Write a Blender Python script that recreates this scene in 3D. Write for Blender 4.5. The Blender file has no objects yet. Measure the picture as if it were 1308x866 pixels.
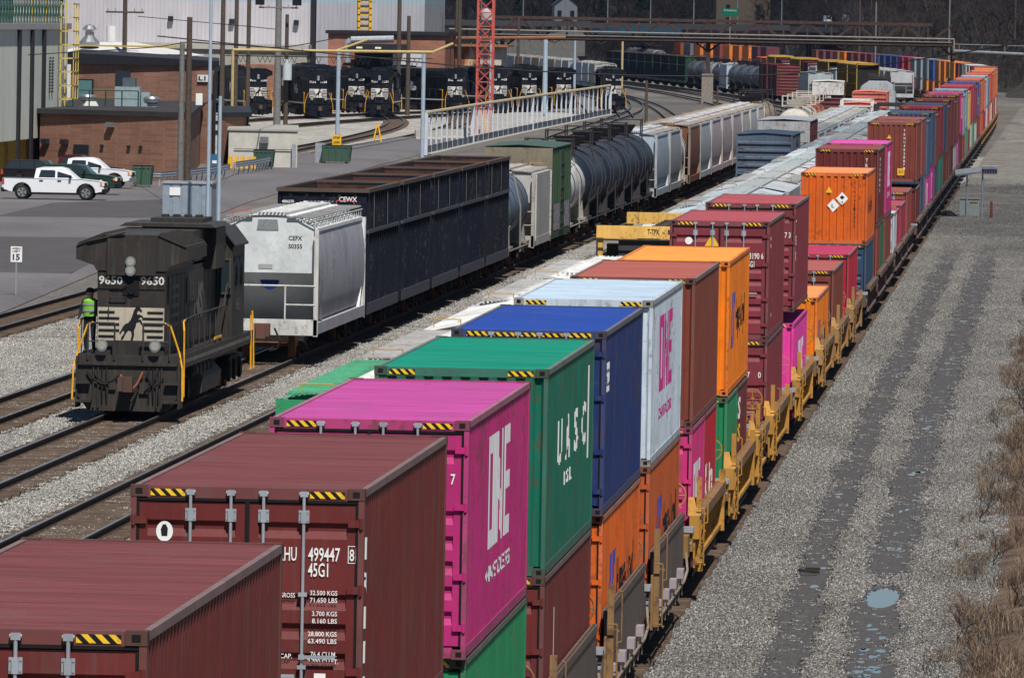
import bpy, bmesh, math, random
from mathutils import Vector, Matrix
random.seed(7)
R = math.radians
sc = bpy.context.scene
C = sc.collection

# ---------------------------------------------------------------- camera
PITCH, ROLL, YAW, HC = 0.0362, 0.018, -0.0628, 11.09
cam_d = bpy.data.cameras.new('camera'); cam = bpy.data.objects.new('camera', cam_d); C.objects.link(cam)
fw = Vector((math.sin(YAW)*math.cos(PITCH), math.cos(YAW)*math.cos(PITCH), -math.sin(PITCH)))
rt = Vector((math.cos(YAW), -math.sin(YAW), 0)); up0 = rt.cross(fw)
cr = math.cos(ROLL)*rt + math.sin(ROLL)*up0; cu = -math.sin(ROLL)*rt + math.cos(ROLL)*up0
mw = Matrix((cr, cu, -fw)).transposed().to_4x4(); mw.translation = Vector((0, 0, HC))
cam.matrix_world = mw
cam_d.sensor_width = 36; cam_d.lens = 11440*36/1308
cam_d.clip_start = 1; cam_d.clip_end = 20000
sc.camera = cam
# ---------------------------------------------------------------- world + sun
SUN_EL, SUN_AZ = R(56), R(16)          # azimuth: degrees from straight behind the camera towards +x
sd = Vector((math.sin(SUN_AZ)*math.cos(SUN_EL), -math.cos(SUN_AZ)*math.cos(SUN_EL), math.sin(SUN_EL)))
w = bpy.data.worlds.new("World"); sc.world = w; w.use_nodes = True
nt = w.node_tree; bg = nt.nodes['Background']
sky = nt.nodes.new('ShaderNodeTexSky'); sky.sky_type = 'NISHITA'; sky.sun_disc = False
sky.sun_elevation = SUN_EL; sky.sun_rotation = math.atan2(sd.x, sd.y)
sky.altitude = 100; sky.air_density = 1.0; sky.dust_density = 0.0; sky.ozone_density = 3.5
nt.links.new(sky.outputs[0], bg.inputs[0]); bg.inputs[1].default_value = 0.052
sun_d = bpy.data.lights.new('sun', 'SUN'); sun = bpy.data.objects.new('sun', sun_d); C.objects.link(sun)
sun_d.energy = 5.0; sun_d.angle = R(0.53); sun_d.color = (1.0, 0.955, 0.89)
sun.rotation_euler = (-sd).to_track_quat('-Z', 'Y').to_euler(); sun.location = (0, 0, 200)
sc.view_settings.view_transform = 'Standard'; sc.view_settings.look = 'None'
sc.view_settings.exposure = 0.08; sc.view_settings.gamma = 1.0
sc.render.engine = 'CYCLES'
sc.cycles.use_denoising = True
sc.cycles.max_bounces = 5; sc.cycles.diffuse_bounces = 3; sc.cycles.glossy_bounces = 2
sc.cycles.transparent_max_bounces = 8; sc.cycles.caustics_reflective = False; sc.cycles.caustics_refractive = False

# ---------------------------------------------------------------- object helpers
def obj(name, mesh, parent=None, color=None, loc=None, label=None):
    o = bpy.data.objects.new(name, mesh); C.objects.link(o)
    if parent is not None: o.parent = parent
    if color is not None: o.color = (*color, 1)
    if loc is not None: o.location = loc
    if label: o['label'] = label
    return o
def thing(name, label, cat, loc=(0, 0, 0), rz=0, group=None):
    o = bpy.data.objects.new(name, None); C.objects.link(o); o.empty_display_size = .3
    o.location = loc; o.rotation_euler = (0, 0, rz); o['label'] = label; o['category'] = cat
    if group: o['group'] = group
    return o
def tag(o, label, cat, group=None):
    o['label'] = label; o['category'] = cat
    if group: o['group'] = group
    return o
def struct(o, kind='structure'):
    o['kind'] = kind; return o
def dup(o, loc=None, rz=None, label=None, group=None, parent=None):
    c = o.copy(); C.objects.link(c)
    if parent is not None: c.parent = parent
    for ch in o.children: dup(ch, parent=c)
    if loc is not None: c.location = loc
    if rz is not None: c.rotation_euler = (0, 0, rz)
    if label: c['label'] = label
    if group: c['group'] = group
    return c
def recolor(o, names, col):
    for ch in o.children_recursive:
        if ch.name.split('.')[0] in names: ch.color = (*col, 1)

class M:
    def __init__(s): s.v = []; s.f = []; s.m = []; s.cur = 0
    def mat(s, i): s.cur = i; return s
    def add(s, vs, fs):
        b = len(s.v); s.v += [tuple(v) for v in vs]
        for f in fs: s.f.append(tuple(b+i for i in f)); s.m.append(s.cur)
        return s
    def quad(s, a, b, c, d): return s.add([a, b, c, d], [(0, 1, 2, 3)])
    def box(s, x0, x1, y0, y1, z0, z1):
        return s.add([(x0,y0,z0),(x1,y0,z0),(x1,y1,z0),(x0,y1,z0),(x0,y0,z1),(x1,y0,z1),(x1,y1,z1),(x0,y1,z1)],
            [(0,3,2,1),(4,5,6,7),(0,1,5,4),(1,2,6,5),(2,3,7,6),(3,0,4,7)])
    def cbox(s, c, sx, sy, sz, rz=0, rx=0, ry=0):
        m = Matrix.Rotation(rz,3,'Z') @ Matrix.Rotation(ry,3,'Y') @ Matrix.Rotation(rx,3,'X')
        vs = []
        for dz in (-.5,.5):
            for dx,dy in ((-.5,-.5),(.5,-.5),(.5,.5),(-.5,.5)):
                vs.append(m @ Vector((dx*sx,dy*sy,dz*sz)) + Vector(c))
        return s.add(vs, [(0,3,2,1),(4,5,6,7),(0,1,5,4),(1,2,6,5),(2,3,7,6),(3,0,4,7)])
    def cyl(s, p0, p1, r0, r1=None, n=8, cap=True):
        p0 = Vector(p0); p1 = Vector(p1); r1 = r0 if r1 is None else r1
        d = (p1-p0).normalized(); a = d.orthogonal().normalized(); b = d.cross(a)
        vs = [p0+(a*math.cos(t)+b*math.sin(t))*r0 for t in [2*math.pi*k/n for k in range(n)]]
        vs += [p1+(a*math.cos(t)+b*math.sin(t))*r1 for t in [2*math.pi*k/n for k in range(n)]]
        fs = [(k,(k+1)%n,n+(k+1)%n,n+k) for k in range(n)]
        if cap: fs += [tuple(range(n-1,-1,-1)), tuple(range(n,2*n))]
        return s.add(vs, fs)
    def tube(s, pts, r, n=6):
        for a, b in zip(pts, pts[1:]): s.cyl(a, b, r, n=n)
        return s
    def loft(s, rings, closed=True, caps=True):
        n = len(rings[0]); vs = [p for r in rings for p in r]; fs = []
        for k in range(len(rings)-1):
            for i in range(n if closed else n-1):
                j = (i+1) % n; fs.append((k*n+i, k*n+j, (k+1)*n+j, (k+1)*n+i))
        if caps and closed: fs += [tuple(range(n-1,-1,-1)), tuple((len(rings)-1)*n+i for i in range(n))]
        return s.add(vs, fs)
    def prism(s, poly, axis, a, b):
        """poly of 2D points extruded along an axis: x -> (y,z), y -> (x,z), z -> (x,y)"""
        def P(p, t): return {'x':(t,p[0],p[1]),'y':(p[0],t,p[1]),'z':(p[0],p[1],t)}[axis]
        return s.loft([[P(p,a) for p in poly],[P(p,b) for p in poly]])
    def lathe(s, prof, c, axis='z', n=16):
        rings = []
        for r, h in prof:
            ring = []
            for k in range(n):
                t = 2*math.pi*k/n; u, w_ = r*math.cos(t), r*math.sin(t)
                ring.append({'z':(c[0]+u,c[1]+w_,c[2]+h),'y':(c[0]+u,c[1]+h,c[2]+w_),'x':(c[0]+h,c[1]+u,c[2]+w_)}[axis])
            rings.append(ring)
        return s.loft(rings)
    def build(s, name, mats, parent=None, color=None, smooth=False, loc=None, label=None):
        return obj(name, s.mesh(name, mats, smooth), parent, color, loc, label)
    def mesh(s, name, mats, smooth=False):
        me = bpy.data.meshes.new(name); me.from_pydata(s.v, [], s.f)
        if not isinstance(mats, (list, tuple)): mats = [mats]
        for m in mats: me.materials.append(m)
        if len(mats) > 1: me.polygons.foreach_set('material_index', s.m)
        bm = bmesh.new(); bm.from_mesh(me); bmesh.ops.recalc_face_normals(bm, faces=bm.faces); bm.to_mesh(me); bm.free()
        if smooth:
            me.polygons.foreach_set('use_smooth', [True]*len(me.polygons))
            me.set_sharp_from_angle(angle=R(35))
        me.update(); return me

# ---------------------------------------------------------------- lettering
_tc = {}
def text2d(s, bold=0.0):
    k = (s, bold)
    if k not in _tc:
        cu_ = bpy.data.curves.new('t', 'FONT'); cu_.body = s; cu_.size = 1; cu_.offset = bold; cu_.resolution_u = 2
        o = bpy.data.objects.new('t', cu_); C.objects.link(o)
        dg = bpy.context.evaluated_depsgraph_get(); me = o.evaluated_get(dg).to_mesh()
        vs = [tuple(v.co[:2]) for v in me.vertices]; fs = [tuple(p.vertices) for p in me.polygons]
        o.evaluated_get(dg).to_mesh_clear(); bpy.data.objects.remove(o); bpy.data.curves.remove(cu_)
        x0 = min(v[0] for v in vs); x1 = max(v[0] for v in vs); y0 = min(v[1] for v in vs); y1 = max(v[1] for v in vs)
        vs = [((x-x0)/(x1-x0), (y-y0)/(y1-y0)) for x, y in vs]
        _tc[k] = (vs, fs, (x1-x0)/(y1-y0))
    return _tc[k]
def put_text(m, s, org, u, v, h, w_=None, bold=0.02):
    """lettering in the plane org + a*u + b*v; h = height, w_ = width"""
    vs, fs, asp = text2d(s, bold); w_ = w_ or h*asp*.9
    o_, u, v = Vector(org), Vector(u), Vector(v)
    return m.add([o_ + u*(x*w_) + v*(y*h) for x, y in vs], fs)
def put_poly(m, pts, org, u, v):
    o_, u, v = Vector(org), Vector(u), Vector(v)
    return m.add([o_+u*x+v*y for x, y in pts], [tuple(range(len(pts)))])

# ---------------------------------------------------------------- materials
class NT:
    def __init__(s, name):
        s.mat = bpy.data.materials.new(name); s.mat.use_nodes = True; s.t = s.mat.node_tree
        s.b = s.t.nodes['Principled BSDF']
    def n(s, typ, **kw):
        nd = s.t.nodes.new(typ)
        for k, v_ in kw.items():
            if k == 'inp':
                for kk, vv in v_.items():
                    if hasattr(vv, 'is_linked') or isinstance(vv, bpy.types.NodeSocket): s.t.links.new(vv, nd.inputs[kk])
                    else: nd.inputs[kk].default_value = vv
            else: setattr(nd, k, v_)
        return nd
    def link(s, a, b): s.t.links.new(a, b)
    def mix(s, f, a, b, typ='MIX'):
        nd = s.n('ShaderNodeMix', data_type='RGBA', blend_type=typ)
        for i, x in ((0, f), (6, a), (7, b)):
            if isinstance(x, bpy.types.NodeSocket): s.link(x, nd.inputs[i])
            elif isinstance(x, (int, float)): nd.inputs[i].default_value = x
            else: nd.inputs[i].default_value = (*x, 1) if len(x) == 3 else x
        return nd.outputs[2]
    def math(s, op, a, b=0.0, clamp=False):
        nd = s.n('ShaderNodeMath', operation=op); nd.use_clamp = clamp
        for i, x in ((0, a), (1, b)):
            if isinstance(x, bpy.types.NodeSocket): s.link(x, nd.inputs[i])
            else: nd.inputs[i].default_value = x
        return nd.outputs[0]
    def coords(s, scale=(1, 1, 1), rnd=False, out='Object'):
        tc = s.n('ShaderNodeTexCoord'); mp = s.n('ShaderNodeMapping'); mp.inputs['Scale'].default_value = scale
        s.link(tc.outputs[out], mp.inputs['Vector'])
        if rnd:
            oi = s.n('ShaderNodeObjectInfo'); cb = s.n('ShaderNodeCombineXYZ')
            r1 = s.math('MULTIPLY', oi.outputs['Random'], 57.0)
            for i in range(3): s.link(r1, cb.inputs[i])
            s.link(cb.outputs[0], mp.inputs['Location'])
        return mp.outputs[0]
    def noise(s, vec, scale, detail=4, rough=.6):
        nd = s.n('ShaderNodeTexNoise', inp={'Scale': scale, 'Detail': detail, 'Roughness': rough}); s.link(vec, nd.inputs['Vector'])
        return nd.outputs['Fac']
    def ramp(s, fac, *stops, interp='LINEAR'):
        nd = s.n('ShaderNodeValToRGB'); s.link(fac, nd.inputs[0]); e = nd.color_ramp.elements; nd.color_ramp.interpolation = interp
        while len(e) < len(stops): e.new(0.5)
        for i, (p, c) in enumerate(stops):
            e[i].position = p; e[i].color = (c, c, c, 1) if isinstance(c, (int, float)) else (*c, 1)
        return nd.outputs[0]
    def bump(s, h, strength=.3, dist=.02):
        nd = s.n('ShaderNodeBump', inp={'Strength': strength, 'Distance': dist}); s.link(h, nd.inputs['Height'])
        s.link(nd.outputs[0], s.b.inputs['Normal'])
    def out(s, col=None, rough=.6, metal=0.0, spec=None):
        if col is not None:
            if isinstance(col, bpy.types.NodeSocket): s.link(col, s.b.inputs['Base Color'])
            else: s.b.inputs['Base Color'].default_value = (*col, 1)
        if isinstance(rough, bpy.types.NodeSocket): s.link(rough, s.b.inputs['Roughness'])
        else: s.b.inputs['Roughness'].default_value = rough
        s.b.inputs['Metallic'].default_value = metal
        s.b.inputs['Specular IOR Level'].default_value = .14 if spec is None else spec
        return s.mat

def paint_mat(name, dirt=.35, rust=.35, rough=.5, streak=.5, rustcol=(.11,.045,.025), dirtcol=(.10,.085,.075), sc_=1.0):
    t = NT(name); oi = t.n('ShaderNodeObjectInfo'); base = oi.outputs['Color']
    c1 = t.coords((1,1,1), True)
    n1 = t.noise(c1, .9*sc_, 5, .6)
    v = t.ramp(n1, (.3, .86), (.7, 1.12)); col = t.mix(1.0, base, v, 'MULTIPLY')
    c2 = t.coords((5*sc_, 5*sc_, .35*sc_), True); n2 = t.noise(c2, 1.6, 4, .65)     # runs down the sides
    sm = t.math('MULTIPLY', t.ramp(n2, (.52, 0), (.75, 1)), streak); col = t.mix(sm, col, dirtcol)
    n3 = t.noise(c1, 5.5*sc_, 6, .7)
    n4 = t.noise(c1, .55*sc_, 2, .5); rsum = t.math('ADD', t.math('MULTIPLY', n3, .65), t.math('MULTIPLY', n4, .35))
    rm = t.math('MULTIPLY', t.ramp(rsum, (.55, 0), (.61, 1)), rust); col = t.mix(rm, col, rustcol)
    n6 = t.noise(c1, 16*sc_, 3, .7); col = t.mix(t.math('MULTIPLY', t.ramp(n6, (.66,0),(.70,1)), rust), col, rustcol)
    n7 = t.noise(t.coords((1.3,1.3,.8), True), .8, 5, .7); col = t.mix(t.math('MULTIPLY', t.ramp(n7, (.54,0),(.66,.5)), streak+.3), col, t.mix(1.0, col, (1.45,1.4,1.4), 'MULTIPLY'))
    n5 = t.noise(c1, .33*sc_, 4, .6); col = t.mix(t.math('MULTIPLY', n5, dirt), col, dirtcol)
    return t.out(col, t.math('ADD', t.math('MULTIPLY', n3, .25), rough-.12))
PAINT = paint_mat('weathered paint', dirt=.14, rust=.5, streak=.5)
PAINT_CLEAN = paint_mat('clean paint', dirt=.08, rust=.12, streak=.12)
PAINT_OLD = paint_mat('old rusty paint', dirt=.5, rust=.75, streak=.6, rough=.65)
def roof_mat():
    t = NT('faded sunlit roof paint'); oi = t.n('ShaderNodeObjectInfo'); c = t.coords((.35,9,1), True); n = t.noise(c, 1.0, 3, .7)
    col = t.mix(1.0, oi.outputs['Color'], t.ramp(n, (.3,.68),(.7,1.22)), 'MULTIPLY')  # crosswise streaks paint in the light and dark of the roof ribs
    c2 = t.coords((1,1,1), True); n2 = t.noise(c2, .8, 5, .65); col = t.mix(t.ramp(n2,(.52,0),(.75,.28)), col, (.13,.11,.10))
    n3 = t.noise(t.coords((.8,5,1), True), 1.7, 4, .7); col = t.mix(t.ramp(n3,(.66,0),(.70,.75)), col, (.07,.045,.035))
    return t.out(col, .55)
ROOFP = roof_mat()
DARKP = paint_mat('scratched navy black paint', dirt=.03, rust=.28, streak=.10, rough=.42, rustcol=(.11,.085,.07), dirtcol=(.035,.032,.03))
GRIME = paint_mat('grimy black metal', dirt=.55, rust=.3, streak=.45, rough=.62, dirtcol=(.075,.068,.06))
def flat(name, col, rough=.6, metal=0.0, var=.15, scale=3.0, spec=None):
    t = NT(name); n = t.noise(t.coords((1,1,1), True), scale, 4, .6)
    c = t.mix(1.0, col, t.ramp(n, (.25, 1-var), (.75, 1+var)), 'MULTIPLY')
    return t.out(c, rough, metal, spec)
BLACK = flat('black rubber seal', (.012,.012,.013), .55)
RUBBER = flat('tyre rubber', (.02,.02,.02), .8)
DARK = flat('dark undercarriage steel', (.022,.019,.017), .7, var=.4)
STEEL = flat('brushed steel', (.45,.46,.47), .35, .8)
GALV = flat('galvanised steel', (.42,.45,.49), .45, .5, var=.2)
RUSTY = flat('rusted steel', (.14,.06,.035), .85, var=.45, scale=2.5)
WHITE = flat('white lettering paint', (.78,.78,.76), .6, var=.06)
BLK = flat('black lettering paint', (.015,.015,.017), .6)
YEL = flat('yellow safety paint', (.75,.42,.03), .5, var=.2)
ORANGE_YEL = flat('amber railcar paint', (.62,.30,.04), .55, var=.25)
RED = flat('red paint', (.45,.05,.04), .5)
BLUE = flat('blue paint', (.05,.07,.34), .5)
GREEN = flat('green enamel', (.03,.17,.09), .5, var=.2)
MAG = flat('magenta paint', (.50,.03,.22), .5)
WOOD = flat('weathered pole wood', (.085,.065,.052), .85, var=.35, scale=6)
WOODG = flat('grey weathered wood', (.17,.165,.16), .85, var=.3, scale=6)
CONC = flat('concrete', (.36,.34,.30), .85, var=.2, scale=1.2)
LBLUE = flat('pale blue pole paint', (.34,.42,.50), .5, var=.1)
TOWERRED = flat('red oxide tower paint', (.46,.10,.08), .6, var=.25)
TRUSS = flat('weathered brown truss steel', (.065,.04,.035), .75, var=.4)
PIPEW = flat('pale insulated pipe', (.42,.41,.38), .7, var=.2)
GLASS = NT('dark glass').out((.02,.03,.035), .05, 0, .6)
GLASSL = NT('clear lamp glass').out((.75,.73,.62), .15, 0, .6)
CARW = flat('glossy white car paint', (.72,.74,.76), .25, var=.03)
CARG = flat('dark green car paint', (.02,.045,.035), .2, var=.05)
CARR = flat('maroon car paint', (.14,.015,.02), .25, var=.05)
CHROME = flat('chrome trim', (.6,.6,.62), .2, 1.0, var=.05)
AMBER = flat('amber lens', (.8,.25,.03), .3)
SIGNG = flat('green sign sheeting', (.02,.23,.14), .4, var=.05)
HIVIS = flat('hi-vis yellow-green fabric', (.20,.48,.06), .7, var=.05)
CLOTH = flat('dark navy cloth', (.02,.022,.03), .9)
SKIN = flat('skin', (.45,.27,.19), .6)
def hazard():
    t = NT('hazard stripes'); tc = t.n('ShaderNodeTexCoord'); sx = t.n('ShaderNodeSeparateXYZ'); t.link(tc.outputs['Object'], sx.inputs[0])
    a = t.math('ADD', sx.outputs[0], sx.outputs[2]); a = t.math('ADD', a, sx.outputs[1]); a = t.math('MULTIPLY', a, 9.0)
    f = t.math('FRACT', a); g = t.math('GREATER_THAN', f, .5)
    n = t.noise(tc.outputs['Object'], 9, 3); y = t.mix(t.ramp(n, (.55, 0), (.72, .7)), (.80,.50,.03), (.12,.09,.05))
    return t.out(t.mix(g, y, (.012,.012,.012)), .6)
HAZ = hazard()
def mix3(a, b, t): return tuple(x*(1-t)+y*t for x, y in zip(a, b))
# ---------------------------------------------------------------- paths
def path(pts):
    ys = [p[0] for p in pts]; xs = [p[1] for p in pts]; n = len(ys)
    sl = [(xs[i+1]-xs[i])/(ys[i+1]-ys[i]) for i in range(n-1)]
    m = [sl[0]]+[(sl[i-1]+sl[i])/2 for i in range(1, n-1)]+[sl[-1]]
    def f(y):
        if y <= ys[0]: return xs[0]+m[0]*(y-ys[0]), m[0]
        if y >= ys[-1]: return xs[-1]+m[-1]*(y-ys[-1]), m[-1]
        i = max(k for k in range(n-1) if ys[k] <= y); h = ys[i+1]-ys[i]; t = (y-ys[i])/h
        a = (2*t**3-3*t*t+1)*xs[i]+(t**3-2*t*t+t)*h*m[i]+(-2*t**3+3*t*t)*xs[i+1]+(t**3-t*t)*h*m[i+1]
        d = ((6*t*t-6*t)*xs[i]+(3*t*t-4*t+1)*h*m[i]+(-6*t*t+6*t)*xs[i+1]+(3*t*t-2*t)*h*m[i+1])/h
        return a, d
    return f
P_MAIN = path([(0,-8.5),(150,-8.56),(240,-8.74),(340,-8.88),(440,-9.1),(600,-9.4),(800,-9.8),(940,-10.1),(1010,-10.5),(1087,-12.0),(1200,-16.7),(1320,-24.5),(1452,-34.7),(1627,-52),(1721,-64),(1900,-92),(2100,-128)])
P_2 = path([(100,-12.8),(320,-13.35),(490,-13.85),(684,-14.9),(800,-15.8),(940,-17.6),(1100,-24.5),(1300,-38),(1560,-66),(1700,-84)])
P_3 = path([(400,-17.2),(560,-17.6),(700,-18.2),(850,-19.3),(1000,-22.8),(1120,-29),(1221,-36.5),(1400,-53),(1560,-72),(1700,-92)])
P_4 = path([(100,-21.35),(400,-21.4),(600,-21.7),(740,-22.6),(860,-24.3),(933,-26.0),(1020,-29.5),(1120,-36),(1221,-44),(1400,-62),(1560,-82),(1700,-103)])
P_5 = path([(100,-25.62),(400,-25.65),(600,-25.85),(740,-26.6),(840,-28.6),(960,-33.5),(1080,-41),(1221,-52),(1400,-70),(1560,-90),(1650,-103)])
P_6 = path([(100,-29.6),(300,-29.6),(470,-30.0),(620,-31.6),(760,-35),(880,-39.5),(1000,-45.5),(1187,-58),(1400,-78),(1600,-103)])

# ---------------------------------------------------------------- shipping containers
CW = 1.219
def corr_profile(y0, y1, pitch, a, b, x_out, x_in):
    """trapezoid profile: flat a out, slope b, flat in, slope b"""
    pts = []; inn = pitch-a-2*b; y = y0
    n = int((y1-y0)/pitch); pitch_ = (y1-y0)/n; k = pitch_/pitch
    for i in range(n):
        y = y0+i*pitch_
        pts += [(y, x_out), (y+a*k, x_out), (y+(a+b)*k, x_in), (y+(a+b+inn)*k, x_in)]
    pts.append((y1, x_out)); return pts
_cm = {}
def side_pts(L): return corr_profile(.17, L-.17, .278, .072, .068, 1.207, 1.171)
def m_side(L, H, sgn):
    k = ('side', L, H, sgn)
    if k not in _cm:
        m = M(); pr = side_pts(L)
        m.loft([[(sgn*x, y, .14) for y, x in pr], [(sgn*x, y, H-.08) for y, x in pr]], closed=False)
        _cm[k] = m.mesh('side_wall', PAINT)
    return _cm[k]
def m_roof(L):
    k = ('roof', L)
    if k not in _cm:
        m = M(); pr = corr_profile(.32, L-.32, .209, .085, .03, 0, -.018)
        m.loft([[(-1.15, y, z) for y, z in pr], [(1.15, y, z) for y, z in pr]], closed=False)
        m.box(-1.16, 1.16, .12, .32, -.03, .003); m.box(-1.16, 1.16, L-.32, L-.12, -.03, .003)
        _cm[k] = m.mesh('roof', ROOFP)
    return _cm[k]
def m_frame(L, H):
    k = ('frame', L, H)
    if k not in _cm:
        m = M()
        for s in (-1, 1):
            a, b = sorted((s*1.165, s*1.214)); m.box(a, b, .17, L-.17, .02, .15)
            for y0 in (0.006, L-.166):
                a, b = sorted((s*1.155, s*1.215)); m.box(a, b, y0, y0+.16, .115, H-.115)
        for y0 in (.02, L-.1):
            m.box(-1.05, 1.05, y0, y0+.08, .01, .14); m.box(-1.05, 1.05, y0, y0+.1, H-.125, H-.006)
        m.box(-1.16, 1.16, .1, L-.1, .05, .12)
        _cm[k] = m.mesh('frame', PAINT)
    return _cm[k]
def m_rail(L, H):
    k = ('toprail', L, H)
    if k not in _cm:
        m = M()
        for s in (-1, 1): m.box(*sorted((s*1.155, s*1.217)), .17, L-.17, H-.088, H-.012)
        _cm[k] = m.mesh('top_rail', PAINT)
    return _cm[k]
def m_cast():
    if 'cast' not in _cm:
        m = M().mat(0)
        X, Y, Z, t = .089, .081, .059, .045
        # hollow block with an oval opening on the outward faces (modelled as a recessed dark pocket)
        m.box(-X, X, -Y, Y, -Z, Z)
        m.mat(1)
        m.box(-.036, .036, -Y-.003, -Y+.02, -.03, .03); m.box(X-.02, X+.003, -.04, .04, -.03, .03); m.box(-X-.003, -X+.02, -.04, .04, -.03, .03)
        _cm['cast'] = m.mesh('corner_casting', [PAINT_OLD, BLACK])
    return _cm['cast']
def m_blank(H):
    k = ('blank', H)
    if k not in _cm:
        m = M(); pr = corr_profile(-1.155, 1.155, .24, .10, .035, .022, .066)
        m.loft([[(x, y, .14) for x, y in pr], [(x, y, H-.12) for x, y in pr]], closed=False)
        _cm[k] = m.mesh('end_wall', PAINT)
    return _cm[k]
def m_door(H):
    """one leaf, hinge at x=0, free edge at x=1.06 (mirror with scale -1)"""
    k = ('door', H)
    if k not in _cm:
        m = M(); z0, z1 = .16, H-.165
        rec = [z1-.19]
        z = z1-.93
        while z > z0+.28: rec.append(z); z -= .305
        pts = [(z1, 0.03)]
        for zt in rec:
            pts += [(zt, .03), (zt-.035, .068), (zt-.09, .068), (zt-.17, .03)]
        pts.append((z0, .03))
        m.loft([[(.12, y, z) for z, y in pts], [(1.04, y, z) for z, y in pts]], closed=False)
        m.box(.02, .12, .028, .08, z0, z1); m.box(1.04, 1.13, .028, .08, z0, z1)
        _cm[k] = m.mesh('door', PAINT)
    return _cm[k]
def m_rod(H):
    k = ('rod', H)
    if k not in _cm:
        m = M(); m.cyl((0, -.012, .03), (0, -.012, H-.05), .017, n=8)
        for z in (H-.17-.12, .25):
            m.box(-.055, .055, .0, .03, z-.07, z+.06); m.box(-.028, .028, -.034, .01, z-.07, z+.06)
            for a in (-.042, .042):
                for b in (-.045, .04): m.cyl((a, -.008, z+b), (a, .004, z+b), .008, n=6)
        for z in (H-.06, .06):
            m.box(-.04, .04, -.03, .02, z-.03, z+.025); m.cyl((-.05, -.01, z), (.05, -.01, z), .016, n=6)
        for z in (H*.62, H*.36): m.box(-.045, .045, -.03, .028, z-.02, z+.02)
        _cm[k] = m.mesh('locking_rod', GALV)
    return _cm[k]
def m_handle():
    if 'handle' not in _cm:
        m = M(); m.cbox((.17, -.035, 0), .36, .02, .035); m.cbox((.0, -.03, 0), .06, .05, .05); _cm['handle'] = m.mesh('door_handle', GALV)
    return _cm['handle']
def m_gasket(H):
    k = ('gasket', H)
    if k not in _cm:
        m = M(); z0, z1 = .15, H-.155
        m.box(-1.155, 1.155, .012, .06, z1, z1+.028); m.box(-.022, .022, .012, .06, z0, z1)
        for s in (-1, 1):
            a, b = sorted((s*1.125, s*1.155)); m.box(a, b, .02, .06, z0, z1)
        _cm[k] = m.mesh('door_seal', BLACK)
    return _cm[k]
def m_hinge():
    if 'hinge' not in _cm:
        m = M(); m.cbox((-.075, -.0, 0), .12, .03, .075); m.cyl((0, -.005, -.055), (0, -.005, .055), .022, n=8); _cm['hinge'] = m.mesh('hinge', PAINT)
    return _cm['hinge']
def m_haz(w_=.36, n='hazard_stripe'):
    k = ('haz', w_)
    if k not in _cm: _cm[k] = M().box(-w_/2, w_/2, -.003, .003, -.035, .035).mesh(n, HAZ)
    return _cm[k]
CONT = []
def container(y, z, L, H, col, end='door', roofcol=None, label='', name='shipping_container', group='double stacked containers',
              pathf=P_MAIN, detail=2, haz=True, castcol=None, hazw=None, railcol=None, dx=0):
    x, s = pathf(y+L/2); th = -math.atan(s)
    x0 = x + math.sin(th)*L/2*1 ; y0 = y+L/2 - math.cos(th)*L/2
    t = thing(name, label, 'container', (x0+dx, y0, z), -th*-1 if False else th*1.0*1, group)
    t.rotation_euler = (0, 0, -math.atan(s)*1.0)
    # near end centre so that the middle sits on the path
    hd = Vector((s, 1, 0)).normalized(); t.location = (x-hd.x*L/2+dx, y+L/2-hd.y*L/2, z)
    g = .3*sum(col); rc = roofcol or mix3(col, (.45,.43,.47), .06)  # roofs lighter than walls: some fade, mostly sunlight put into the colour
    railcol = railcol or mix3(col, (.30,.27,.27), .45)
    obj('frame', m_frame(L, H), t, mix3(col, railcol, .25)); obj('top_rail', m_rail(L, H), t, railcol)
    obj('side_wall', m_side(L, H, 1), t, col); obj('side_wall', m_side(L, H, -1), t, col)
    obj('roof', m_roof(L), t, rc, (0, 0, H-.022))
    if end == 'door':
        d1 = obj('door', m_door(H), t, col); d2 = obj('door', m_door(H), t, col); d2.location = (0, 0, 0); d2.scale = (-1, 1, 1)
        b = obj('end_wall', m_blank(H), t, col, (0, L, 0)); b.rotation_euler = (0, 0, math.pi)
        if detail > 0:
            obj('door_seal', m_gasket(H), t)
            for d in (d1, d2):
                for xr in (.19, .61):
                    obj('locking_rod', m_rod(H), d, None, (xr-.02, 0, 0))
                    if detail > 1: obj('door_handle', m_handle(), d, None, (xr-.02, 0, .95 if xr < .5 else 1.15))
                if detail > 1:
                    for hz in (H-.36, H-1.05, 1.0, .38): obj('hinge', m_hinge(), d, col, (1.185, .006, hz))
    else:
        b = obj('end_wall', m_blank(H), t, col)
        b = obj('end_wall', m_blank(H), t, col, (0, L, 0)); b.rotation_euler = (0, 0, math.pi)
    cc = castcol or mix3(col, (.06,.035,.025), .6)
    for sx in (-1, 1):
        for yy in (.08, L-.08):
            for zz in (.059, H-.059):
                if detail == 0 and (yy > 1 or sx < 0): continue
                obj('corner_casting', m_cast(), t, cc, (sx*(CW-.088), yy, zz))
    if haz and detail > 0:
        hm = m_haz(hazw or .36)
        for sx in (-1, 1): obj('hazard_stripe', hm, t, None, (sx*.83, .014, H-.07))
    CONT.append(t); return t

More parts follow.
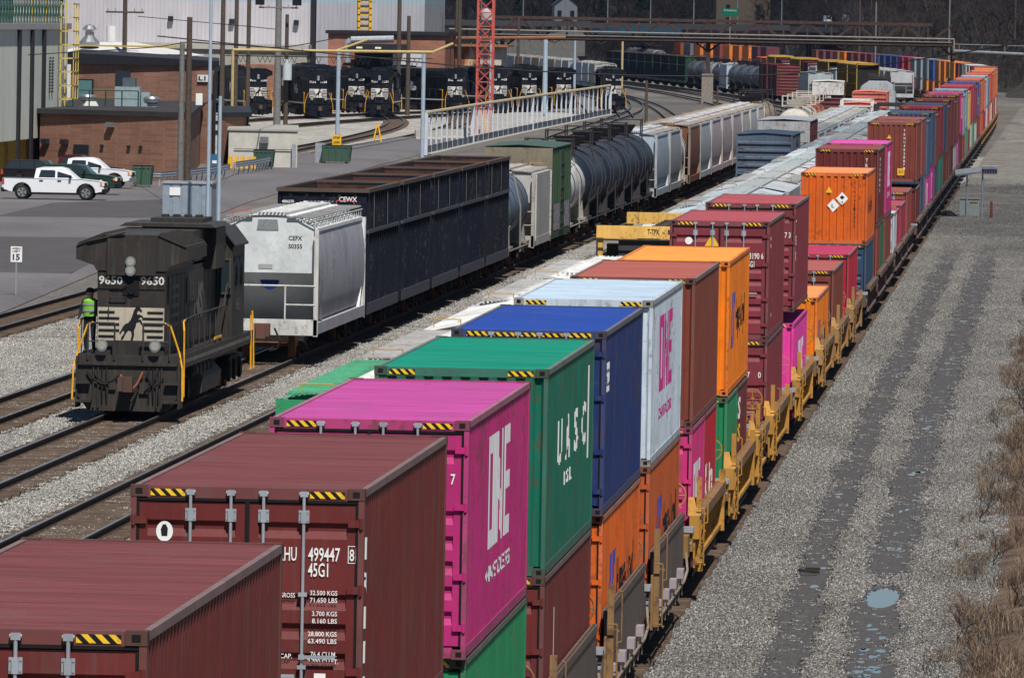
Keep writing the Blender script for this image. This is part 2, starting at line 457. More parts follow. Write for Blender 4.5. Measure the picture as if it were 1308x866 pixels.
def side_text(t, L, spans, mat, name='lettering'):
    """spans: (string or polygons, y0, y1, z0, z1); letters follow the corrugated wall"""
    pr = side_pts(L); bm = bmesh.new()
    for s_, y0, y1, z0, z1 in spans:
        if isinstance(s_, str): vs, fs, _ = text2d(s_, .03)
        else:
            vs, fs = [], []
            for poly in s_: fs.append(tuple(range(len(vs), len(vs)+len(poly)))); vs += poly
        bv = [bm.verts.new((0, y0+(y1-y0)*a, z0+(z1-z0)*b)) for a, b in vs]
        for f in fs:
            try: bm.faces.new([bv[i] for i in f])
            except ValueError: pass
    ymin = min(v.co.y for v in bm.verts); ymax = max(v.co.y for v in bm.verts)
    for y, x in pr:
        if ymin < y < ymax:
            bmesh.ops.bisect_plane(bm, geom=bm.verts[:]+bm.edges[:]+bm.faces[:], plane_co=(0, y, 0), plane_no=(0, 1, 0))
    import bisect
    ys = [p[0] for p in pr]
    for v in bm.verts:
        i = max(0, min(len(ys)-2, bisect.bisect(ys, v.co.y)-1)); a, b = pr[i], pr[i+1]
        tt = (v.co.y-a[0])/(b[0]-a[0]) if b[0] > a[0] else 0
        v.co.x = a[1]+(b[1]-a[1])*tt+.004
    me = bpy.data.meshes.new(name); bm.to_mesh(me); bm.free(); me.materials.append(mat)
    return obj(name, me, t)
def end_text(t, items, mat=None, y=.016, name='lettering'):
    """items: (string, x left, z bottom, height, width or None)"""
    m = M()
    for it in items: put_text(m, it[0], (it[1], y, it[2]), (1, 0, 0), (0, 0, 1), it[3], it[4] if len(it) > 4 else None, .01)
    return m.build(name, mat or WHITE, t)
def vertical(s, x, ztop, h, step):
    return [(c, x, ztop-(i+1)*step, h, h*.6) for i, c in enumerate(s)]

def blockO(x0, x1, t_=.30): # letter O in a 0..1 box with straight sides
    w_ = x1-x0; a = x0; b = x1; q = w_*t_
    return [[(a,0),(a+q,0),(a+q,1),(a,1)],[(b-q,0),(b,0),(b,1),(b-q,1)],[(a+q,0),(b-q,0),(b-q,.16),(a+q,.16)],[(a+q,.84),(b-q,.84),(b-q,1),(a+q,1)]]
def blockN(x0, x1, t_=.27):
    w_ = x1-x0; q = w_*t_
    return [[(x0,0),(x0+q,0),(x0+q,1),(x0,1)],[(x1-q,0),(x1,0),(x1,1),(x1-q,1)],[(x0+q,1),(x0+q,.62),(x1-q,0),(x1-q,.38)]]
def blockE(x0, x1, t_=.3):
    w_ = x1-x0; q = w_*t_
    return [[(x0,0),(x0+q,0),(x0+q,1),(x0,1)],[(x0+q,0),(x1,0),(x1,.17),(x0+q,.17)],[(x0+q,.42),(x1-.1*w_,.42),(x1-.1*w_,.58),(x0+q,.58)],[(x0+q,.83),(x1,.83),(x1,1),(x0+q,1)]]
ONE = blockO(0, .32)+blockN(.36, .66)+blockE(.71, 1)
HL = [[(0,.0),(.34,.0),(.30,.22),(.16,.22),(.2,.5),(.34,.5),(.42,1),(.2,1),(.14,.62),(.02,.62)],[(.42,0),(.62,0),(.78,.8),(.95,.8),(1,1),(.6,1)]]
LG = flat('pale grey lettering', (.62,.62,.64), .6, var=.08)
def deco_one(t, L, H, mat=LG, mirror=False, big=1.42, y=4.0, wl=4.4, small=True):
    sp = [(ONE, y, y+wl, H-.38-big, H-.38)]
    if small: sp += [('OCEAN NETWORK EXPRESS', y-.1, y+wl+.1, H-2.22, H-2.02)]
    return side_text(t, L, sp, mat)
def deco_hapag(t, L, H, y=1.6, w_=8.0):
    side_text(t, L, [(HL, y, y+2.2, H-1.95, H-.75)], BLUE, 'emblem')
    side_text(t, L, [('Hapag-Lloyd', y+2.6, y+w_, H-1.85, H-.95)], BLK)

MAROON = (.135,.022,.022); MAROON2 = (.20,.03,.045); BROWN = (.19,.045,.03); MAGENTA = (.46,.022,.17); GREENC = (.004,.13,.085); BLUEC = (.008,.03,.135)
WHITEC = (.52,.60,.68); ORANGE = (.80,.20,.008); ORANGE2 = (.66,.12,.012); CRIM = (.42,.02,.05); NAVY = (.02,.06,.12); GREYB = (.16,.22,.29); LGREEN = (.01,.22,.09); TEAL = (.01,.25,.19)
HC_, STD = 2.896, 2.591; F40, F20 = 12.19, 6.06; Z0 = .36
# --- the near stacks (upper boxes)
t = container(70.6, Z0+HC_, F40, HC_, MAROON, 'door', label='dark maroon container in the bottom left corner with a rusty roof corner')
side_text(t, F40, [([[(0,0),(.6,0),(.6,1),(0,1)]], .42, .60, HC_-.9, HC_-.55)], BLUE, 'decal')
t = container(92.3, Z0+HC_, F40, HC_, MAROON, 'door', label='maroon container with TRHU 499447 and weights lettered on its door')
end_text(t, [('TRHU', .27, 2.14, .145, .25), ('499447', .64, 2.14, .145, .33), ('8', 1.068, 2.15, .125, .05), ('45G1', .64, 1.98, .145, .21),
 ('MAX. GROSS', .21, 1.76, .05, .3), ('32.500 KGS', .665, 1.79, .05, .285), ('71.650 LBS', .665, 1.715, .05, .285),
 ('TARE', .22, 1.55, .05, .14), ('3.700 KGS', .69, 1.575, .05, .26), ('8.160 LBS', .69, 1.50, .05, .26),
 ('NET', .22, 1.34, .05, .11), ('28.800 KGS', .65, 1.365, .05, .30), ('63.490 LBS', .65, 1.29, .05, .30),
 ('CU.CAP.', .26, 1.13, .05, .23), ('76.4 CU.M.', .68, 1.155, .05, .27), ('2.700 CU.FT.', .65, 1.08, .05, .32)])
m = M()
for a, b, c, d in ((1.052,1.136,2.125,2.132),(1.052,1.136,2.30,2.307),(1.052,1.059,2.125,2.305),(1.129,1.136,2.125,2.305)): m.box(a, b, .020, .024, c, d)
m.build('lettering', WHITE, t)
m = M(); m.lathe([(0,0),(.088,0),(.088,.004),(0,.004)], (-.86, .022, 2.42), 'y', 20)
for v in range(len(m.v)): m.v[v] = (m.v[v][0], m.v[v][1], 2.42+(m.v[v][2]-2.42)*1.2)
em = m.build('round_decal', WHITE, t)
m = M()
put_poly(m, [(-.03,-.05),(.03,-.05),(.035,.03),(.012,.075),(-.02,.07),(-.04,.02)], (-.86,.0205,2.42), (1,0,0), (0,0,1))
m.build('decal_emblem', BLK, em)
m = M().box(.72, .84, .018, .024, .80, .98); m.build('decal_plate', WHITE, t)
side_text(t, F40, [(c, .30, .62, HC_-.75-i*.36, HC_-.52-i*.36) for i, c in enumerate('TRITON')], WHITE)
t = container(108.3, Z0+HC_, F40, HC_, MAGENTA, 'door', roofcol=(.42,.065,.27), label='magenta container with tall grey ONE lettering, front of the stack with a green box below')
t_m = t
deco_one(t, F40, HC_, y=3.9); end_text(t, [('7', 1.0, 2.12, .13, .055), ('TCNU 541683', .24, 2.12, .13, .68)])
t = container(124.6, Z0+HC_, F40, HC_, GREENC, 'blank', roofcol=(.004,.22,.145), label='dark green upper container with white UASC lettering')
side_text(t, F40, [(c, 2.8+i*2.1, 2.8+i*2.1+1.1, HC_-1.5+.0*i, HC_-.85) for i, c in enumerate('UASC')]+[('I S L', 4.6, 6.6, HC_-1.85, HC_-1.65)], WHITE)
side_text(t, F40, [([[(0,0),(1,0),(1,1),(0,1)]], 10.6, 10.9, HC_-1.75, HC_-.35)], WHITE, 'decal')
t = container(140.1, Z0+HC_, F40, HC_, BLUEC, 'door', roofcol=(.018,.06,.30), hazw=.3, label='royal blue upper container between the green and the white one')
m = M().box(-.95, .72, .010, .014, HC_-.105, HC_-.045); m.build('hazard_stripe', HAZ, t)
side_text(t, F40, [([[(0,0),(1,0),(1,1),(0,1)]], .5, 1.5, HC_-.98, HC_-.52)], WHITE, 'decal')
side_text(t, F40, [('SCO', .6, 1.45, HC_-.9, HC_-.62)], BLUE); 
t = container(155.9, Z0+HC_, F40, HC_, WHITEC, 'blank', roofcol=(.42,.53,.64), railcol=(.5,.56,.6), castcol=(.30,.30,.27), label='pale grey upper container with tall magenta ONE lettering')
deco_one(t, F40, HC_, MAG, y=3.2, wl=5.0, big=1.35)
t = container(173.8, Z0+HC_-.12, F40, HC_, BROWN, 'blank', roofcol=(.36,.10,.08), label='rust brown plain upper container behind the pale grey one')
t = container(192.2, Z0+STD+.03, F40, HC_, ORANGE, 'blank', roofcol=(.85,.30,.06), railcol=(.75,.22,.03), castcol=(.75,.18,.02), label='bright orange upper container with blue emblem and black lettering above the green box')
deco_hapag(t, F40, HC_)
t = container(218.2, Z0+HC_, F40, HC_, MAROON2, 'door', roofcol=(.36,.075,.09), label='maroon door-end container with a yellow warning triangle on its door, behind the orange one')
m = M(); put_poly(m, [(-.18,0),(.18,0),(0,.30)], (-.18,.018,HC_-.62), (1,0,0), (0,0,1)); m.build('warning_triangle', YEL, t)
m = M(); m.lathe([(0,0),(.09,0),(.09,.004),(0,.004)], (-.75, .02, 2.4), 'y', 16); m.build('round_decal', WHITE, t)
end_text(t, [('TGHU 863190 6', .2, 1.98, .15, .88), ('45G1', .66, 1.78, .15, .2)]); side_text(t, F40, [('K', 1.4, 1.7, 2.2, 2.5), ('I', 2.2, 2.4, 1.6, 2.1), ('L', 2.2, 2.5, .5, 1.0)], LG)
t = container(240.0, Z0+HC_, F40, HC_, MAROON2, 'door', roofcol=(.36,.075,.09), label='maroon door-end container stacked above a magenta ONE box')
end_text(t, [('TCLU 802117 3', .2, 1.98, .15, .88)]); side_text(t, F40, [(c, .4, .9, HC_-.7-i*.42, HC_-.45-i*.42) for i, c in enumerate('TEX')], WHITE)
# --- the near lower boxes
G2 = 'lower containers in the wells'
container(70.6, Z0, F40, HC_, MAROON, 'door', label='maroon lower container beneath the corner one', group=G2, detail=1)
container(92.3, Z0, F40, HC_, BROWN, 'door', label='brown lower container beneath the TRHU box', group=G2, detail=1)
t = container(108.4, Z0, F40, HC_, LGREEN, 'door', railcol=(.13,.16,.13), label='green lower container beneath the magenta ONE box', group=G2)
t = container(124.6, Z0, F40, HC_, MAROON, 'door', label='dark maroon lower container beneath the green UASC box', group=G2)
side_text(t, F40, [('I', 2.5, 2.7, 1.5, 2.3), ('I', 2.5, 2.7, .4, 1.1)], LG)
t = container(140.2, Z0, F40, HC_, ORANGE2, 'door', label='orange lower container with black lettering beneath the blue box', group=G2)
deco_hapag(t, F40, HC_, y=2.2)
t = container(155.9, Z0, F40, HC_, mix3(ORANGE2, BROWN, .4), 'door', label='burnt orange lower container with black lettering beneath the pale grey box', group=G2); deco_hapag(t, F40, HC_, y=3)
t = container(173.8, Z0, F20, STD+.18, (.62,.03,.20), 'door', label='pink lower short container with grey ONE lettering beneath the rust brown box', group=G2)
side_text(t, F20, [(ONE, 1.2, 4.2, .6, 2.0)], LG); end_text(t, [('216', .35, 1.55, .16, .2), ('6', .85, 1.55, .16, .1)])
t = container(179.95, Z0, F20, STD+.18, (.42,.012,.03), 'blank', label='red lower short container with white handwritten style lettering', group=G2)
side_text(t, F20, [('K Line', .8, 4.6, 1.0, 1.7)], WHITE)
t = container(192.2, Z0, F20, STD, LGREEN, 'blank', label='green lower short container beneath the bright orange box', group=G2)
side_text(t, F20, [('||', 4.4, 5.2, .3, 1.5)], WHITE)
t = container(198.4, Z0, F20, STD, MAROON, 'blank', label='maroon lower short container behind the green one, with yellow lettering', group=G2)
side_text(t, F20, [('S', .6, 2.0, 1.3, 1.7)], YEL); side_text(t, F20, [('S', .6, 2.0, 1.8, 2.3)], WHITE)
t = container(218.2, Z0, F40, HC_, MAROON2, 'door', label='maroon lower container beneath the one with the warning triangle', group=G2); end_text(t, [('TRLU 547', .2, 1.98, .15, .6), ('0', 1.0, 1.98, .15, .07)])
t = container(240.0, Z0, F40, STD, (.74,.05,.34), 'blank', railcol=(.6,.06,.3), castcol=(.62,.05,.28), label='bright magenta lower container with pale ONE lettering beneath a maroon box', group=G2)
side_text(t, F40, [(ONE, 4.4, 9.0, .45, 1.95)], LG)
# --- single-height stretch
t = container(262.6, Z0, F20*2, STD, ORANGE, 'blank', roofcol=(.72,.27,.09), castcol=(.6,.15,.02), label='orange container standing alone in its well with blue emblem and black lettering', group='single height containers'); deco_hapag(t, F20*2, STD, 1.5, 8)
container(280.6, Z0, F40, HC_, BROWN, 'door', roofcol=(.36,.10,.09), label='brown door-end container standing alone in its well behind the orange one', group='single height containers', detail=1)
t = container(300.0, Z0, F40, HC_, (.42,.012,.04), 'door', roofcol=(.42,.04,.10), label='crimson door-end container standing alone in its well behind the brown one', group='single height containers', detail=1)
# --- tall orange and the two behind
t = container(326.0, Z0+STD, F40+1, STD, ORANGE2, 'blank', roofcol=(.80,.26,.10), label='tall deep orange container end with white diamond placards and a yellow triangle')
m = M()
for cx_, cz in ((-.02, 1.40), (.30, 1.66)): put_poly(m, [(-.22,0),(0,-.24),(.22,0),(0,.24)], (cx_, .018, cz), (1,0,0), (0,0,1))
m.build('placard', WHITE, t)
m = M(); put_text(m, 'L', (-.08,.015,1.32), (1,0,0), (0,0,1), .14, .10); put_poly(m, [(-.09,0),(0,-.08),(.09,0),(0,.08)], (.30,.015,1.70), (1,0,0), (0,0,1)); put_text(m, '9', (.27,.015,1.47), (1,0,0), (0,0,1), .1, .06)
m.build('placard_mark', BLK, t)
m = M(); put_poly(m, [(-.13,0),(.13,0),(0,.24)], (-.18,.016,1.86), (1,0,0), (0,0,1)); m.build('warning_triangle', YEL, t)
end_text(t, vertical('TCNU4512302', .72, 2.32, .11, .155), BLK); side_text(t, F40, [('Hapag-Lloyd', 2, 8, .9, 1.7)], BLK)
t = container(344.6, Z0+HC_, F40, HC_, MAROON, 'blank', label='maroon container with white vertical lettering just behind the tall orange one', roofcol=(.26,.06,.075))
end_text(t, vertical('TRHU', .72, 2.6, .14, .2)); side_text(t, F40, [(c, 3.2, 4.0, HC_-.5-i*.2, HC_-.36-i*.2) for i, c in enumerate('4529105')], WHITE)
t = container(360.4, Z0+HC_, F40, HC_, MAGENTA, 'blank', label='magenta container with ONE lettering behind the maroon one with vertical letters', roofcol=(.56,.09,.34)); deco_one(t, F40, HC_, y=3.5)
container(326.0, Z0, F40, STD, NAVY, 'door', label='navy lower container beneath the tall orange one', group=G2, detail=1)
container(344.6, Z0, F20, HC_, BROWN, 'blank', label='brown lower short container behind the navy one', group=G2, detail=1)
container(350.8, Z0, F20, HC_, (.01,.14,.07), 'blank', label='dark green lower short container behind the brown short one', group=G2, detail=1)
container(360.4, Z0, F40, HC_, BROWN, 'blank', label='brown lower container beneath the far magenta ONE box', group=G2, detail=1)
t = container(380, Z0, F20, STD, (.45,.50,.55), 'blank', label='pale grey short container alone in its well', group='single height containers', detail=1)
t = container(386.3, Z0, F20, STD, (.38,.02,.05), 'door', label='crimson short container just behind the pale grey one', group='single height containers', detail=1)
t = container(396, Z0, F40, STD, (.30,.03,.06), 'door', roofcol=(.35,.07,.12), label='dull red container with a patched roof behind two short boxes', group='single height containers', detail=1)
t = container(412, Z0, F40, HC_, (.26,.055,.045), 'door', label='reddish brown container alone in front of the brown end with the yellow plate', group='single height containers', detail=1)
t = container(437.5, Z0+HC_, F40, HC_, (.20,.045,.034), 'blank', label='reddish brown container end with white vertical letters and a yellow square plate')
end_text(t, vertical('TRHU4528871', .56, 2.62, .13, .185)); m = M().box(.28,.62,.014,.020,.32,.66); pl = m.build('plate', YEL, t)
m = M(); put_text(m, '51', (.34,.012,.42), (1,0,0), (0,0,1), .16, .2); m.build('plate_mark', RUSTY, pl)
m = M(); put_poly(m, [(-.12,0),(.12,0),(0,.2)], (-.15,.016,2.1), (1,0,0), (0,0,1)); m.build('warning_triangle', YEL, t)
t = container(437.5, Z0, F40, STD, MAROON, 'blank', label='maroon lower container under the end with the yellow square plate', group=G2, detail=1)
# --- far stacks: colours as the photograph shows them, front to back
seq = [(453.6,'brown',(.24,.06,.045),'navy',NAVY),(471,'steel blue',(.045,.10,.20),'magenta',(.6,.04,.30)),(487,'grey blue',(.07,.12,.20),'magenta',(.6,.04,.30)),(503,'brown',(.26,.07,.06),'slate',(.06,.09,.12)),
 (521,'crimson',(.30,.03,.05),'teal',TEAL),(537,'slate blue',(.04,.09,.16),'brown',BROWN),(553,'brown',(.22,.06,.05),'brown',BROWN),(571,'maroon',(.20,.04,.05),'maroon',MAROON),(587,'brown',(.20,.05,.04),'white',(.5,.5,.52)),
 (604,'brown',(.25,.07,.06),'magenta',(.5,.04,.26)),(624,'magenta',MAGENTA,'maroon',MAROON),(641,'grey',(.22,.30,.33),'red',(.3,.03,.03)),(658,'blue grey',(.20,.30,.38),'teal',TEAL),(676,'yellow',(.60,.42,.10),'brown',BROWN),
 (694,'crimson',(.45,.02,.05),'pale grey',(.4,.42,.4)),(711,'maroon',(.25,.04,.07),'green',LGREEN),(728,'maroon',(.2,.04,.05),'white',(.55,.55,.55)),(747,'violet blue',(.06,.07,.26),'brown',BROWN),(764,'brown',(.28,.08,.06),'brown',BROWN),
 (782,'orange red',(.55,.13,.07),'orange',ORANGE2),(799,'orange red',(.5,.12,.06),'crimson',CRIM),(816,'salmon',(.60,.20,.12),'brown',BROWN),(834,'pale blue',(.30,.45,.58),'white',(.6,.6,.6)),(851,'slate blue',(.08,.16,.25),'crimson',CRIM),
 (869,'orange red',(.60,.12,.05),'orange',ORANGE),(886,'red',(.50,.05,.04),'white',(.6,.6,.6)),(904,'red brown',(.45,.10,.05),'maroon',MAROON),(921,'orange',(.65,.20,.06),'orange',ORANGE2),(939,'red',(.45,.06,.05),'brown',BROWN),
 (956,'orange',(.68,.22,.07),'white',(.6,.6,.6)),(974,'salmon',(.5,.16,.10),'brown',BROWN),(991,'red',(.45,.05,.04),'crimson',CRIM),(1009,'brown',(.3,.09,.06),'brown',BROWN),(1027,'maroon',(.22,.05,.06),'brown',BROWN)]
ords = ['first','second','third','fourth','fifth','sixth','seventh','eighth','ninth','tenth','eleventh','twelfth','thirteenth','fourteenth','fifteenth','sixteenth','seventeenth','eighteenth','nineteenth','twentieth',
 'twenty-first','twenty-second','twenty-third','twenty-fourth','twenty-fifth','twenty-sixth','twenty-seventh','twenty-eighth','twenty-ninth','thirtieth','thirty-first','thirty-second','thirty-third','thirty-fourth','thirty-fifth','thirty-sixth','thirty-seventh','thirty-eighth','thirty-ninth','fortieth']
for i, (y, n1, c1, n2, c2) in enumerate(seq):
    hc = STD if i % 5 in (1, 3) else HC_
    t = container(y, Z0+hc, F40, HC_, c1, 'door' if i in (6,8,9,15) else 'blank', label=f'{n1} upper container, {ords[i]} stack behind the yellow-plated brown end', detail=1 if i < 12 else 0, group='stacked containers down the line')
    if n1 == 'magenta': deco_one(t, F40, HC_, small=False)
    if i == 17: side_text(t, F40, [('MSC', 3, 6, 1, 1.6)], WHITE)
    t = container(y, Z0, F40 if i % 3 else F20, hc, c2, 'blank', label=f'{n2} lower container, {ords[i]} stack behind the yellow-plated brown end', detail=0, group='stacked containers down the line')
    if n2 == 'magenta': deco_one(t, F40 if i % 3 else F20, hc, small=False, y=.8, wl=3.6)
    if not i % 3: container(y+6.15, Z0, F20, hc, mix3(c2, (.3,.3,.3), .3), 'blank', label=f'dull {n2} short lower container, rear of {ords[i]} stack behind the yellow-plated end', detail=0, group='stacked containers down the line')
# where the train bends left in the distance
seq2 = [('orange',(.62,.20,.06)),('maroon',(.22,.04,.06)),('maroon',(.18,.035,.06)),('lilac white',(.50,.46,.52)),('white',(.62,.62,.6)),('grey brown',(.2,.15,.13)),('maroon',(.2,.04,.06)),('orange',(.70,.24,.03)),('amber',(.66,.26,.05)),('orange',ORANGE),('orange brown',(.5,.2,.06)),
 ('royal blue',(.03,.09,.34)),('grey',(.22,.26,.30)),('steel grey',(.26,.31,.35)),('grey',(.3,.33,.34)),('red',(.40,.03,.06)),('red',(.38,.03,.07)),('dark blue',(.02,.04,.22)),('dark blue',(.02,.04,.2)),('blue',(.03,.07,.2)),('blue violet',(.06,.06,.18)),('maroon',(.18,.04,.07)),('maroon',(.17,.035,.06)),('red brown',(.24,.05,.05)),
 ('maroon',(.15,.03,.05)),('orange',ORANGE),('brown',(.3,.12,.06)),('maroon',(.16,.035,.06)),('maroon',(.2,.05,.07)),('red brown',(.22,.05,.04)),('maroon',(.15,.04,.06)),('violet maroon',(.12,.03,.06))]+[('orange',(.72,.20,.03)),('deep orange',(.62,.15,.02)),('orange',(.75,.22,.03)),('maroon',(.25,.05,.05)),('orange',(.70,.18,.02)),('orange',(.66,.2,.04)),('grey',(.2,.2,.22)),('orange',(.6,.15,.03))]
for i, (n1, c1) in enumerate(seq2):
    y = 1048+i*17.6+(0 if i < 30 else 95)
    container(y, Z0+STD, F40, HC_, c1, 'blank' if i % 4 else 'door', label=f'distant {n1} upper container, {ords[i]} from where the train starts to bend', detail=0, group='containers on the distant bend')
    container(y, Z0, F40, STD, seq2[(i*7+3) % len(seq2)][1], 'blank', label=f'distant {seq2[(i*7+3) % len(seq2)][0]} lower container, {ords[i]} from where the train starts to bend', detail=0, group='containers on the distant bend')
NCAR_Y = [70.6,92.3,108.4,124.6,140.2,155.9,173.8,192.2,218.2,240,262.6,280.6,300,326,344.6,360.4,380,396,412,437.5]+[s[0] for s in seq]+[1048+i*17.6+(0 if i < 30 else 95) for i in range(len(seq2))]
# ---------------------------------------------------------------- running gear
def wheelset(m, y, r=.46, g=.75):
    for s in (-1, 1):
        m.cyl((s*(g-.07), y, r), (s*(g+.07), y, r), r, n=20); m.cyl((s*(g-.10), y, r), (s*(g-.06), y, r), r+.03, n=20)
    m.cyl((-g, y, r), (g, y, r), .08, n=8)
def bogie_mesh():
    if 'bogie' in _cm: return _cm['bogie'], _cm['wheelset']
    m = M()
    for s in (-1, 1):
        a, b = sorted((s*.92, s*1.08))
        m.prism([(-1.05,.38),(-.8,.30),(-.45,.28),(-.3,.18),(.3,.18),(.45,.28),(.8,.30),(1.05,.38),(1.1,.55),(.6,.66),(.3,.78),(-.3,.78),(-.6,.66),(-1.1,.55)], 'x', a, b)
        for yy in (-.18, 0, .18): m.cyl((s*1.09, yy, .22), (s*1.09, yy, .55), .06, n=8)
        for yy in (-.89, .89): m.cyl((s*1.06, yy, .46), (s*1.16, yy, .46), .12, n=10)
    m.box(-1.0, 1.0, -.2, .2, .4, .72); _cm['bogie'] = m.mesh('bogie', DARK)
    m = M(); wheelset(m, 0); _cm['wheelset'] = m.mesh('wheelset', [RUSTY]); return _cm['bogie'], _cm['wheelset']
def bogie(par, y, x=0):
    a, b = bogie_mesh(); o = obj('bogie', a, par, None, (x, y, 0))
    for yy in (-.89, .89): obj('wheelset', b, o, None, (0, yy, 0))
    return o
def well_unit(y, L=12.6, col=(.12,.10,.085), kind='plain', label='', pathf=P_MAIN, gap=3.0, detail=2):
    """near end of the well at y-.2, the platform and truck between it and the unit in front of it"""
    x, s = pathf(y+L/2); hd = Vector((s, 1, 0)).normalized()
    t = thing('well_car', label, 'well car', (x-hd.x*(L/2), y+L/2-hd.y*L/2-.2, 0), 0, 'well cars under the containers'); t.rotation_euler = (0, 0, -math.atan(s))
    zt, zb = (1.78, .68) if kind == 'plain' else (1.46, .60)
    chord = mix3(col, (.16,.10,.08), .65) if kind == 'ribbed' else mix3(col, (.15,.10,.08), .35)
    for sg in (-1, 1):
        k = ('wside', L, kind, sg)
        if k not in _cm:
            m = M()
            if kind == 'plain':
                m.prism([(.0,zt),(L,zt),(L,zb),(L-.9,zb),(L-1.4,zb-.28),(1.4,zb-.28),(.9,zb),(0,zb)], 'x', sg*1.27, sg*1.31)
            else:
                m.box(*sorted((sg*1.26, sg*1.28)), 0, L, zb, zt)
                n = 15
                for q in range(n):
                    yy = .35+q*(L-.8)/(n-1); a, b = sorted((sg*1.285, sg*1.45))
                    vs = [(sg*1.282, yy, zt-.12), (sg*1.40, yy, zt-.12), (sg*1.30, yy, zb), (sg*1.282, yy, zb)]
                    m.loft([[(p[0], p[1], p[2]) for p in vs], [(p[0], p[1]+.06, p[2]) for p in vs]])
                m.box(*sorted((sg*1.26, sg*1.36)), .2, L-.2, zb-.08, zb)
            _cm[k] = m.mesh('well_side', PAINT_OLD)
            m = M(); m.box(*sorted((sg*1.235, sg*(1.42 if kind == 'ribbed' else 1.33))), 0, L, zt-.12, zt)
            if kind == 'ribbed': m.box(*sorted((sg*1.38, sg*1.42)), 0, L, zt-.20, zt-.12)
            _cm[k+('c',)] = m.mesh('top_chord', PAINT_OLD)
        obj('well_side', _cm[k], t, col); obj('top_chord', _cm[k+('c',)], t, chord)
    k = ('wfloor', L)
    if k not in _cm: _cm[k] = M().box(-1.26, 1.26, .2, L-.2, .22, .30).mesh('well_floor', DARK)
    obj('well_floor', _cm[k], t)
    k = ('wplat', gap)
    if k not in _cm:
        m = M(); m.box(-.25, .25, -gap, .1, .85, 1.12); m.box(-1.3, 1.3, -.75, .0, .78, 1.2); m.box(-1.3, 1.3, -gap+.0, -gap+.75, .78, 1.2)
        m.box(-.75, .75, -gap*.5-.35, -gap*.5+.35, 1.0, 1.2)
        _cm[k] = m.mesh('end_platform', PAINT_OLD)
        m = M()
        for q in range(6): m.box(.35, 1.32, -1.15+q*.09, -1.10+q*.09, 1.225, 1.26)
        m.box(.35, 1.32, -1.16, -1.14, 1.17, 1.26); m.box(.35, 1.32, -.62, -.60, 1.17, 1.26)
        for q in range(4): m.box(.45, 1.30, -1.5+q*.09, -1.45+q*.09, .96, 1.0)
        _cm['step%g' % gap] = m.mesh('step_grating', GALV)
    obj('end_platform', _cm[k], t, mix3(col, (.03,.03,.03), .4)); obj('step_grating', _cm['step%g' % gap], t)
    bogie(t, -gap/2)
    if detail > 1:
        k = ('wpost', kind)
        if k not in _cm:
            m = M()
            m.box(1.34, 1.44, -.32, -.22, .5, 2.2); m.box(1.30, 1.34, -.50, -.08, .45, 1.4)
            m.tube([(1.50,-.26,1.3),(1.56,-.26,1.32),(1.56,-.26,2.1),(1.50,-.26,2.12)], .013); m.tube([(1.36,-.45,.55),(1.50,-.45,.55),(1.50,-.45,1.6),(1.36,-.45,1.6)], .014)
            for q in range(4): m.tube([(1.36,-.12,.5+q*.33),(1.52,-.12,.5+q*.33),(1.52,-.45,.5+q*.33)], .012)
            _cm[k] = m.mesh('ladder_post', PAINT_OLD)
            m = M(); m.prism([(-.45,zt),(.15,zt),(-.15,zt+.34)], 'x', 1.18, 1.44); m.box(1.22, 1.42, -.55, .0, zt-.45, zt)
            m.box(1.30, 1.46, .02, .35, zb-.25, zt-.2)
            _cm['gus'+kind] = m.mesh('corner_gusset', PAINT_OLD)
            m = M()
            for a in range(18):
                t0, t1 = a*math.pi/9, (a+1)*math.pi/9
                m.cyl((.9+.24*math.cos(t0), -.5, 1.85+.24*math.sin(t0)), (.9+.24*math.cos(t1), -.5, 1.85+.24*math.sin(t1)), .016, n=5)
            m.cyl((.66,-.5,1.85),(1.14,-.5,1.85),.012,n=5); m.cyl((.9,-.5,1.61),(.9,-.5,2.09),.012,n=5); m.box(.86, .94, -.49, -.38, 1.1, 1.9)
            _cm['hb'] = m.mesh('brake_wheel', PAINT_OLD)
        pc = col if kind == 'ribbed' else (.30,.17,.06)
        obj('ladder_post', _cm[k], t, pc); kind == 'ribbed' and obj('corner_gusset', _cm['gus'+kind], t, pc); obj('brake_wheel', _cm['hb'], t, pc)
        if kind == 'plain':
            if 'wbr' not in _cm:
                m = M(); m.cbox((1.37, 0, .80), .13, .5, .17); _cm['wbr'] = m.mesh('side_box', flat('pale mauve metal', (.33,.28,.30), .55))
                m = M(); m.tube([(1.36, .4, .45), (1.38, .7, .56), (1.38, L-1.2, .56), (1.42, L-.7, .74), (1.38, L-.5, 1.05)], .025)
                for q in range(8): m.cyl((1.37, .9+q*1.4, .35), (1.37, .9+q*1.4, .66), .015)
                _cm['wpp'] = m.mesh('air_pipe', PAINT_OLD)
            [obj('side_box', _cm['wbr'], t, None, (0, q, 0)) for q in (1.0,4.0,7.0,10.0)]; obj('air_pipe', _cm['wpp'], t, (.30,.24,.2))
        else:
            if 'wy2' not in _cm:
                m = M()
                m.box(1.30, 1.42, L-.3, L-.12, .45, zt+.25); m.box(1.18, 1.42, L-.12, L+.45, zt-.4, zt)
                _cm['wy2'] = m.mesh('end_bracket', PAINT_OLD)
            obj('end_bracket', _cm['wy2'], t, col)
    return t
BRW = (.155,.115,.095); YLW = (.52,.255,.035); RBR = (.16,.10,.085); DGR = (.06,.055,.06)
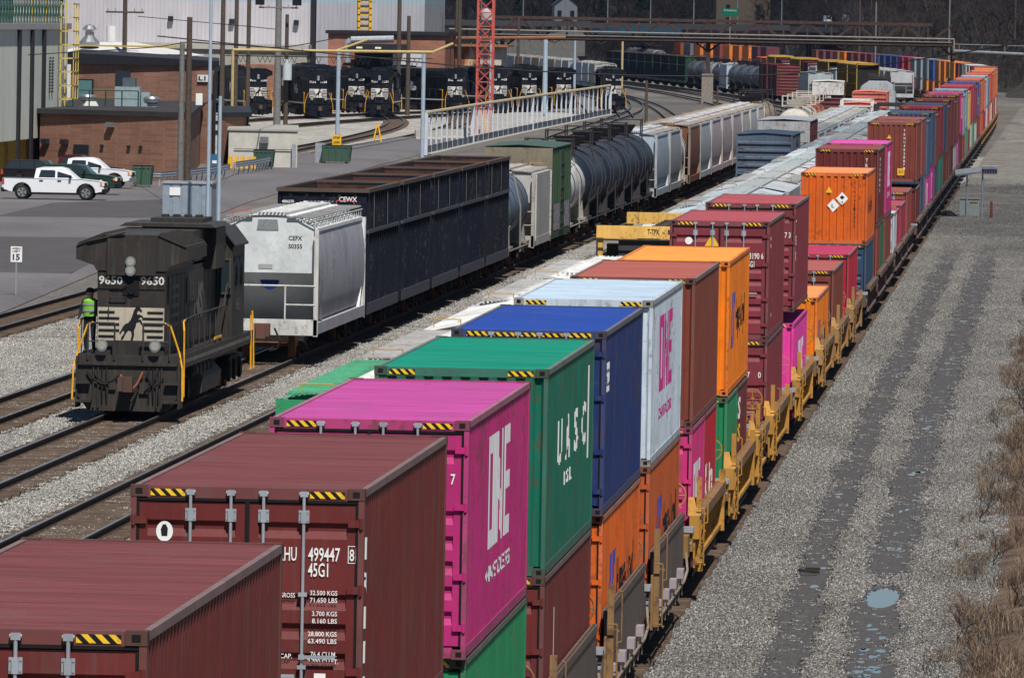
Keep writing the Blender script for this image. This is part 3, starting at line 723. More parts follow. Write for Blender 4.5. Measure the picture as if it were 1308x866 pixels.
WU = [(70.6,BRW,'plain','brown well car under the corner container'),(92.3,BRW,'plain','brown well car under the TRHU box'),(108.4,BRW,'plain','brown well car under the green lower container'),(124.6,BRW,'plain','grey brown flat-sided well car under the UASC stack'),
 (140.2,BRW,'plain','grey brown flat-sided well car under the blue box and orange box'),(155.9,BRW,'plain','grey brown flat-sided well car under the pale grey ONE stack'),
 (173.8,YLW,'ribbed','yellow ribbed well car under the rust brown box'),(192.2,YLW,'ribbed','yellow ribbed well car under the bright orange box'),(218.2,YLW,'ribbed','yellow ribbed well car under the warning triangle stack'),(240,YLW,'ribbed','yellow ribbed well car under the magenta lower ONE box'),
 (262.6,mix3(YLW,BRW,.35),'ribbed','rusty yellow well car under the lone orange container'),(280.6,mix3(YLW,BRW,.4),'ribbed','rusty yellow well car under the lone brown container'),(300,mix3(YLW,BRW,.45),'ribbed','rusty yellow well car under the lone crimson container')]
for y, c_, k_, l_ in WU: well_unit(y, 12.6, c_, k_, l_)
well_unit(202+5.5, 7.5, YLW, 'ribbed', 'short yellow connector car between the green and maroon stacks', detail=2)
for i, y in enumerate(NCAR_Y[13:]):
    j = i+13; c_ = [RBR, DGR][j > 19] if y < 780 else mix3(YLW, BRW, .3)
    if y > 1350: break
    lab = f'dark well car {["beneath the tall orange stack","under the maroon box with vertical letters","under the far magenta ONE stack","under the short pale box","under the patched red box","under the lone reddish brown box","under the yellow-plated end"][i]}' if i < 7 else \
        (f'well car under the {ords[i-7]} stack behind the yellow-plated brown end' if i-7 < len(seq) else f'distant well car, {ords[i-7-len(seq)]} from where the train starts to bend')
    well_unit(y, 12.6, c_, 'ribbed', lab, detail=1)
for y, yt in ((447, 'orange'), (500, 'amber')):
    pass

# ---------------------------------------------------------------- railway tracks
TIE = flat('weathered sleeper wood', (.12,.085,.062), .9, var=.5, scale=1.7)
RAILS_ = flat('rusty rail side', (.045,.032,.026), .75, var=.3)
RAILT = flat('polished rail head', (.50,.52,.56), .28, .9, var=.1)
def track(pathf, y0, y1, label_, step=6, ties=True, tie_y1=620):
    t = bpy.data.objects.new('railway_track', None); C.objects.link(t); struct(t)
    for sg in (-1, 1):
        m = M(); n = int((y1-y0)/step); rings = []; tops = []
        for i in range(n+1):
            y = y0+(y1-y0)*i/n; x, s = pathf(y); nrm = Vector((1, -s, 0)).normalized()
            def P(o_, z): q = Vector((x, y, 0))+nrm*(sg*.7525+o_); return (q.x, q.y, z)
            rings.append([P(-.037,-.005),P(.037,-.005),P(.037,-.04),P(.01,-.05),P(.01,-.15),P(.075,-.165),P(.075,-.175),P(-.075,-.175),P(-.075,-.165),P(-.01,-.15),P(-.01,-.05),P(-.037,-.04)])
            tops.append([P(-.034, 0), P(.034, 0)])
        m.loft(rings); m.mat(1).loft(tops, closed=False)
        m.build('rail', [RAILS_, RAILT], t)
    if ties:
        m = M(); y = y0
        while y < min(y1, tie_y1):
            x, s = pathf(y); r_ = random.uniform
            m.cbox((x+r_(-.05,.05), y, -.25+r_(-.008,.008)), 2.6+r_(-.05,.05), .23, .17, -math.atan(s)+r_(-.015,.015)); y += .53+r_(-.02,.02)
        m.build('sleepers', TIE, t)
    return t
track(P_MAIN, 40, 2000, 'main'); track(P_2, 120, 1600, '2'); track(P_3, 300, 1650, '3', tie_y1=700); track(P_4, 110, 1650, '4'); track(P_5, 110, 1600, '5'); track(P_6, 150, 1550, '6')
P_7 = path([(200,-37.75),(300,-37.8),(400,-38.2),(500,-39.6)])
track(P_7, 230, 500, '7')
# shed area tracks
P_8 = path([(640,-62.5),(720,-63.2),(800,-64.5),(880,-67.5),(940,-72),(1000,-79),(1060,-89)])
P_9 = path([(660,-59.2),(746,-59.5),(820,-60.2),(900,-62.6),(980,-67.8),(1043,-73.5),(1100,-80)])
P_10 = path([(780,-79),(850,-77),(900,-75),(950,-72),(1000,-68),(1060,-63)])
P_11 = path([(820,-88),(880,-85),(930,-82),(980,-77),(1020,-72),(1080,-66)])
P_12 = path([(640,-42.5),(720,-44.6),(830,-48),(950,-50.2),(1080,-53.5),(1220,-61.5),(1400,-79),(1600,-105)])
off = lambda P, d: (lambda y: (P(y)[0]+d, P(y)[1]))
for d in (-5,-10,-15): track(off(P_6, d), 1000, 1600, '', ties=False)
for d in (-5,): track(off(P_5, d+9.5), 960, 1600, '', ties=False)
for p_, a, b in ((P_8,690,1060),(P_9,700,1100),(P_10,790,1060),(P_11,830,1080),(P_12,700,1600)): track(p_, a, b, '', tie_y1=1000 if p_ is not P_12 else 700)
# ---------------------------------------------------------------- ground
def ballast_mat(name, a=(.21,.20,.185), lo=.45, hi=1.6, stones=True, tint=True):
    t = NT(name); co = t.coords((1,1,1))
    n1 = t.noise(co, .25, 5, .6); col = t.mix(1.0, a, t.ramp(n1, (.3,.70),(.7,1.2)), 'MULTIPLY'); n9 = t.noise(t.coords((1,.3,1)), 1.6, 5, .7); col = t.mix(1.0, col, t.ramp(n9, (.3,.65),(.7,1.3)), 'MULTIPLY')
    vo = t.n('ShaderNodeTexVoronoi', inp={'Scale': 16.0}); t.link(co, vo.inputs['Vector'])
    sx = t.n('ShaderNodeSeparateColor'); t.link(vo.outputs['Color'], sx.inputs[0])
    col = t.mix(1.0, col, t.ramp(sx.outputs[0], (0,lo),(.8,1.1),(1,hi)), 'MULTIPLY')
    if tint:
        n2 = t.noise(co, .09, 4, .6); col = t.mix(t.ramp(n2,(.50,0),(.68,.5)), col, (.13,.085,.055))
    t.bump(vo.outputs['Distance'], .6, .04)
    return t.out(col, .9)
BAL = ballast_mat('track ballast')
def gmat():
    """far ground: ballast with dark sooty and brown patches"""
    t = NT('yard ground'); co = t.coords((1,1,1)); mp = t.coords((1,.25,1))
    n1 = t.noise(mp, .05, 6, .6); n2 = t.noise(mp, .35, 5, .65)
    col = t.mix(t.ramp(n1,(.38,0),(.62,1)), (.105,.098,.093), (.18,.165,.15))
    col = t.mix(t.ramp(n2,(.45,0),(.7,.6)), col, (.10,.085,.07))
    vo = t.n('ShaderNodeTexVoronoi', inp={'Scale': 14.0}); t.link(co, vo.inputs['Vector'])
    sx = t.n('ShaderNodeSeparateColor'); t.link(vo.outputs['Color'], sx.inputs[0])
    col = t.mix(1.0, col, t.ramp(sx.outputs[0], (0,.5),(1,1.5)), 'MULTIPLY')
    t.bump(vo.outputs['Distance'], .5, .04)
    return t.out(col, .92)
GM = gmat()
m = M(); m.quad((-2500,-200,-.30),(2500,-200,-.30),(2500,4500,-.30),(-2500,4500,-.30)); g = m.build('ground', GM); struct(g)
# near ballast sheet with the old wet track beds: real low strips with a height field
import numpy as np
rng = np.random.default_rng(5)
def vnoise(x, y, s, seed=0):
    """smooth value noise, numpy"""
    r = np.random.default_rng(seed).random((257, 257)); X = x/s; Y = y/s
    xi = np.floor(X).astype(int); yi = np.floor(Y).astype(int); fx = X-xi; fy = Y-yi; fx = fx*fx*(3-2*fx); fy = fy*fy*(3-2*fy)
    a = r[yi % 257, xi % 257]; b = r[yi % 257, (xi+1) % 257]; c = r[(yi+1) % 257, xi % 257]; d = r[(yi+1) % 257, (xi+1) % 257]
    return (a*(1-fx)+b*fx)*(1-fy)+(c*(1-fx)+d*fx)*fy
B1 = [(130,-4.7),(153,-4.91),(177,-5.18),(208,-5.45),(269,-5.75),(347,-5.95),(420,-6.1),(470,-6.3),(560,-7)]
B2 = [(130,-3.3),(153,-3.48),(177,-3.74),(208,-3.87),(270,-4.1),(347,-4.2),(420,-4.3),(470,-4.5),(560,-5)]
def band(x, y, B, w_):
    cx = np.interp(y, [b[0] for b in B], [b[1] for b in B]); return np.abs(x-cx)/w_
def wet(x, y):
    """0..1: how much an old track bed lies here"""
    n = vnoise(x, y*.22, .55, 3)*.55+vnoise(x, y*.3, .17, 4)*.45+ .35*(vnoise(x, y, 9, 9)-.5)
    w1 = 1-band(x, y, B1, .46+.0004*(y-150)); w2 = 1-band(x, y, B2, .55+.0006*(y-150))
    gap2 = np.exp(-((y-181)/3.0)**2)*.9
    q = np.maximum(w1, w2-gap2); fade = np.clip((500-y)/80, 0, 1)
    return np.clip((q*1.5+ (n-.5)*1.3)*1.6+.05, 0, 1)*fade*(q > -.25)
def puddle_list():
    out = [(-3.70, 177.0, .33, 3.0)]
    r_ = random.Random(11)
    for y0, x0, n in ((153,-3.50,9),(158,-3.55,7),(163,-3.6,6),(168,-3.62,4),(190,-3.78,5),(197,-3.8,5),(212,-3.85,4),(225,-3.9,4),(250,-4.0,3),(187,-5.2,3),(180,-5.2,1),(218,-5.5,2),(300,-4.15,3),(342,-4.2,4)):
        for k in range(n): out.append((x0+r_.uniform(-.16,.16), y0+r_.uniform(-4,4), r_.uniform(.03,.10), r_.uniform(.12,.5)))
    return out
def mk_wet():
    t = NT('damp dark cinder'); co = t.coords((1,1,1)); n = t.noise(co, 4, 5, .6)
    vo = t.n('ShaderNodeTexVoronoi', inp={'Scale': 22.0}); t.link(co, vo.inputs['Vector']); sx = t.n('ShaderNodeSeparateColor'); t.link(vo.outputs['Color'], sx.inputs[0])
    col = t.mix(1.0, t.mix(n, (.045,.043,.045), (.095,.09,.085)), t.ramp(sx.outputs[0], (0,.6),(1,1.5)), 'MULTIPLY'); t.bump(vo.outputs['Distance'], .25, .015)
    return t.out(col, t.math('ADD', t.math('MULTIPLY', n, .5), .35))
WETM = mk_wet()
_w = NT('puddle water'); WATER = _w.out((.03,.07,.13), .0, 0, 1.0)  # blue base tint paints in the reflected sky
PUD = puddle_list()
def dip(x, y):
    d = np.zeros_like(x)
    for px_, py_, ra, rb in PUD: d = np.maximum(d, np.clip(1.5-((x-px_)/ra)**2-((y-py_)/rb)**2, 0, 1))
    return d*(.75+.5*vnoise(x*5, y*1.2, 1.0, 33))
# strip meshes: ground sheet faces tagged wet where the beds lie
def sheet(name, x0, x1, y0, y1, dx, dy, z, mats, fm=None):
    nx = int((x1-x0)/dx)+1; ny = int((y1-y0)/dy)+1
    X, Y = np.meshgrid(np.linspace(x0, x1, nx), np.linspace(y0, y1, ny)); Z = z(X, Y) if callable(z) else np.full_like(X, z)
    V = np.stack([X.ravel(), Y.ravel(), Z.ravel()], 1); idx = np.arange(nx*ny).reshape(ny, nx)
    F = np.stack([idx[:-1,:-1].ravel(), idx[:-1,1:].ravel(), idx[1:,1:].ravel(), idx[1:,:-1].ravel()], 1)
    me = bpy.data.meshes.new(name); me.from_pydata(V.tolist(), [], F.tolist())
    for m_ in mats: me.materials.append(m_)
    if fm is not None:
        cx = V[F].mean(1); me.polygons.foreach_set('material_index', fm(cx[:,0], cx[:,1]).astype(np.int32))
    me.polygons.foreach_set('use_smooth', [True]*len(F)); me.update()
    return obj(name, me)
g = sheet('ground', -7.9, 1.5, 120, 560, .07, .35, lambda x, y: -.24-.05*np.maximum(wet(x, y), dip(x, y) > .02)-.022*dip(x, y)+.006*vnoise(x*6, y*2, 1.0, 41), [BAL, WETM], lambda x, y: ((wet(x, y) > .5) | (dip(x, y) > .02))*1); struct(g)
BAL_LIT = ballast_mat('sunlit ballast bed', (.33,.315,.285))  # brighter copy of the track ballast, sunlight put into its colour
m = M(); m.quad((-36.5,60,-.28),(-7.9,60,-.28),(-7.9,760,-.28),(-36.5,760,-.28)); g = m.build('ground', BAL_LIT); struct(g)
for i, (x, y, rx, ry) in enumerate(PUD):
    n = 26; r_ = random.Random(i); pts = []
    ph = [r_.uniform(0, 6.28) for _ in range(4)]
    for k in range(n):
        a = 2*math.pi*k/n; q = 1+.16*math.sin(3*a+ph[0])+.12*math.sin(5*a+ph[1])+.10*math.sin(9*a+ph[2])+.07*math.sin(13*a+ph[3])
        pts.append((x+1.25*rx*q*math.cos(a), y+1.25*ry*q*math.sin(a), -.2935))
    m = M(); m.add(pts, [tuple(range(n))]); o = m.build('puddle', WATER); struct(o)
# loose stones, as one countless mass: small rubble tiles instanced on points
def stone_tile(seed, n, smin, smax, size=1.0):
    r_ = np.random.default_rng(seed); m = M()
    base = [(1,0,0),(-1,0,0),(0,1,0),(0,-1,0),(0,0,1),(0,0,-1)]; F = [(0,2,4),(2,1,4),(1,3,4),(3,0,4),(2,0,5),(1,2,5),(3,1,5),(0,3,5)]
    for k in range(n):
        c = r_.random(2)*size-size/2; s_ = r_.uniform(smin, smax, 3)/2; a = Matrix.Rotation(r_.uniform(0, 6.3), 3, Vector(r_.normal(size=3)).normalized())
        vs = [a @ Vector((b[0]*s_[0]*r_.uniform(.7,1.2), b[1]*s_[1]*r_.uniform(.7,1.2), b[2]*s_[2]*r_.uniform(.7,1.2))) + Vector((c[0], c[1], s_[2]*.3)) for b in base]
        m.add(vs, F)
    return m
def stone_mat(name, stops):
    t = NT(name); ge = t.n('ShaderNodeNewGeometry'); tc = t.n('ShaderNodeTexCoord'); oi = t.n('ShaderNodeObjectInfo')
    r1 = t.math('FRACT', t.math('ADD', ge.outputs['Random Per Island'], oi.outputs['Random']))
    col = t.ramp(r1, *stops)
    geo = t.n('ShaderNodeNewGeometry'); mp = t.n('ShaderNodeMapping'); mp.inputs['Scale'].default_value = (1, .3, 1); t.link(geo.outputs['Position'], mp.inputs['Vector'])
    n = t.noise(mp.outputs[0], .35, 4, .6); col = t.mix(1.0, col, t.ramp(n, (.3,.75),(.7,1.15)), 'MULTIPLY')
    return t.out(col, .85)
STN = stone_mat('ballast stones', ((0,(.035,.034,.034)),(.3,(.085,.083,.08)),(.6,(.17,.163,.152)),(.85,(.29,.28,.26)),(1,(.55,.53,.50))))  # darker right-hand stones carry the cloud shade in their colour
def scatter(name, pts, tiles, seed=0, scl=(.9, 1.1)):
    """one object: geometry nodes instance the tiles on the points"""
    me = bpy.data.meshes.new(name); me.from_pydata(pts, [], []); o = obj(name, me)
    ng = bpy.data.node_groups.new(name, 'GeometryNodeTree')
    ng.interface.new_socket('Geometry', in_out='INPUT', socket_type='NodeSocketGeometry'); ng.interface.new_socket('Geometry', in_out='OUTPUT', socket_type='NodeSocketGeometry')
    N = ng.nodes; L_ = ng.links; gi = N.new('NodeGroupInput'); go = N.new('NodeGroupOutput')
    col = bpy.data.collections.new(name+' kit')
    for t_ in tiles: col.objects.link(t_)
    ci = N.new('GeometryNodeCollectionInfo'); ci.inputs['Collection'].default_value = col; ci.inputs['Separate Children'].default_value = True; ci.inputs['Reset Children'].default_value = True
    ip = N.new('GeometryNodeInstanceOnPoints'); ip.inputs['Pick Instance'].default_value = True
    rv = N.new('FunctionNodeRandomValue'); rv.data_type = 'FLOAT_VECTOR'; rv.inputs[0].default_value = (0,0,0); rv.inputs[1].default_value = (0,0,6.283); rv.inputs['Seed'].default_value = seed
    rs = N.new('FunctionNodeRandomValue'); rs.data_type = 'FLOAT'; rs.inputs[2].default_value = scl[0]; rs.inputs[3].default_value = scl[1]; rs.inputs['Seed'].default_value = seed+1
    L_.new(gi.outputs[0], ip.inputs['Points']); L_.new(ci.outputs[0], ip.inputs['Instance']); L_.new(rv.outputs[0], ip.inputs['Rotation']); L_.new(rs.outputs[1], ip.inputs['Scale']); L_.new(ip.outputs[0], go.inputs[0])
    md = o.modifiers.new('scatter', 'NODES'); md.node_group = ng
    struct(o, 'stuff'); return o
STN_LIT = stone_mat('sunlit ballast stones', ((0,(.07,.066,.06)),(.3,(.18,.17,.155)),(.6,(.31,.30,.275)),(.85,(.44,.425,.39)),(1,(.68,.66,.61))))  # lighter left-hand copy of the stones, sunlight painted into the colour
tiles = []
for k in range(6): tiles.append(bpy.data.objects.new('stones', stone_tile(k, 340, .03, .07).mesh('stones', STN_LIT)))
tiles_s = [bpy.data.objects.new('stones', stone_tile(50+k, 34, .03, .07).mesh('stones', STN)) for k in range(4)]
# right-of-way right of the train
pa, pb = [], []
for y in np.arange(128, 470, .8):
    for x in np.arange(-7.6, 1.0, .8):
        x_, y_ = x+rng.uniform(-.1,.1), y+rng.uniform(-.1,.1)
        pa.append((x_, y_))
pa = np.array(pa)
# finer 0.33 m tiles so that the edge of the old beds stays ragged
tiles_f = [bpy.data.objects.new('stones', stone_tile(100+k, 20, .022, .056, .20).mesh('stones', STN)) for k in range(8)]
gx, gy = np.meshgrid(np.arange(-7.7, 1.0, .17), np.arange(136, 470, .17)); gx = (gx+rng.uniform(-.05,.05,gx.shape)).ravel(); gy = (gy+rng.uniform(-.05,.05,gy.shape)).ravel()
wv = wet(gx, gy); keep = (rng.random(len(wv)) > wv*.95-.02) & ~((((gx-PUD[0][0])/.42)**2+((gy-PUD[0][1])/3.6)**2) < 1)
for (px_, py_, ra, rb) in PUD[1:]: keep &= ~((((gx-px_)/(ra+.10))**2+((gy-py_)/(rb+.25))**2) < 1)
keep &= (gy < 260) | (rng.random(len(gy)) < .8)
scatter('gravel', np.stack([gx[keep], gy[keep], (-.245-.05*np.maximum(wv, dip(gx, gy) > .02))[keep]], 1).tolist(), tiles_f, 3)
# between and beside the left tracks
P = []
for y in np.arange(165, 430, .8):
    for x in np.arange(-36, -9.8, .8):
        d = min(abs(x-f(y)[0]) for f in (P_4, P_5, P_6))
        z = -.205 if d < 1.3 else -.26
        if d < 1.3 and random.random() < .35: continue
        if y > 300 and random.random() < .2: continue
        P.append((x+rng.uniform(-.1,.1), y+rng.uniform(-.1,.1), z))
PR = []
for y in np.arange(470, 700, .95):
    for x in np.arange(-7.4, 3, .95): PR.append((x+rng.uniform(-.2,.2), y+rng.uniform(-.2,.2), -.26)) if rng.random() < .75 else None
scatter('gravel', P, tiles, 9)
scatter('gravel', PR, [bpy.data.objects.new('stones', stone_tile(200+k, 300, .03, .08).mesh('stones', STN)) for k in range(4)], 12)
gravel_note = len(P)
# ---------------------------------------------------------------- asphalt yard road on the left
def asphalt():
    t = NT('worn asphalt'); co = t.coords((1,.35,1)); n1 = t.noise(co, .12, 5, .6); n2 = t.noise(co, 1.3, 5, .65)
    col = t.mix(t.ramp(n1,(.35,0),(.65,1)), (.125,.115,.12), (.17,.16,.162)); col = t.mix(t.ramp(n2,(.55,0),(.72,.45)), col, (.075,.07,.07))
    return t.out(col, t.math('ADD', t.math('MULTIPLY', n2, .3), .55))
ASP = asphalt()
m = M()
edge = [(300,-39.3),(331,-40.2),(380,-42.3),(421,-44.6),(470,-47.0),(527,-49.4),(600,-51.0),(660,-52.3),(720,-53.2),(800,-53.6)]
left = [(300,-75),(331,-75),(380,-75),(421,-75),(470,-75),(527,-75),(600,-72),(660,-60.5),(720,-60.8),(800,-60.8)]
m.loft([[(a[1],a[0],-.05) for a in edge],[(b[1],b[0],-.05) for b in left]], closed=False)
struct(m.build('road', ASP))
m = M(); m.loft([[(a[1]+.5,a[0],-.27) for a in edge],[(a[1],a[0],-.05) for a in edge]], closed=False); struct(m.build('kerb', ASP))
PATCH = flat('dark asphalt patch', (.085,.08,.082), .8, var=.2, scale=.6)
m = M(); m.add([(-60,372,-.046),(-41.9,372,-.046),(-45.2,432,-.046),(-60,425,-.046)], [(0,1,2,3)]); struct(m.build('road', PATCH))
m = M(); m.add([(-57,470,-.045),(-47.2,474,-.045),(-48.2,500,-.045),(-53,520,-.045),(-58,505,-.045)], [(0,1,2,3,4)]); struct(m.build('road', PATCH))
m = M(); n = 22; m.add([(-38.6+.75*math.cos(k*6.283/n)*(1+.2*math.sin(k*1.7)), 361+4.5*math.sin(k*6.283/n), -.2) for k in range(n)], [tuple(range(n))]); struct(m.build('puddle', WATER))
# pale ground round the engine terminal
PALE = ballast_mat('pale ballast', (.40,.385,.35), .75, 1.25, tint=True)
m = M(); m.add([(-105,690,-.22),(-60.9,690,-.22),(-53.6,800,-.22),(-52,900,-.22),(-54,1000,-.22),(-60,1040,-.22),(-105,1040,-.22)], [(0,1,2,3,4,5,6)]); struct(m.build('ground', PALE))
struct(sheet('ground', -7.9, 10, 560, 1200, .5, 2, lambda x, y: -.24+(vnoise(x, y*.12, 2.5, 6)-.5)*.22, [ballast_mat('far right ballast', (.225,.215,.195), .5, 1.5)]))  # slightly lighter ballast on the far right
# ---------------------------------------------------------------- freight cars (origin: middle of the near end at rail top, +y away)
INNERR = flat('dark rust inside', (.075,.032,.022), .9, var=.5, scale=1.2)
def on_path(t, pathf, y, L):
    x, s = pathf(y+L/2); hd = Vector((s, 1, 0)).normalized()
    t.location = (x-hd.x*L/2, y+L/2-hd.y*L/2, 0); t.rotation_euler = (0, 0, -math.atan(s)); return t
def section_hopper(zc=4.15, w_=1.58, roof=.42, curved=True):
    """right half outline from the sill up, x>0"""
    if curved: s = [(1.30,1.05),(1.50,1.35),(1.585,1.9),(1.61,2.5),(1.585,3.2),(1.52,3.75),(1.44,zc)]
    else: s = [(w_,1.05),(w_,zc)]
    return s, [(1.44 if curved else w_, zc), (.62, zc+roof), (0, zc+roof+.02)]
def hopper(L, pathf, y, col, label, roofcol=None, trough=None, grate=None, curved=True, zc=4.13, ribs=0, end_low=True, posts=None, group='covered hopper cars', detail=2, text=None, name='hopper_car', runs=True, rails=True, sidecol=None, rh=.17):
    t = on_path(thing(name, label, 'hopper car', group=group), pathf, y, L)
    roofcol = roofcol or mix3(col, (.6,.6,.6), .4); trough = trough or roofcol; grate = grate or mix3(roofcol, (.3,.3,.3), .3); posts = posts or col
    k = ('hop', L, curved, zc, ribs, end_low, rh)
    if k not in _cm:
        side, rf = section_hopper(zc, roof=rh, curved=curved); e = .95
        m = M(); full = [(x, z) for x, z in side]+[(-x, z) for x, z in reversed(side)]
        # side walls between the end posts
        n = 1
        for sg in (-1, 1):
            m.loft([[(sg*x, .55, z) for x, z in side], [(sg*x, L-.55, z) for x, z in side]], closed=False)
            for q in range(ribs):
                yy = .9+(L-1.8)*q/(ribs-1) if ribs > 1 else L/2
                m.loft([[(sg*(x+.0), yy, z) for x, z in side]+[(sg*(x+.07), yy, z) for x, z in reversed(side)], [(sg*(x+.0), yy+.1, z) for x, z in side]+[(sg*(x+.07), yy+.1, z) for x, z in reversed(side)]])
            m.box(*sorted((sg*1.42, sg*1.60)), .3, L-.3, .82, 1.18)
        # hopper bays beneath
        nb = 3
        for q in range(nb):
            c = 3.2+(L-6.4)*(q+.5)/nb; h = (L-6.6)/nb/2
            m.loft([[(-1.35,c-h,1.1),(1.35,c-h,1.1),(1.35,c+h,1.1),(-1.35,c+h,1.1)], [(-.35,c-.35,.35),(.35,c-.35,.35),(.35,c+.35,.35),(-.35,c+.35,.35)]])
        _cm[k] = m.mesh('hopper_body', PAINT, True)
        m = M()
        for y0, dd in ((.55, 1),):  # end sheet, overhang and slope sheet
            top = [(x, y0, z) for x, z in full if z > 2.55]
            zz = 2.75
            w2 = 1.58
            m.add([(-w2,y0,zz),(w2,y0,zz),(w2,y0,zc),(.62,y0,zc+rh),(-.62,y0,zc+rh),(-w2,y0,zc)], [(0,1,2,3,4,5)])
            m.add([(-w2,y0,zz),(w2,y0,zz),(w2,y0+dd*1.7,1.15),(-w2,y0+dd*1.7,1.15)], [(0,1,2,3)])
        _cm[k+('e',)] = m.mesh('end_sheet', PAINT_CLEAN, False)
        m = M()
        for y0, dd in ((.2, 1),):
            for sg in (-1, 1):
                m.box(*sorted((sg*1.46, sg*1.60)), *sorted((y0, y0+dd*.12)), .75, zc+.02); m.box(*sorted((sg*1.50, sg*1.58)), *sorted((y0+dd*.3, y0+dd*.5)), .8, 2.9)
                for q in range(7): m.box(*sorted((sg*1.05, sg*1.46)), *sorted((y0-dd*.02, y0+dd*.02)), 1.0+q*.38, 1.04+q*.38) if sg < 0 else None
                m.box(*sorted((sg*1.0, sg*1.04)), *sorted((y0, y0+dd*.04)), 1.0, 3.4) if sg < 0 else None
            m.box(-1.58, 1.58, *sorted((y0, y0+dd*.25)), .78, 1.28)
            m.tube([(-1.5,y0,2.35),(.55,y0,2.35)], .03); m.tube([(.55,y0,1.2),(.55,y0,2.38)], .03); m.tube([(.55,y0,1.75),(1.5,y0,1.75)], .025); m.tube([(.55,y0,2.35),(1.5,y0,2.35)], .025)
        _cm[k+('p',)] = m.mesh('end_frame', PAINT)
        m = M(); rr = rf
        for sg in (-1, 1):
            m.loft([[(sg*x, .5, z+.012) for x, z in rr], [(sg*x, L-.5, z+.012) for x, z in rr]], closed=False)
            m.box(*sorted((sg*1.42, sg*1.50)), .5, L-.5, zc-.07, zc+.035)
        q = 1.0
        while q < L-.5:
            for sg in (-1, 1): m.cbox((sg*1.02, q, zc+rh/2+.03), .84, .05, .035, 0, 0, sg*math.atan2(rh,.82))
            q += 1.55
        _cm[k+('r',)] = m.mesh('roof', ROOFP)
        m = M(); z = zc+rh+.02; m.box(-.44, .44, .8, L-.8, z-.04, z+.05)
        q = .9; i = 0
        while q < L-2.0:
            m.box(-.46, .46, q, q+1.44, z+.045, z+.085); m.box(-.34,-.22,q+.65,q+.75,z+.08,z+.13); m.box(.22,.34,q+.65,q+.75,z+.08,z+.13)
            q += 1.52; i += 1
        _cm[k+('t',)] = m.mesh('hatch_covers', ROOFP)
        m = M(); z = zc+rh+.12
        for sg in (-1, 1):
            for xx in (.56, .66, .76, .86, .96, 1.06, 1.16, 1.26, 1.36): m.box(*sorted((sg*xx, sg*(xx+.055))), .45, L-.45, z-.16-.03*(xx-.5), z-.13-.03*(xx-.5))
            q = .45
            while q < L-.4: m.box(*sorted((sg*.55, sg*1.43)), q, q+.07, z-.17, z-.125); q += .30
        for y0 in (.45, L-.75):
            q = -.5
            while q < .5: m.box(q, q+.05, y0, y0+.5, z-.02, z); q += .12
        _cm[k+('g',)] = m.mesh('running_board', PAINT)
        m = M().tube([(-.30,0,-.1),(-.30,0,.08),(.30,0,.08),(.30,0,-.1)], .012)
        _cm[k+('y',)] = m.mesh('grab_bar', PAINT)
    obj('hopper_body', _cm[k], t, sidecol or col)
    for q in (0, 1):
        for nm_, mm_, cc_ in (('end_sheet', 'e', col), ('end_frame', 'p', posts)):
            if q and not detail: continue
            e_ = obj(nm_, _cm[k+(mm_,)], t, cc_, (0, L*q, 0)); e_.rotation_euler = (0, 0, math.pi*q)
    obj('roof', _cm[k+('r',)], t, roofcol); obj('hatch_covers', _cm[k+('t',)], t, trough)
    if runs: obj('running_board', _cm[k+('g',)], t, grate)
    if rails:
        for sx, yy in ((-.9,.5),(.9,L-.5)): obj('grab_bar', _cm[k+('y',)], t, (.55,.33,.06) if rails is True else rails, (sx, yy, zc+rh+.06))
    if detail: bogie(t, 1.9); bogie(t, L-1.9)
    if text:
        mm = M()
        for i, s_ in enumerate(text): put_text(mm, s_, (.60, .545, 3.78-i*.26), (1,0,0), (0,0,1), .15)
        mm.build('lettering', BLK, t)
    return t
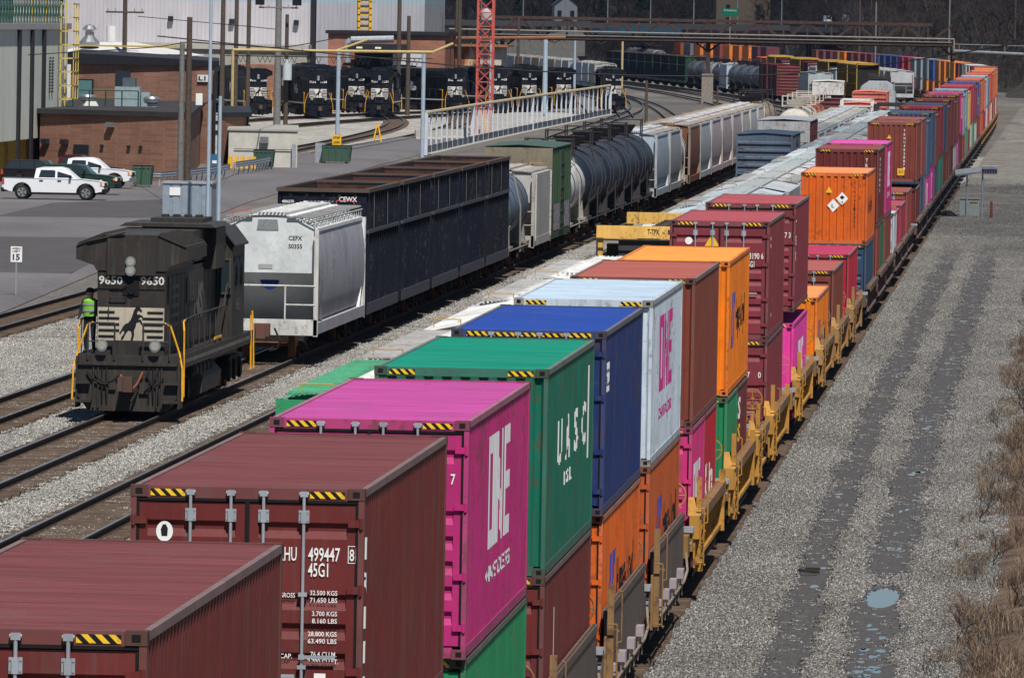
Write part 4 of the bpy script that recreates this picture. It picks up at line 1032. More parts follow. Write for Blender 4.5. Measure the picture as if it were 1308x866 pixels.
def tank(L, pathf, y, col, label, r=1.5, zc=2.85, band=None, endcol=None, dome=True, group='tank cars', domecol=(.03,.03,.035), sill=(.04,.04,.045), bulge=False):
    t = on_path(thing('tank_car', label, 'tank car', group=group), pathf, y, L)
    k = ('tank', L, r, zc)
    if k not in _cm:
        m = M(); a = .75; m.lathe([(.02,a),(r*.45,a+.04),(r*.8,a+.2),(r*.95,a+.38),(r,a+.62),(r,L-a-.62),(r*.95,L-a-.38),(r*.8,L-a-.2),(r*.45,L-a-.04),(.02,L-a)], (0,0,zc), 'y', 28)
        _cm[k] = m.mesh('tank_shell', PAINT, True)
        m = M()
        m.lathe([(r+.02,0),(r+.035,.02),(r+.035,.14),(r+.02,.16)], (0,0,zc), 'y', 28)
        _cm[k+('b',)] = m.mesh('tank_band', GRIME, True)
        m = M(); z = zc+r
        m.lathe([(.42,-.1),(.42,.45),(.0,.46)], (0,L/2,z), 'z', 14); m.prism([(-.75,.12),(.75,.12),(.95,.55),(-.95,.55)],'y',L/2-.5,L/2+.5) if False else m.loft([[(-.5,L/2-.45,z+.12),(.5,L/2-.45,z+.12),(.5,L/2+.45,z+.12),(-.5,L/2+.45,z+.12)],[(-.8,L/2-.7,z+.62),(.8,L/2-.7,z+.62),(.8,L/2+.7,z+.62),(-.8,L/2+.7,z+.62)]])
        m.box(-1.15,1.15,L/2-1.3,L/2-.55,z+.10,z+.14); m.box(-1.15,1.15,L/2+.55,L/2+1.3,z+.10,z+.14); m.box(-1.15,-.5,L/2-.6,L/2+.6,z+.10,z+.14); m.box(.5,1.15,L/2-.6,L/2+.6,z+.10,z+.14)
        for sx in (-1.13, 1.13):
            for zz in (.9,): m.tube([(sx,L/2-1.28,z+zz),(sx,L/2+1.28,z+zz)], .02)
            for yy in (-1.28,-.6,.6,1.28): m.tube([(sx,L/2+yy,z+.1),(sx,L/2+yy,z+.95)], .022)
        for yy in (-1.28, 1.28):
            m.tube([(-1.13,L/2+yy,z+.9),(1.13,L/2+yy,z+.9)], .02)
        _cm[k+('d',)] = m.mesh('dome_platform', PAINT)
        m = M(); m.box(-1.45,1.45,.2,.5,.8,1.15); m.box(-1.45,1.45,L-.5,L-.2,.8,1.15); m.box(-.35,.35,.1,L-.1,.75,1.1)
        for sg in (-1,1):
            for y0 in (.45, L-2.6): m.box(*sorted((sg*.9,sg*1.5)), y0, y0+2.1, 1.05, 1.15)
            for y0 in (1.6, L-2.2): m.prism([(sg*.3,1.1),(sg*1.4,1.1),(sg*1.3,2.1),(sg*.9,1.75)], 'y', y0, y0+.5)
            m.tube([(sg*1.45,.3,1.1),(sg*1.45,.3,2.0),(sg*1.45,1.0,2.05)], .025); m.tube([(sg*1.5,.35,1.0),(sg*1.5,L-.35,1.0)], .03)
            m.tube([(sg*1.5,L/2-.25,.8),(sg*1.5,L/2-.25,zc),(sg*1.15,L/2-.25,zc+r)], .025); m.tube([(sg*1.5,L/2+.25,.8),(sg*1.5,L/2+.25,zc),(sg*1.15,L/2+.25,zc+r)], .025)
        _cm[k+('s',)] = m.mesh('underframe', PAINT)
    sh_ = obj('tank_shell', _cm[k], t, col)
    if sum(col) < .25: sh_.material_slots[0].link = 'OBJECT'; sh_.material_slots[0].material = DARKP
    for yy in (1.37, L*.30, L*.70, L-1.42): obj('tank_band', _cm[k+('b',)], t, band or mix3(col, (.02,.02,.02), .7), (0, yy, 0))
    if dome: obj('dome_platform', _cm[k+('d',)], t, domecol)
    obj('underframe', _cm[k+('s',)], t, sill); bogie(t, 1.8); bogie(t, L-1.8)
    return t
def gondola(L, pathf, y, col, label, H=5.07, W=1.56, group='high-sided gondola cars', inner=(.12,.055,.035), letters=None, cross=2):
    t = on_path(thing('gondola_car', label, 'gondola car', group=group), pathf, y, L)
    k = ('gon', L, H, W, cross)
    if k not in _cm:
        m = M(); z0 = 1.05
        for sg in (-1,1):
            m.box(*sorted((sg*(W-.17),sg*(W-.13))), .25, L-.25, z0, H-.06)
            pass
            n = 17
            for q in range(n):
                yy = .35+(L-.85)*q/(n-1); m.box(*sorted((sg*(W-.14),sg*(W-.005))), yy, yy+(.30 if q in (0, n-1) else .10), z0, H-.1)
        for y0 in (.25, L-.31):
            m.box(-W+.06, W-.06, y0, y0+.05, z0, H-.06)
            for xx in (-1.1,-.55,0,.55,1.1): m.box(xx-.06, xx+.06, y0-.05 if y0 < 1 else y0+.05, y0 if y0 < 1 else y0+.11, z0, H-.15)
            m.box(-W, W, y0-.06, y0+.10, z0-.25, z0+.15)
        m.box(-W+.1, W-.1, .3, L-.3, z0-.05, z0+.05)
        _cm[k] = m.mesh('gondola_body', DARKP); m = M()
        for sg in (-1,1): m.box(*sorted((sg*(W-.12),sg*(W+.01))), .2, L-.2, z0-.25, z0+.12); m.box(*sorted((sg*(W-.12),sg*(W+.025))), .25, L-.25, 3.55, 3.67)
        _cm[k+('s',)] = m.mesh('side_sill', PAINT)
        m = M()
        for sg in (-1,1): m.box(*sorted((sg*(W-.14),sg*(W+.03))), .15, L-.15, H-.13, H)
        for y0 in (.15, L-.3): m.box(-W+.14, W-.14, y0, y0+.15, H-.13, H-.003)
        _cm[k+('c',)] = m.mesh('top_chord', PAINT_OLD)
        m = M()
        for sg in (-1,1): m.box(*sorted((sg*(W-.195),sg*(W-.172))), .31, L-.33, z0, H-.14)
        m.box(-W+.20, W-.20, L-.345, L-.315, z0, H-.14); m.box(-W+.20, W-.20, .31, .335, z0, H-.14)
        for q in range(cross): yy = L*(q+1)/(cross+1); m.box(-W+.20, W-.20, yy, yy+.12, H-1.0, H-.25)
        _cm[k+('i',)] = m.mesh('inner_wall', INNERR)
    obj('gondola_body', _cm[k], t, col); obj('side_sill', _cm[k+('s',)], t, mix3(col, (.10,.11,.14), .6)); obj('top_chord', _cm[k+('c',)], t, mix3(col, (.12,.08,.06), .7)); obj('inner_wall', _cm[k+('i',)], t)
    bogie(t, 1.7); bogie(t, L-1.7)
    if letters:
        mm = M()
        for s_, x, z, h in letters: put_text(mm, s_, (x, .195, z), (1,0,0), (0,0,1), h)
        mm.build('lettering', WHITE, t)
    return t
def boxcar(L, pathf, y, col, label, H=4.9, W=1.56, roofcol=None, endcol=None, group='boxcars', name='boxcar', topend=None):
    t = on_path(thing(name, label, 'boxcar', group=group), pathf, y, L); roofcol = roofcol or col
    k = ('box', L, H, W)
    if k not in _cm:
        m = M(); z0 = 1.0
        for sg in (-1,1):
            m.box(*sorted((sg*(W-.1),sg*(W-.05))), .2, L-.2, z0, H); m.box(*sorted((sg*(W-.1),sg*W)), .2, L-.2, z0-.2, z0+.1)
            n = 12
            for q in range(n): yy = .3+(L-.7)*q/(n-1); m.box(*sorted((sg*(W-.05),sg*W)), yy, yy+.09, z0, H)
        _cm[k] = m.mesh('side_panel', PAINT_OLD)
        m = M()
        pts = []; z = z0
        while z < H-.3: pts += [(z,.18),(z+.14,.18),(z+.2,.10),(z+.3,.10),(z+.36,.18)]; z += .42
        for y0, dd in ((0,1),):
            m.loft([[(-W+.05, y0+dd*yy, zz) for zz, yy in pts+[(H,.18)]], [(W-.05, y0+dd*yy, zz) for zz, yy in pts+[(H,.18)]]], closed=False)
            m.add([(-W+.05,y0+dd*.18,H),(W-.05,y0+dd*.18,H),(0,y0+dd*.18,H+.10)], [(0,1,2)])
            m.box(-W, W, *sorted((y0+dd*.02, y0+dd*.3)), z0-.2, z0+.1)
            for sg in (-1,1): m.box(*sorted((sg*(W-.08),sg*W)), *sorted((y0+dd*.08,y0+dd*.2)), z0, H)
            for q in range(8): m.box(-1.45, -1.05, *sorted((y0+dd*.04,y0+dd*.08)), 1.0+q*.42, 1.04+q*.42)
        _cm[k+('e',)] = m.mesh('end_wall', PAINT_OLD)
        m = M(); 
        for sg in (-1,1): m.loft([[(sg*(W+.01),.1,H-.04),(sg*(W+.01),.1,H+.02),(0,.1,H+.12)], [(sg*(W+.01),L-.1,H-.04),(sg*(W+.01),L-.1,H+.02),(0,L-.1,H+.12)]], closed=False)
        q = .4
        while q < L-.3:
            for sg in (-1,1): m.cbox((sg*.78,q,H+.08),1.5,.06,.04,0,0,sg*math.atan2(.10,1.57))
            q += 1.1
        _cm[k+('r',)] = m.mesh('roof', ROOFP)
        m = M()
        for sg in (1,):
            m.box(*sorted((sg*(W-.02),sg*(W+.05))), -1.5, 1.5, z0+.1, H-.2)
            for q in range(6): m.box(*sorted((sg*(W+.05),sg*(W+.08))), -1.45, 1.45, z0+.4+q*.55, z0+.46+q*.55)
        _cm[k+('d',)] = m.mesh('sliding_door', PAINT_OLD)
    obj('side_panel', _cm[k], t, col); obj('end_wall', _cm[k+('e',)], t, endcol or col); e_ = obj('end_wall', _cm[k+('e',)], t, endcol or col, (0, L, 0)); e_.rotation_euler = (0,0,math.pi); obj('roof', _cm[k+('r',)], t, roofcol); obj('sliding_door', _cm[k+('d',)], t, mix3(col, (.03,.03,.03), .2), (0, L/2, 0)); d_ = obj('sliding_door', _cm[k+('d',)], t, mix3(col, (.03,.03,.03), .2), (0, L/2, 0)); d_.rotation_euler = (0,0,math.pi)
    bogie(t, 1.9); bogie(t, L-1.9)
    if topend:
        m = M().box(-W+.0, W-.0, -.02, .03, H-1.25, H-.02); m.build('end_cap_sheet', PAINT, t, topend)
    return t
def bulkhead_flat(L, pathf, y, col, label, number=True):
    t = on_path(thing('centerbeam_flatcar', label, 'flat car'), pathf, y, L)
    m = M()
    for y0 in (.2, L-.75): m.box(-1.58, 1.58, y0, y0+.55, 4.25, 4.62)
    m.box(-1.58, 1.58, 2.6, 3.1, 4.15, 4.5)
    for y0 in (.3, L-.5):
        for sg in (-1,1): m.box(*sorted((sg*1.38,sg*1.56)), y0, y0+.3, 1.2, 4.25)
    m.box(-1.5, 1.5, .2, L-.2, .95, 1.25); m.build('frame', PAINT_OLD, t, col)
    m = M(); m.box(-.12, .12, .6, L-.8, 1.25, 4.4); m.box(-.9,.9,.35,.45,1.3,4.2)
    n = 10
    for q in range(n): yy = 1+(L-2)*q/(n-1); m.box(-.35, .35, yy, yy+.15, 1.25, 4.4)
    m.box(-1.3,1.3,1.1,2.0,3.0,4.05)
    m.build('centre_beam', GRIME, t, (.04,.04,.045))
    m = M(); m.tube([(-1.55,.1,1.1),(-1.55,.1,4.2),(1.3,.1,4.2)], .03); m.tube([(-1.5,.1,2.6),(-.6,.1,2.6)], .03); m.tube([(-1.62,.5,4.62),(-1.62,3,4.62)], .03); m.build('hand_rail', GRIME, t, (.03,.03,.03))
    if number:
        m = M(); put_text(m, 'T-TPX', (.0,.192,4.38), (1,0,0), (0,0,1), .16, .36); put_text(m, '804385', (.62,.192,4.38), (1,0,0), (0,0,1), .16, .46); m.build('lettering', BLK, t)
    bogie(t, 1.8); bogie(t, L-1.8); return t
def autorack(L, pathf, y, col, label, group='yellow auto and frame cars'):
    t = on_path(thing('autorack_car', label, 'autorack', group=group), pathf, y, L)
    k = ('auto', L)
    if k not in _cm:
        m = M()
        for sg in (-1,1):
            n = 14
            for q in range(n): yy = .2+(L-.5)*q/(n-1); m.box(*sorted((sg*1.42,sg*1.55)), yy, yy+.16, 1.0, 5.2)
            for z in (1.0,2.6,4.0,5.1): m.box(*sorted((sg*1.45,sg*1.53)), .2, L-.2, z, z+.14)
        _cm[k] = m.mesh('side_frame', PAINT_OLD)
        m = M(); m.prism([(-1.5,5.2),(1.5,5.2),(1.2,5.45),(-1.2,5.45)],'y',.1,L-.1); _cm[k+('r',)] = m.mesh('roof', ROOFP)
        m = M(); m.box(-1.38,1.38,.5,L-.5,1.1,5.1); _cm[k+('i',)] = m.mesh('side_screen', DARK)
    obj('side_frame', _cm[k], t, col); obj('roof', _cm[k+('r',)], t, col); obj('side_screen', _cm[k+('i',)], t); bogie(t,1.9); bogie(t,L-1.9); return t

# --- track beside the containers
WH = (.68,.68,.65); GRN = (.03,.30,.13)
hopper(16.6, P_2, 163, GRN, 'green covered hopper with green gratings and white hatches beside the green container', roofcol=(.10,.34,.19), trough=WH, grate=(.10,.42,.24), curved=False, zc=3.95)
grn_ = _t if False else [o for o in C.objects if o.name == 'hopper_car'][0]
m = M(); m.box(-1.58,1.58,.0,.12,2.3,3.98); m.box(-1.60,-1.50,-.02,.14,.9,4.0); m.build('end_panel', PAINT, grn_, GRN)
m = M(); m.box(-1.3,-1.0,-.01,.0,3.3,3.36); m.tube([(-1.5,-.04,3.0),(-.5,-.04,3.0)],.015,4); m.build('end_grab', PAINT, grn_, (.01,.15,.06))
hopper(16.6, P_2, 180.6, (.45,.44,.40), 'white hopper with pale grey gratings directly behind the green one', roofcol=(.5,.48,.46), trough=WH, grate=(.46,.45,.44), zc=3.95)
hopper(18.2, P_2, 198.2, (.66,.67,.66), 'white hopper beside the royal blue container', roofcol=(.72,.72,.70), trough=(.75,.75,.72), runs=False, zc=3.98)
hopper(18.2, P_2, 217.4, (.66,.67,.66), 'white hopper beside the pale grey container', roofcol=(.62,.62,.61), trough=(.74,.74,.70), grate=(.50,.49,.48), zc=3.98)
hopper(18.2, P_2, 236.8, (.6,.6,.6), 'white hopper beside the rust brown container', roofcol=(.70,.70,.68), trough=(.74,.74,.72), grate=(.52,.52,.51), zc=3.98)
hopper(18.2, P_2, 256.2, (.70,.72,.70), 'bright white hopper just in front of the yellow flat car', roofcol=(.74,.74,.72), trough=(.74,.74,.72), grate=(.5,.5,.5), zc=3.3)
bulkhead_flat(20.5, P_2, 276, (.88,.52,.12), 'yellow centre beam flat car lettered T-TPX 804385')
y = 297.5; cols = [((.50,.56,.58),'pale blue grey'),((.42,.50,.56),'blue grey'),((.36,.42,.46),'grey'),((.38,.45,.5),'grey blue'),((.42,.42,.42),'dull grey'),((.33,.36,.38),'dark grey'),((.45,.44,.42),'warm grey'),((.44,.50,.52),'pale grey')]
for i in range(22):
    c_, n_ = cols[[0,1,3,2,5,4,6,2,7,0,3,1,2,6,5,1,3,2,4,7,5,2][i]]
    wh = ['right behind the yellow flat car','level with the front maroon door end','level with the rear maroon door end','beside the lone orange container','beside the lone crimson container','beside the tall orange container','beside the far magenta box'][i] if i < 7 else f'{ords[i-7]} hopper past the far magenta ONE box'
    hopper(16.9, P_2, y, c_, f'{n_} covered hopper {wh}', roofcol=mix3(c_, (.66,.70,.72), .4), trough=mix3(c_, (.42,.46,.45), .6), grate=mix3(c_, (.35,.35,.33), .5), curved=i % 3 != 1, zc=3.95, detail=1, rails=(.36,.06,.06) if i % 2 == 0 else None, runs=i % 3 == 2); y += 17.9
# cars with white railings and red fronts further along the same track
track2_end = y
def clutter(pathf, y, L, col, label, H=4.0, col2=(.7,.7,.7)):
    """crane-like maintenance car: deck, cab box and open white frames"""
    t = on_path(thing('work_car', label, 'work car', group='maintenance cars'), pathf, y, L)
    M().box(-1.4,1.4,.2,L-.2,.9,1.25).build('deck', PAINT_OLD, t, col)
    m = M(); m.box(-1.2,1.2,1,3.2,1.25,H-.6); m.box(-1.35,1.35,.9,3.3,H-.6,H-.5); m.build('cab', PAINT, t, col)
    M().box(-.9,.9,.97,1.0,H-1.6,H-.9).build('window', GLASS, t)
    m = M()
    for yy in (4, 6, 8, 10, 12):
        if yy > L-1: break
        for sg in (-1,1): m.box(*sorted((sg*1.2,sg*1.32)), yy, yy+.12, 1.25, H)
        m.box(-1.32,1.32,yy,yy+.12,H-.12,H)
    for sg in (-1,1): m.box(*sorted((sg*1.2,sg*1.3)), 4, L-1, H-.7, H-.6)
    m.build('open_frame', PAINT, t, col2); bogie(t,1.6); bogie(t,L-1.6); return t

# --- third track
boxcar(15.5, P_3, 497, (.10,.15,.22), 'blue grey ribbed box car standing in front of the white-topped boxcar', H=4.65, roofcol=(.12,.17,.24), endcol=(.11,.17,.25))
hopper(10, P_3, 516, (.40,.42,.44), 'short pale hopper between the blue grey car and the white-topped boxcar', zc=3.7)
t = boxcar(17.5, P_3, 532, (.13,.02,.03), 'maroon boxcar with a white roof and white end sheet', H=5.05, roofcol=(.55,.57,.60), topend=(.62,.62,.60))
m = M(); put_text(m, 'THRALL CAR', (-1.3,-.03,4.35), (1,0,0), (0,0,1), .13); put_text(m, 'KPSL 6470', (.55,-.03,4.32), (1,0,0), (0,0,1), .16, .7); m.build('lettering', BLK, t)
for i in range(9):
    c_ = [(.42,.48,.52),(.40,.44,.46),(.36,.42,.47),(.45,.47,.47),(.3,.33,.35),(.38,.40,.40),(.42,.46,.5),(.34,.38,.42),(.40,.42,.42)][i]
    hopper(16.9, P_3, 552+i*18, c_, f'{["pale","grey","blue grey","pale grey","dark grey","dull","light","slate","weathered"][i]} covered hopper, {ords[i]} behind the white-topped boxcar', curved=True, zc=4.0, detail=1, trough=mix3(c_,(.55,.58,.6),.5))
clutter(P_3, 735, 14, (.62,.62,.60), 'white work car with an open white frame in the middle of the yard', 4.6, (.72,.72,.70))
t = boxcar(14, P_3, 752, (.60,.13,.10), 'red boxcar end behind the white work car', H=4.1, roofcol=(.65,.3,.26)); 
clutter(P_2, 712, 14, (.06,.06,.07), 'black railed work car left of the blue containers', 4.4, (.03,.03,.035))
clutter(P_2, 700-17.9*0+28, 12, (.05,.05,.055), 'second black railed work car left of the blue containers', 4.4, (.03,.03,.035))
t = boxcar(16, P_3, 800, (.62,.15,.11), 'salmon red car end with a small white mark', H=4.7, roofcol=(.65,.25,.2))
m = M(); put_text(m, '8', (-.1,.05,3.3), (1,0,0), (0,0,1), .5); m.build('lettering', WHITE, t)
tank(14, P_3, 820, (.60,.22,.05), 'orange work tank in front of the grey tunnel-shaped car', r=1.2, zc=2.4)
t = on_path(thing('open_end_car', 'pale grey tunnel-shaped car with a dark open end', 'freight car'), P_3, 860, 22)
m = M()
pr = [(1.75,1.0),(1.8,3.9),(1.5,4.8),(.9,5.2),(-.9,5.2),(-1.5,4.8),(-1.8,3.9),(-1.75,1.0)]; pi = [(1.15,1.2),(1.15,3.3),(.9,3.9),(.5,4.1),(-.5,4.1),(-.9,3.9),(-1.15,3.3),(-1.15,1.2)]
rings = [[(x,.0,z) for x,z in pr],[(x,22,z) for x,z in pr]]; m.loft(rings, closed=False); m.loft([[(x,0,z) for x,z in pr],[(x,-.1,z) for x,z in pi],[(x,21,z) for x,z in pi]], closed=False); m.box(-1.7,1.7,0,22,.8,1.2); m.box(-1.1,1.1,20.8,21,1.2,4.1)
m.build('car_body', PAINT_OLD, t, (.40,.45,.48)); bogie(t,2); bogie(t,20)
for i in range(6): tank(16.5, P_3, 892+i*17.5, [(.05,.07,.09),(.04,.05,.07),(.10,.03,.04),(.07,.09,.11),(.05,.06,.07),(.3,.3,.32)][i], f'dark tank car, {ords[i]} behind the tunnel-shaped grey car', group='dark tank cars')
# --- fourth track
cs4 = [('tank',(.55,.52,.46),'beige'),('tank',(.68,.66,.60),'white'),('tank',(.62,.17,.05),'orange'),('tank',(.55,.14,.07),'red orange')]
for i, (k_, c_, n_) in enumerate(cs4): tank(15.5, P_4, 700+i*17, c_, f'{n_} tank car with pale railings beyond the long grey hopper train', group='coloured tank cars', domecol=(.6,.56,.5), r=1.42, zc=2.7)
t = boxcar(17, P_4, 880, (.13,.03,.035), 'maroon boxcar with a white upper end lettered in black, mid yard', H=5.0, roofcol=(.6,.6,.58), topend=(.66,.64,.62))
m = M(); put_text(m, '2198', (-.3,-.03,3.4), (1,0,0), (0,0,1), .25); m.build('lettering', WHITE, t)
gondola(17, P_4, 899, (.03,.035,.05), 'dark gondola behind the white-topped maroon boxcar', H=4.6)
gondola(17, P_4, 917, (.03,.035,.05), 'second dark gondola behind the white-topped maroon boxcar', H=4.6)
for i in range(3): gondola(17, P_4, 936+i*18, (.03,.035,.05), f'dark gondola, {ords[i]} beyond the first two behind the white-topped maroon boxcar', H=4.2)

# --- the long train with the near white hopper
t = hopper(19.2, P_5, 283.2, (.62,.66,.66), 'clean white covered hopper lettered CEFX 50355 behind the black locomotive', sidecol=(.40,.40,.45), roofcol=(.74,.76,.76), trough=(.60,.61,.60), grate=(.30,.30,.30), zc=4.13, text=['CEFX','50355'], rh=.42, posts=(.60,.60,.57), rails=(.6,.1,.08))  # sidecol: body darker than the ends, grazing light and dirt put into colour
m = M(); m.quad((-.42,.53,4.1),(.28,.53,4.1),(.24,.53,4.44),(-.38,.53,4.44)); m.build('mesh_plate', flat('expanded metal plate', (.22,.23,.24), .6, var=.5, scale=30), t)
m = M()
for sg in (-1,1):
    m.tube([(sg*1.46,.4,4.42),(sg*1.46,19,4.42)], .018)
    q = .4
    while q < 19: m.tube([(sg*1.46,q,4.16),(sg*1.46,q,4.42)], .014); m.tube([(sg*1.46,q,4.42),(sg*1.15,q+.25,4.32)], .012); q += .9
m.build('roof_rail', PAINT, t, (.6,.6,.6))
m = M(); m.lathe([(0,0),(.30,0),(.30,.01),(0,.01)], (.0,.80,2.50), 'y', 20); m.build('blue_disc', flat('deep blue disc',(.01,.03,.16),.5), t)
m = M().quad((-.35,.535,2.87),(.1,.535,2.87),(.1,.535,3.02),(-.35,.535,3.02)); pl = m.build('sticker', flat('grey sticker', (.35,.36,.36), .6), t)
m = M(); m.cbox((-.15,-.1,.95),.5,.7,.4); m.cbox((-.15,-.45,.9),.3,.25,.42); m.build('coupler', PAINT_OLD, t, (.16,.06,.04))
m = M(); m.tube([(.25,0,1.0),(.45,-.15,.6),(.35,-.1,.35),(.1,-.1,.3)], .035); m.build('brake_hose', RUBBER, t)
DK = [(.009,.012,.021),(.008,.011,.020),(.010,.013,.022),(.008,.011,.021),(.011,.013,.020)]
yy = [303.4,318.9,334.3,349.7,365.1]
for i in range(5):
    t = gondola(14.3, P_5, yy[i], DK[i], ['tall black gondola lettered CEWX, nearest behind the white hopper','second tall black gondola behind the white hopper','third tall black gondola behind the white hopper','fourth tall black gondola behind the white hopper','fifth tall black gondola, in front of the silver tank car'][i],
        letters=[('CEWX',.55,4.62,.17),('5955',.58,4.32,.15),('4806270',-1.4,4.55,.10)] if i == 0 else None, cross=1)
    m = M()
    for q in range(2): m.box(1.558, 1.566, 2.6+q*6, 2.72+q*6, 3.7, 4.9)
    m.build('chalk_streak', flat('worn pale stripe', (.22,.20,.18), .8), t)
tank(14.5, P_5, 381, (.10,.14,.20), 'silver blue tank car just behind the black gondolas', sill=(.25,.24,.22), dome=False, r=1.45, zc=2.75)
hopper(13, P_5, 396.5, (.46,.45,.43), 'light grey hopper with a rusty lip in front of the green boxcar', roofcol=(.45,.42,.38), zc=4.0, curved=False, posts=(.4,.38,.34), ribs=2)
t = boxcar(15.3, P_5, 410.5, (.015,.075,.03), 'tall green boxcar with graffiti along its lower side', H=5.0, roofcol=(.10,.16,.14), endcol=(.012,.06,.03), topend=(.22,.19,.14))
gr = NT('graffiti paint'); n_ = gr.noise(gr.coords((1,1.6,1.2)), 2.2, 3); GRAF = gr.out(gr.ramp(n_, (.40,(.5,.5,.5)),(.47,(.06,.03,.08)),(.55,(.55,.52,.55)),(.62,(.18,.05,.16))), .5)
M().box(1.562, 1.566, 1.5, 14, 1.15, 2.35).build('graffiti', GRAF, t)
tank(15.3, P_5, 427, (.62,.62,.62), 'white tank car with a black band behind the green boxcar', r=1.42, zc=2.75, sill=(.33,.31,.27), band=(.02,.02,.02))
for i in range(4): tank(15.2, P_5, 443.5+i*17.3, (.016,.022,.036), f'blue black tank car, {ords[i]} behind the white one', r=1.55, zc=2.85, group='blue black tank cars', band=(.05,.06,.08))
lst = [('hopper',(.42,.50,.58),'pale blue hopper right behind the blue black tanks',16.5),('hopper',(.36,.38,.40),'grey hopper behind the pale blue one',15.5),('tank',(.62,.63,.65),'white tank end showing between two hoppers',10),('hopper',(.19,.075,.045),'rust brown hopper in the grey train',15.5),
 ('hopper',(.42,.46,.48),'pale hopper behind the rust brown one',17.5),('hopper',(.46,.40,.42),'pinkish grey hopper, front one of three',18.4),('hopper',(.45,.38,.40),'pinkish grey hopper, middle one of three',18.4),('hopper',(.44,.36,.37),'pinkish grey hopper, back one of three',18.4),('hopper',(.48,.48,.45),'cream hopper before the last tank cars',17),('hopper',(.46,.48,.49),'light grey hopper before the last tank cars',17),('hopper',(.48,.45,.43),'warm grey hopper before the last tank cars',17)]
y = 512.5
for k_, c_, l_, L_ in lst:
    if k_ == 'hopper': hopper(L_, P_5, y, c_, l_, roofcol=mix3(c_,(.6,.62,.64),.5), trough=mix3(c_,(.6,.6,.6),.6), grate=(.40,.36,.32), zc=4.25, posts=mix3(c_,(.4,.38,.33),.5), detail=1)
    else: tank(L_, P_5, y, c_, l_, r=1.45, dome=False, sill=(.4,.37,.3), band=(.02,.02,.02))
    y += L_+1.0
for i in range(3): tank(15.5, P_5, y+i*16.6, (.36,.30,.23), f'brownish tank car, {ords[i]} after the warm grey hopper', r=1.45); 
# --- dark row sweeping left, with tank cars
y = 905.0
row = [('tank',(.07,.09,.12),'dark blue grey'),('tank',(.10,.12,.15),'slate'),('tank',(.09,.11,.14),'grey black'),('tank',(.10,.13,.17),'blue grey'),('hop',(.42,.48,.55),'pale blue'),('tank',(.08,.09,.12),'dark'),('tank',(.3,.32,.36),'silver'),('tank',(.07,.08,.11),'black'),
       ('tank',(.10,.11,.13),'grey'),('gon',(.02,.06,.04),'dark green'),('gon',(.02,.06,.045),'forest green'),('gon',(.018,.022,.035),'pitch black'),('gon',(.02,.025,.04),'charcoal'),('gon',(.02,.055,.04),'bottle green'),('gon',(.018,.022,.035),'black'),('gon',(.02,.024,.04),'blue black'),('gon',(.018,.022,.035),'coal black'),('gon',(.022,.026,.04),'sooty'),('gon',(.02,.024,.036),'dull black')]
P_R = path([(1020,-25.5),(1120,-30.5),(1221,-41),(1330,-52),(1430,-63.5),(1560,-79.5),(1700,-98)])
y = 1240
for i, (k_, c_, n_) in enumerate(row):
    lab = f'{n_} {dict(tank="tank car", hop="hopper", gon="gondola")[k_]}, {ords[i]} from the right in the dark row below the truss'; G_ = 'dark row below the truss'
    if k_ == 'tank': tank(17, P_R, y, c_, lab, group=G_)
    elif k_ == 'hop': hopper(17, P_R, y, c_, lab, group=G_, zc=4.2)
    else: gondola(17, P_R, y, c_, lab, group=G_, H=5.0)
    y += 18
# maroon boxcars at the near end of that row
boxcar(17, P_R, 1222, (.15,.025,.035), 'maroon boxcar at the right end of the dark row', H=4.9); boxcar(17, P_R, 1203, (.16,.03,.035), 'maroon boxcar in front of the dark row', H=4.9)
t = hopper(17, P_R, 1150, (.38,.42,.44), 'pale hopper in front of the two maroon boxcars')
# hopper row coming in from the left
P_H = path([(1200,-59.5),(1290,-68.5),(1400,-81),(1486,-92.5),(1600,-109)])
rowh = [((.40,.42,.36),'olive grey',4.1),((.38,.44,.50),'pale blue',4.15),((.40,.46,.52),'blue grey',4.15),((.36,.40,.46),'grey blue',4.1)]
y = 1286
for i in range(13):
    c_ = [(.34,.36,.32),(.38,.44,.50),(.36,.42,.48),(.14,.12,.14),(.30,.33,.37),(.5,.52,.54),(.30,.22,.16),(.42,.48,.54),(.26,.18,.13),(.25,.25,.30),(.30,.22,.18),(.22,.25,.3),(.10,.12,.16)][i]
    n_ = ['olive grey','pale blue','blue grey','maroon black','grey','white','tan','light blue','brown','slate','rusty','dull blue','dark'][i]
    lab = f'{n_} {"tank car" if i == 3 else "hopper"}, {ords[i]} in the row ending right of the yellow pipe gantry'
    if i == 3: tank(17, P_H, y, c_, lab, group='hoppers in the left row')
    else: hopper(17, P_H, y, c_, lab, group='hoppers in the left row', zc=4.1)
    y += 18
P_T = path([(1700,-79),(1850,-88),(2000,-104),(2150,-124)])
for i in range(8): tank(16, P_T, 1800+i*18, (.04,.045,.055), f'black and white tank car, {ords[i]} in the far row left of the green gondolas', group='far tank row', band=(.6,.6,.6))
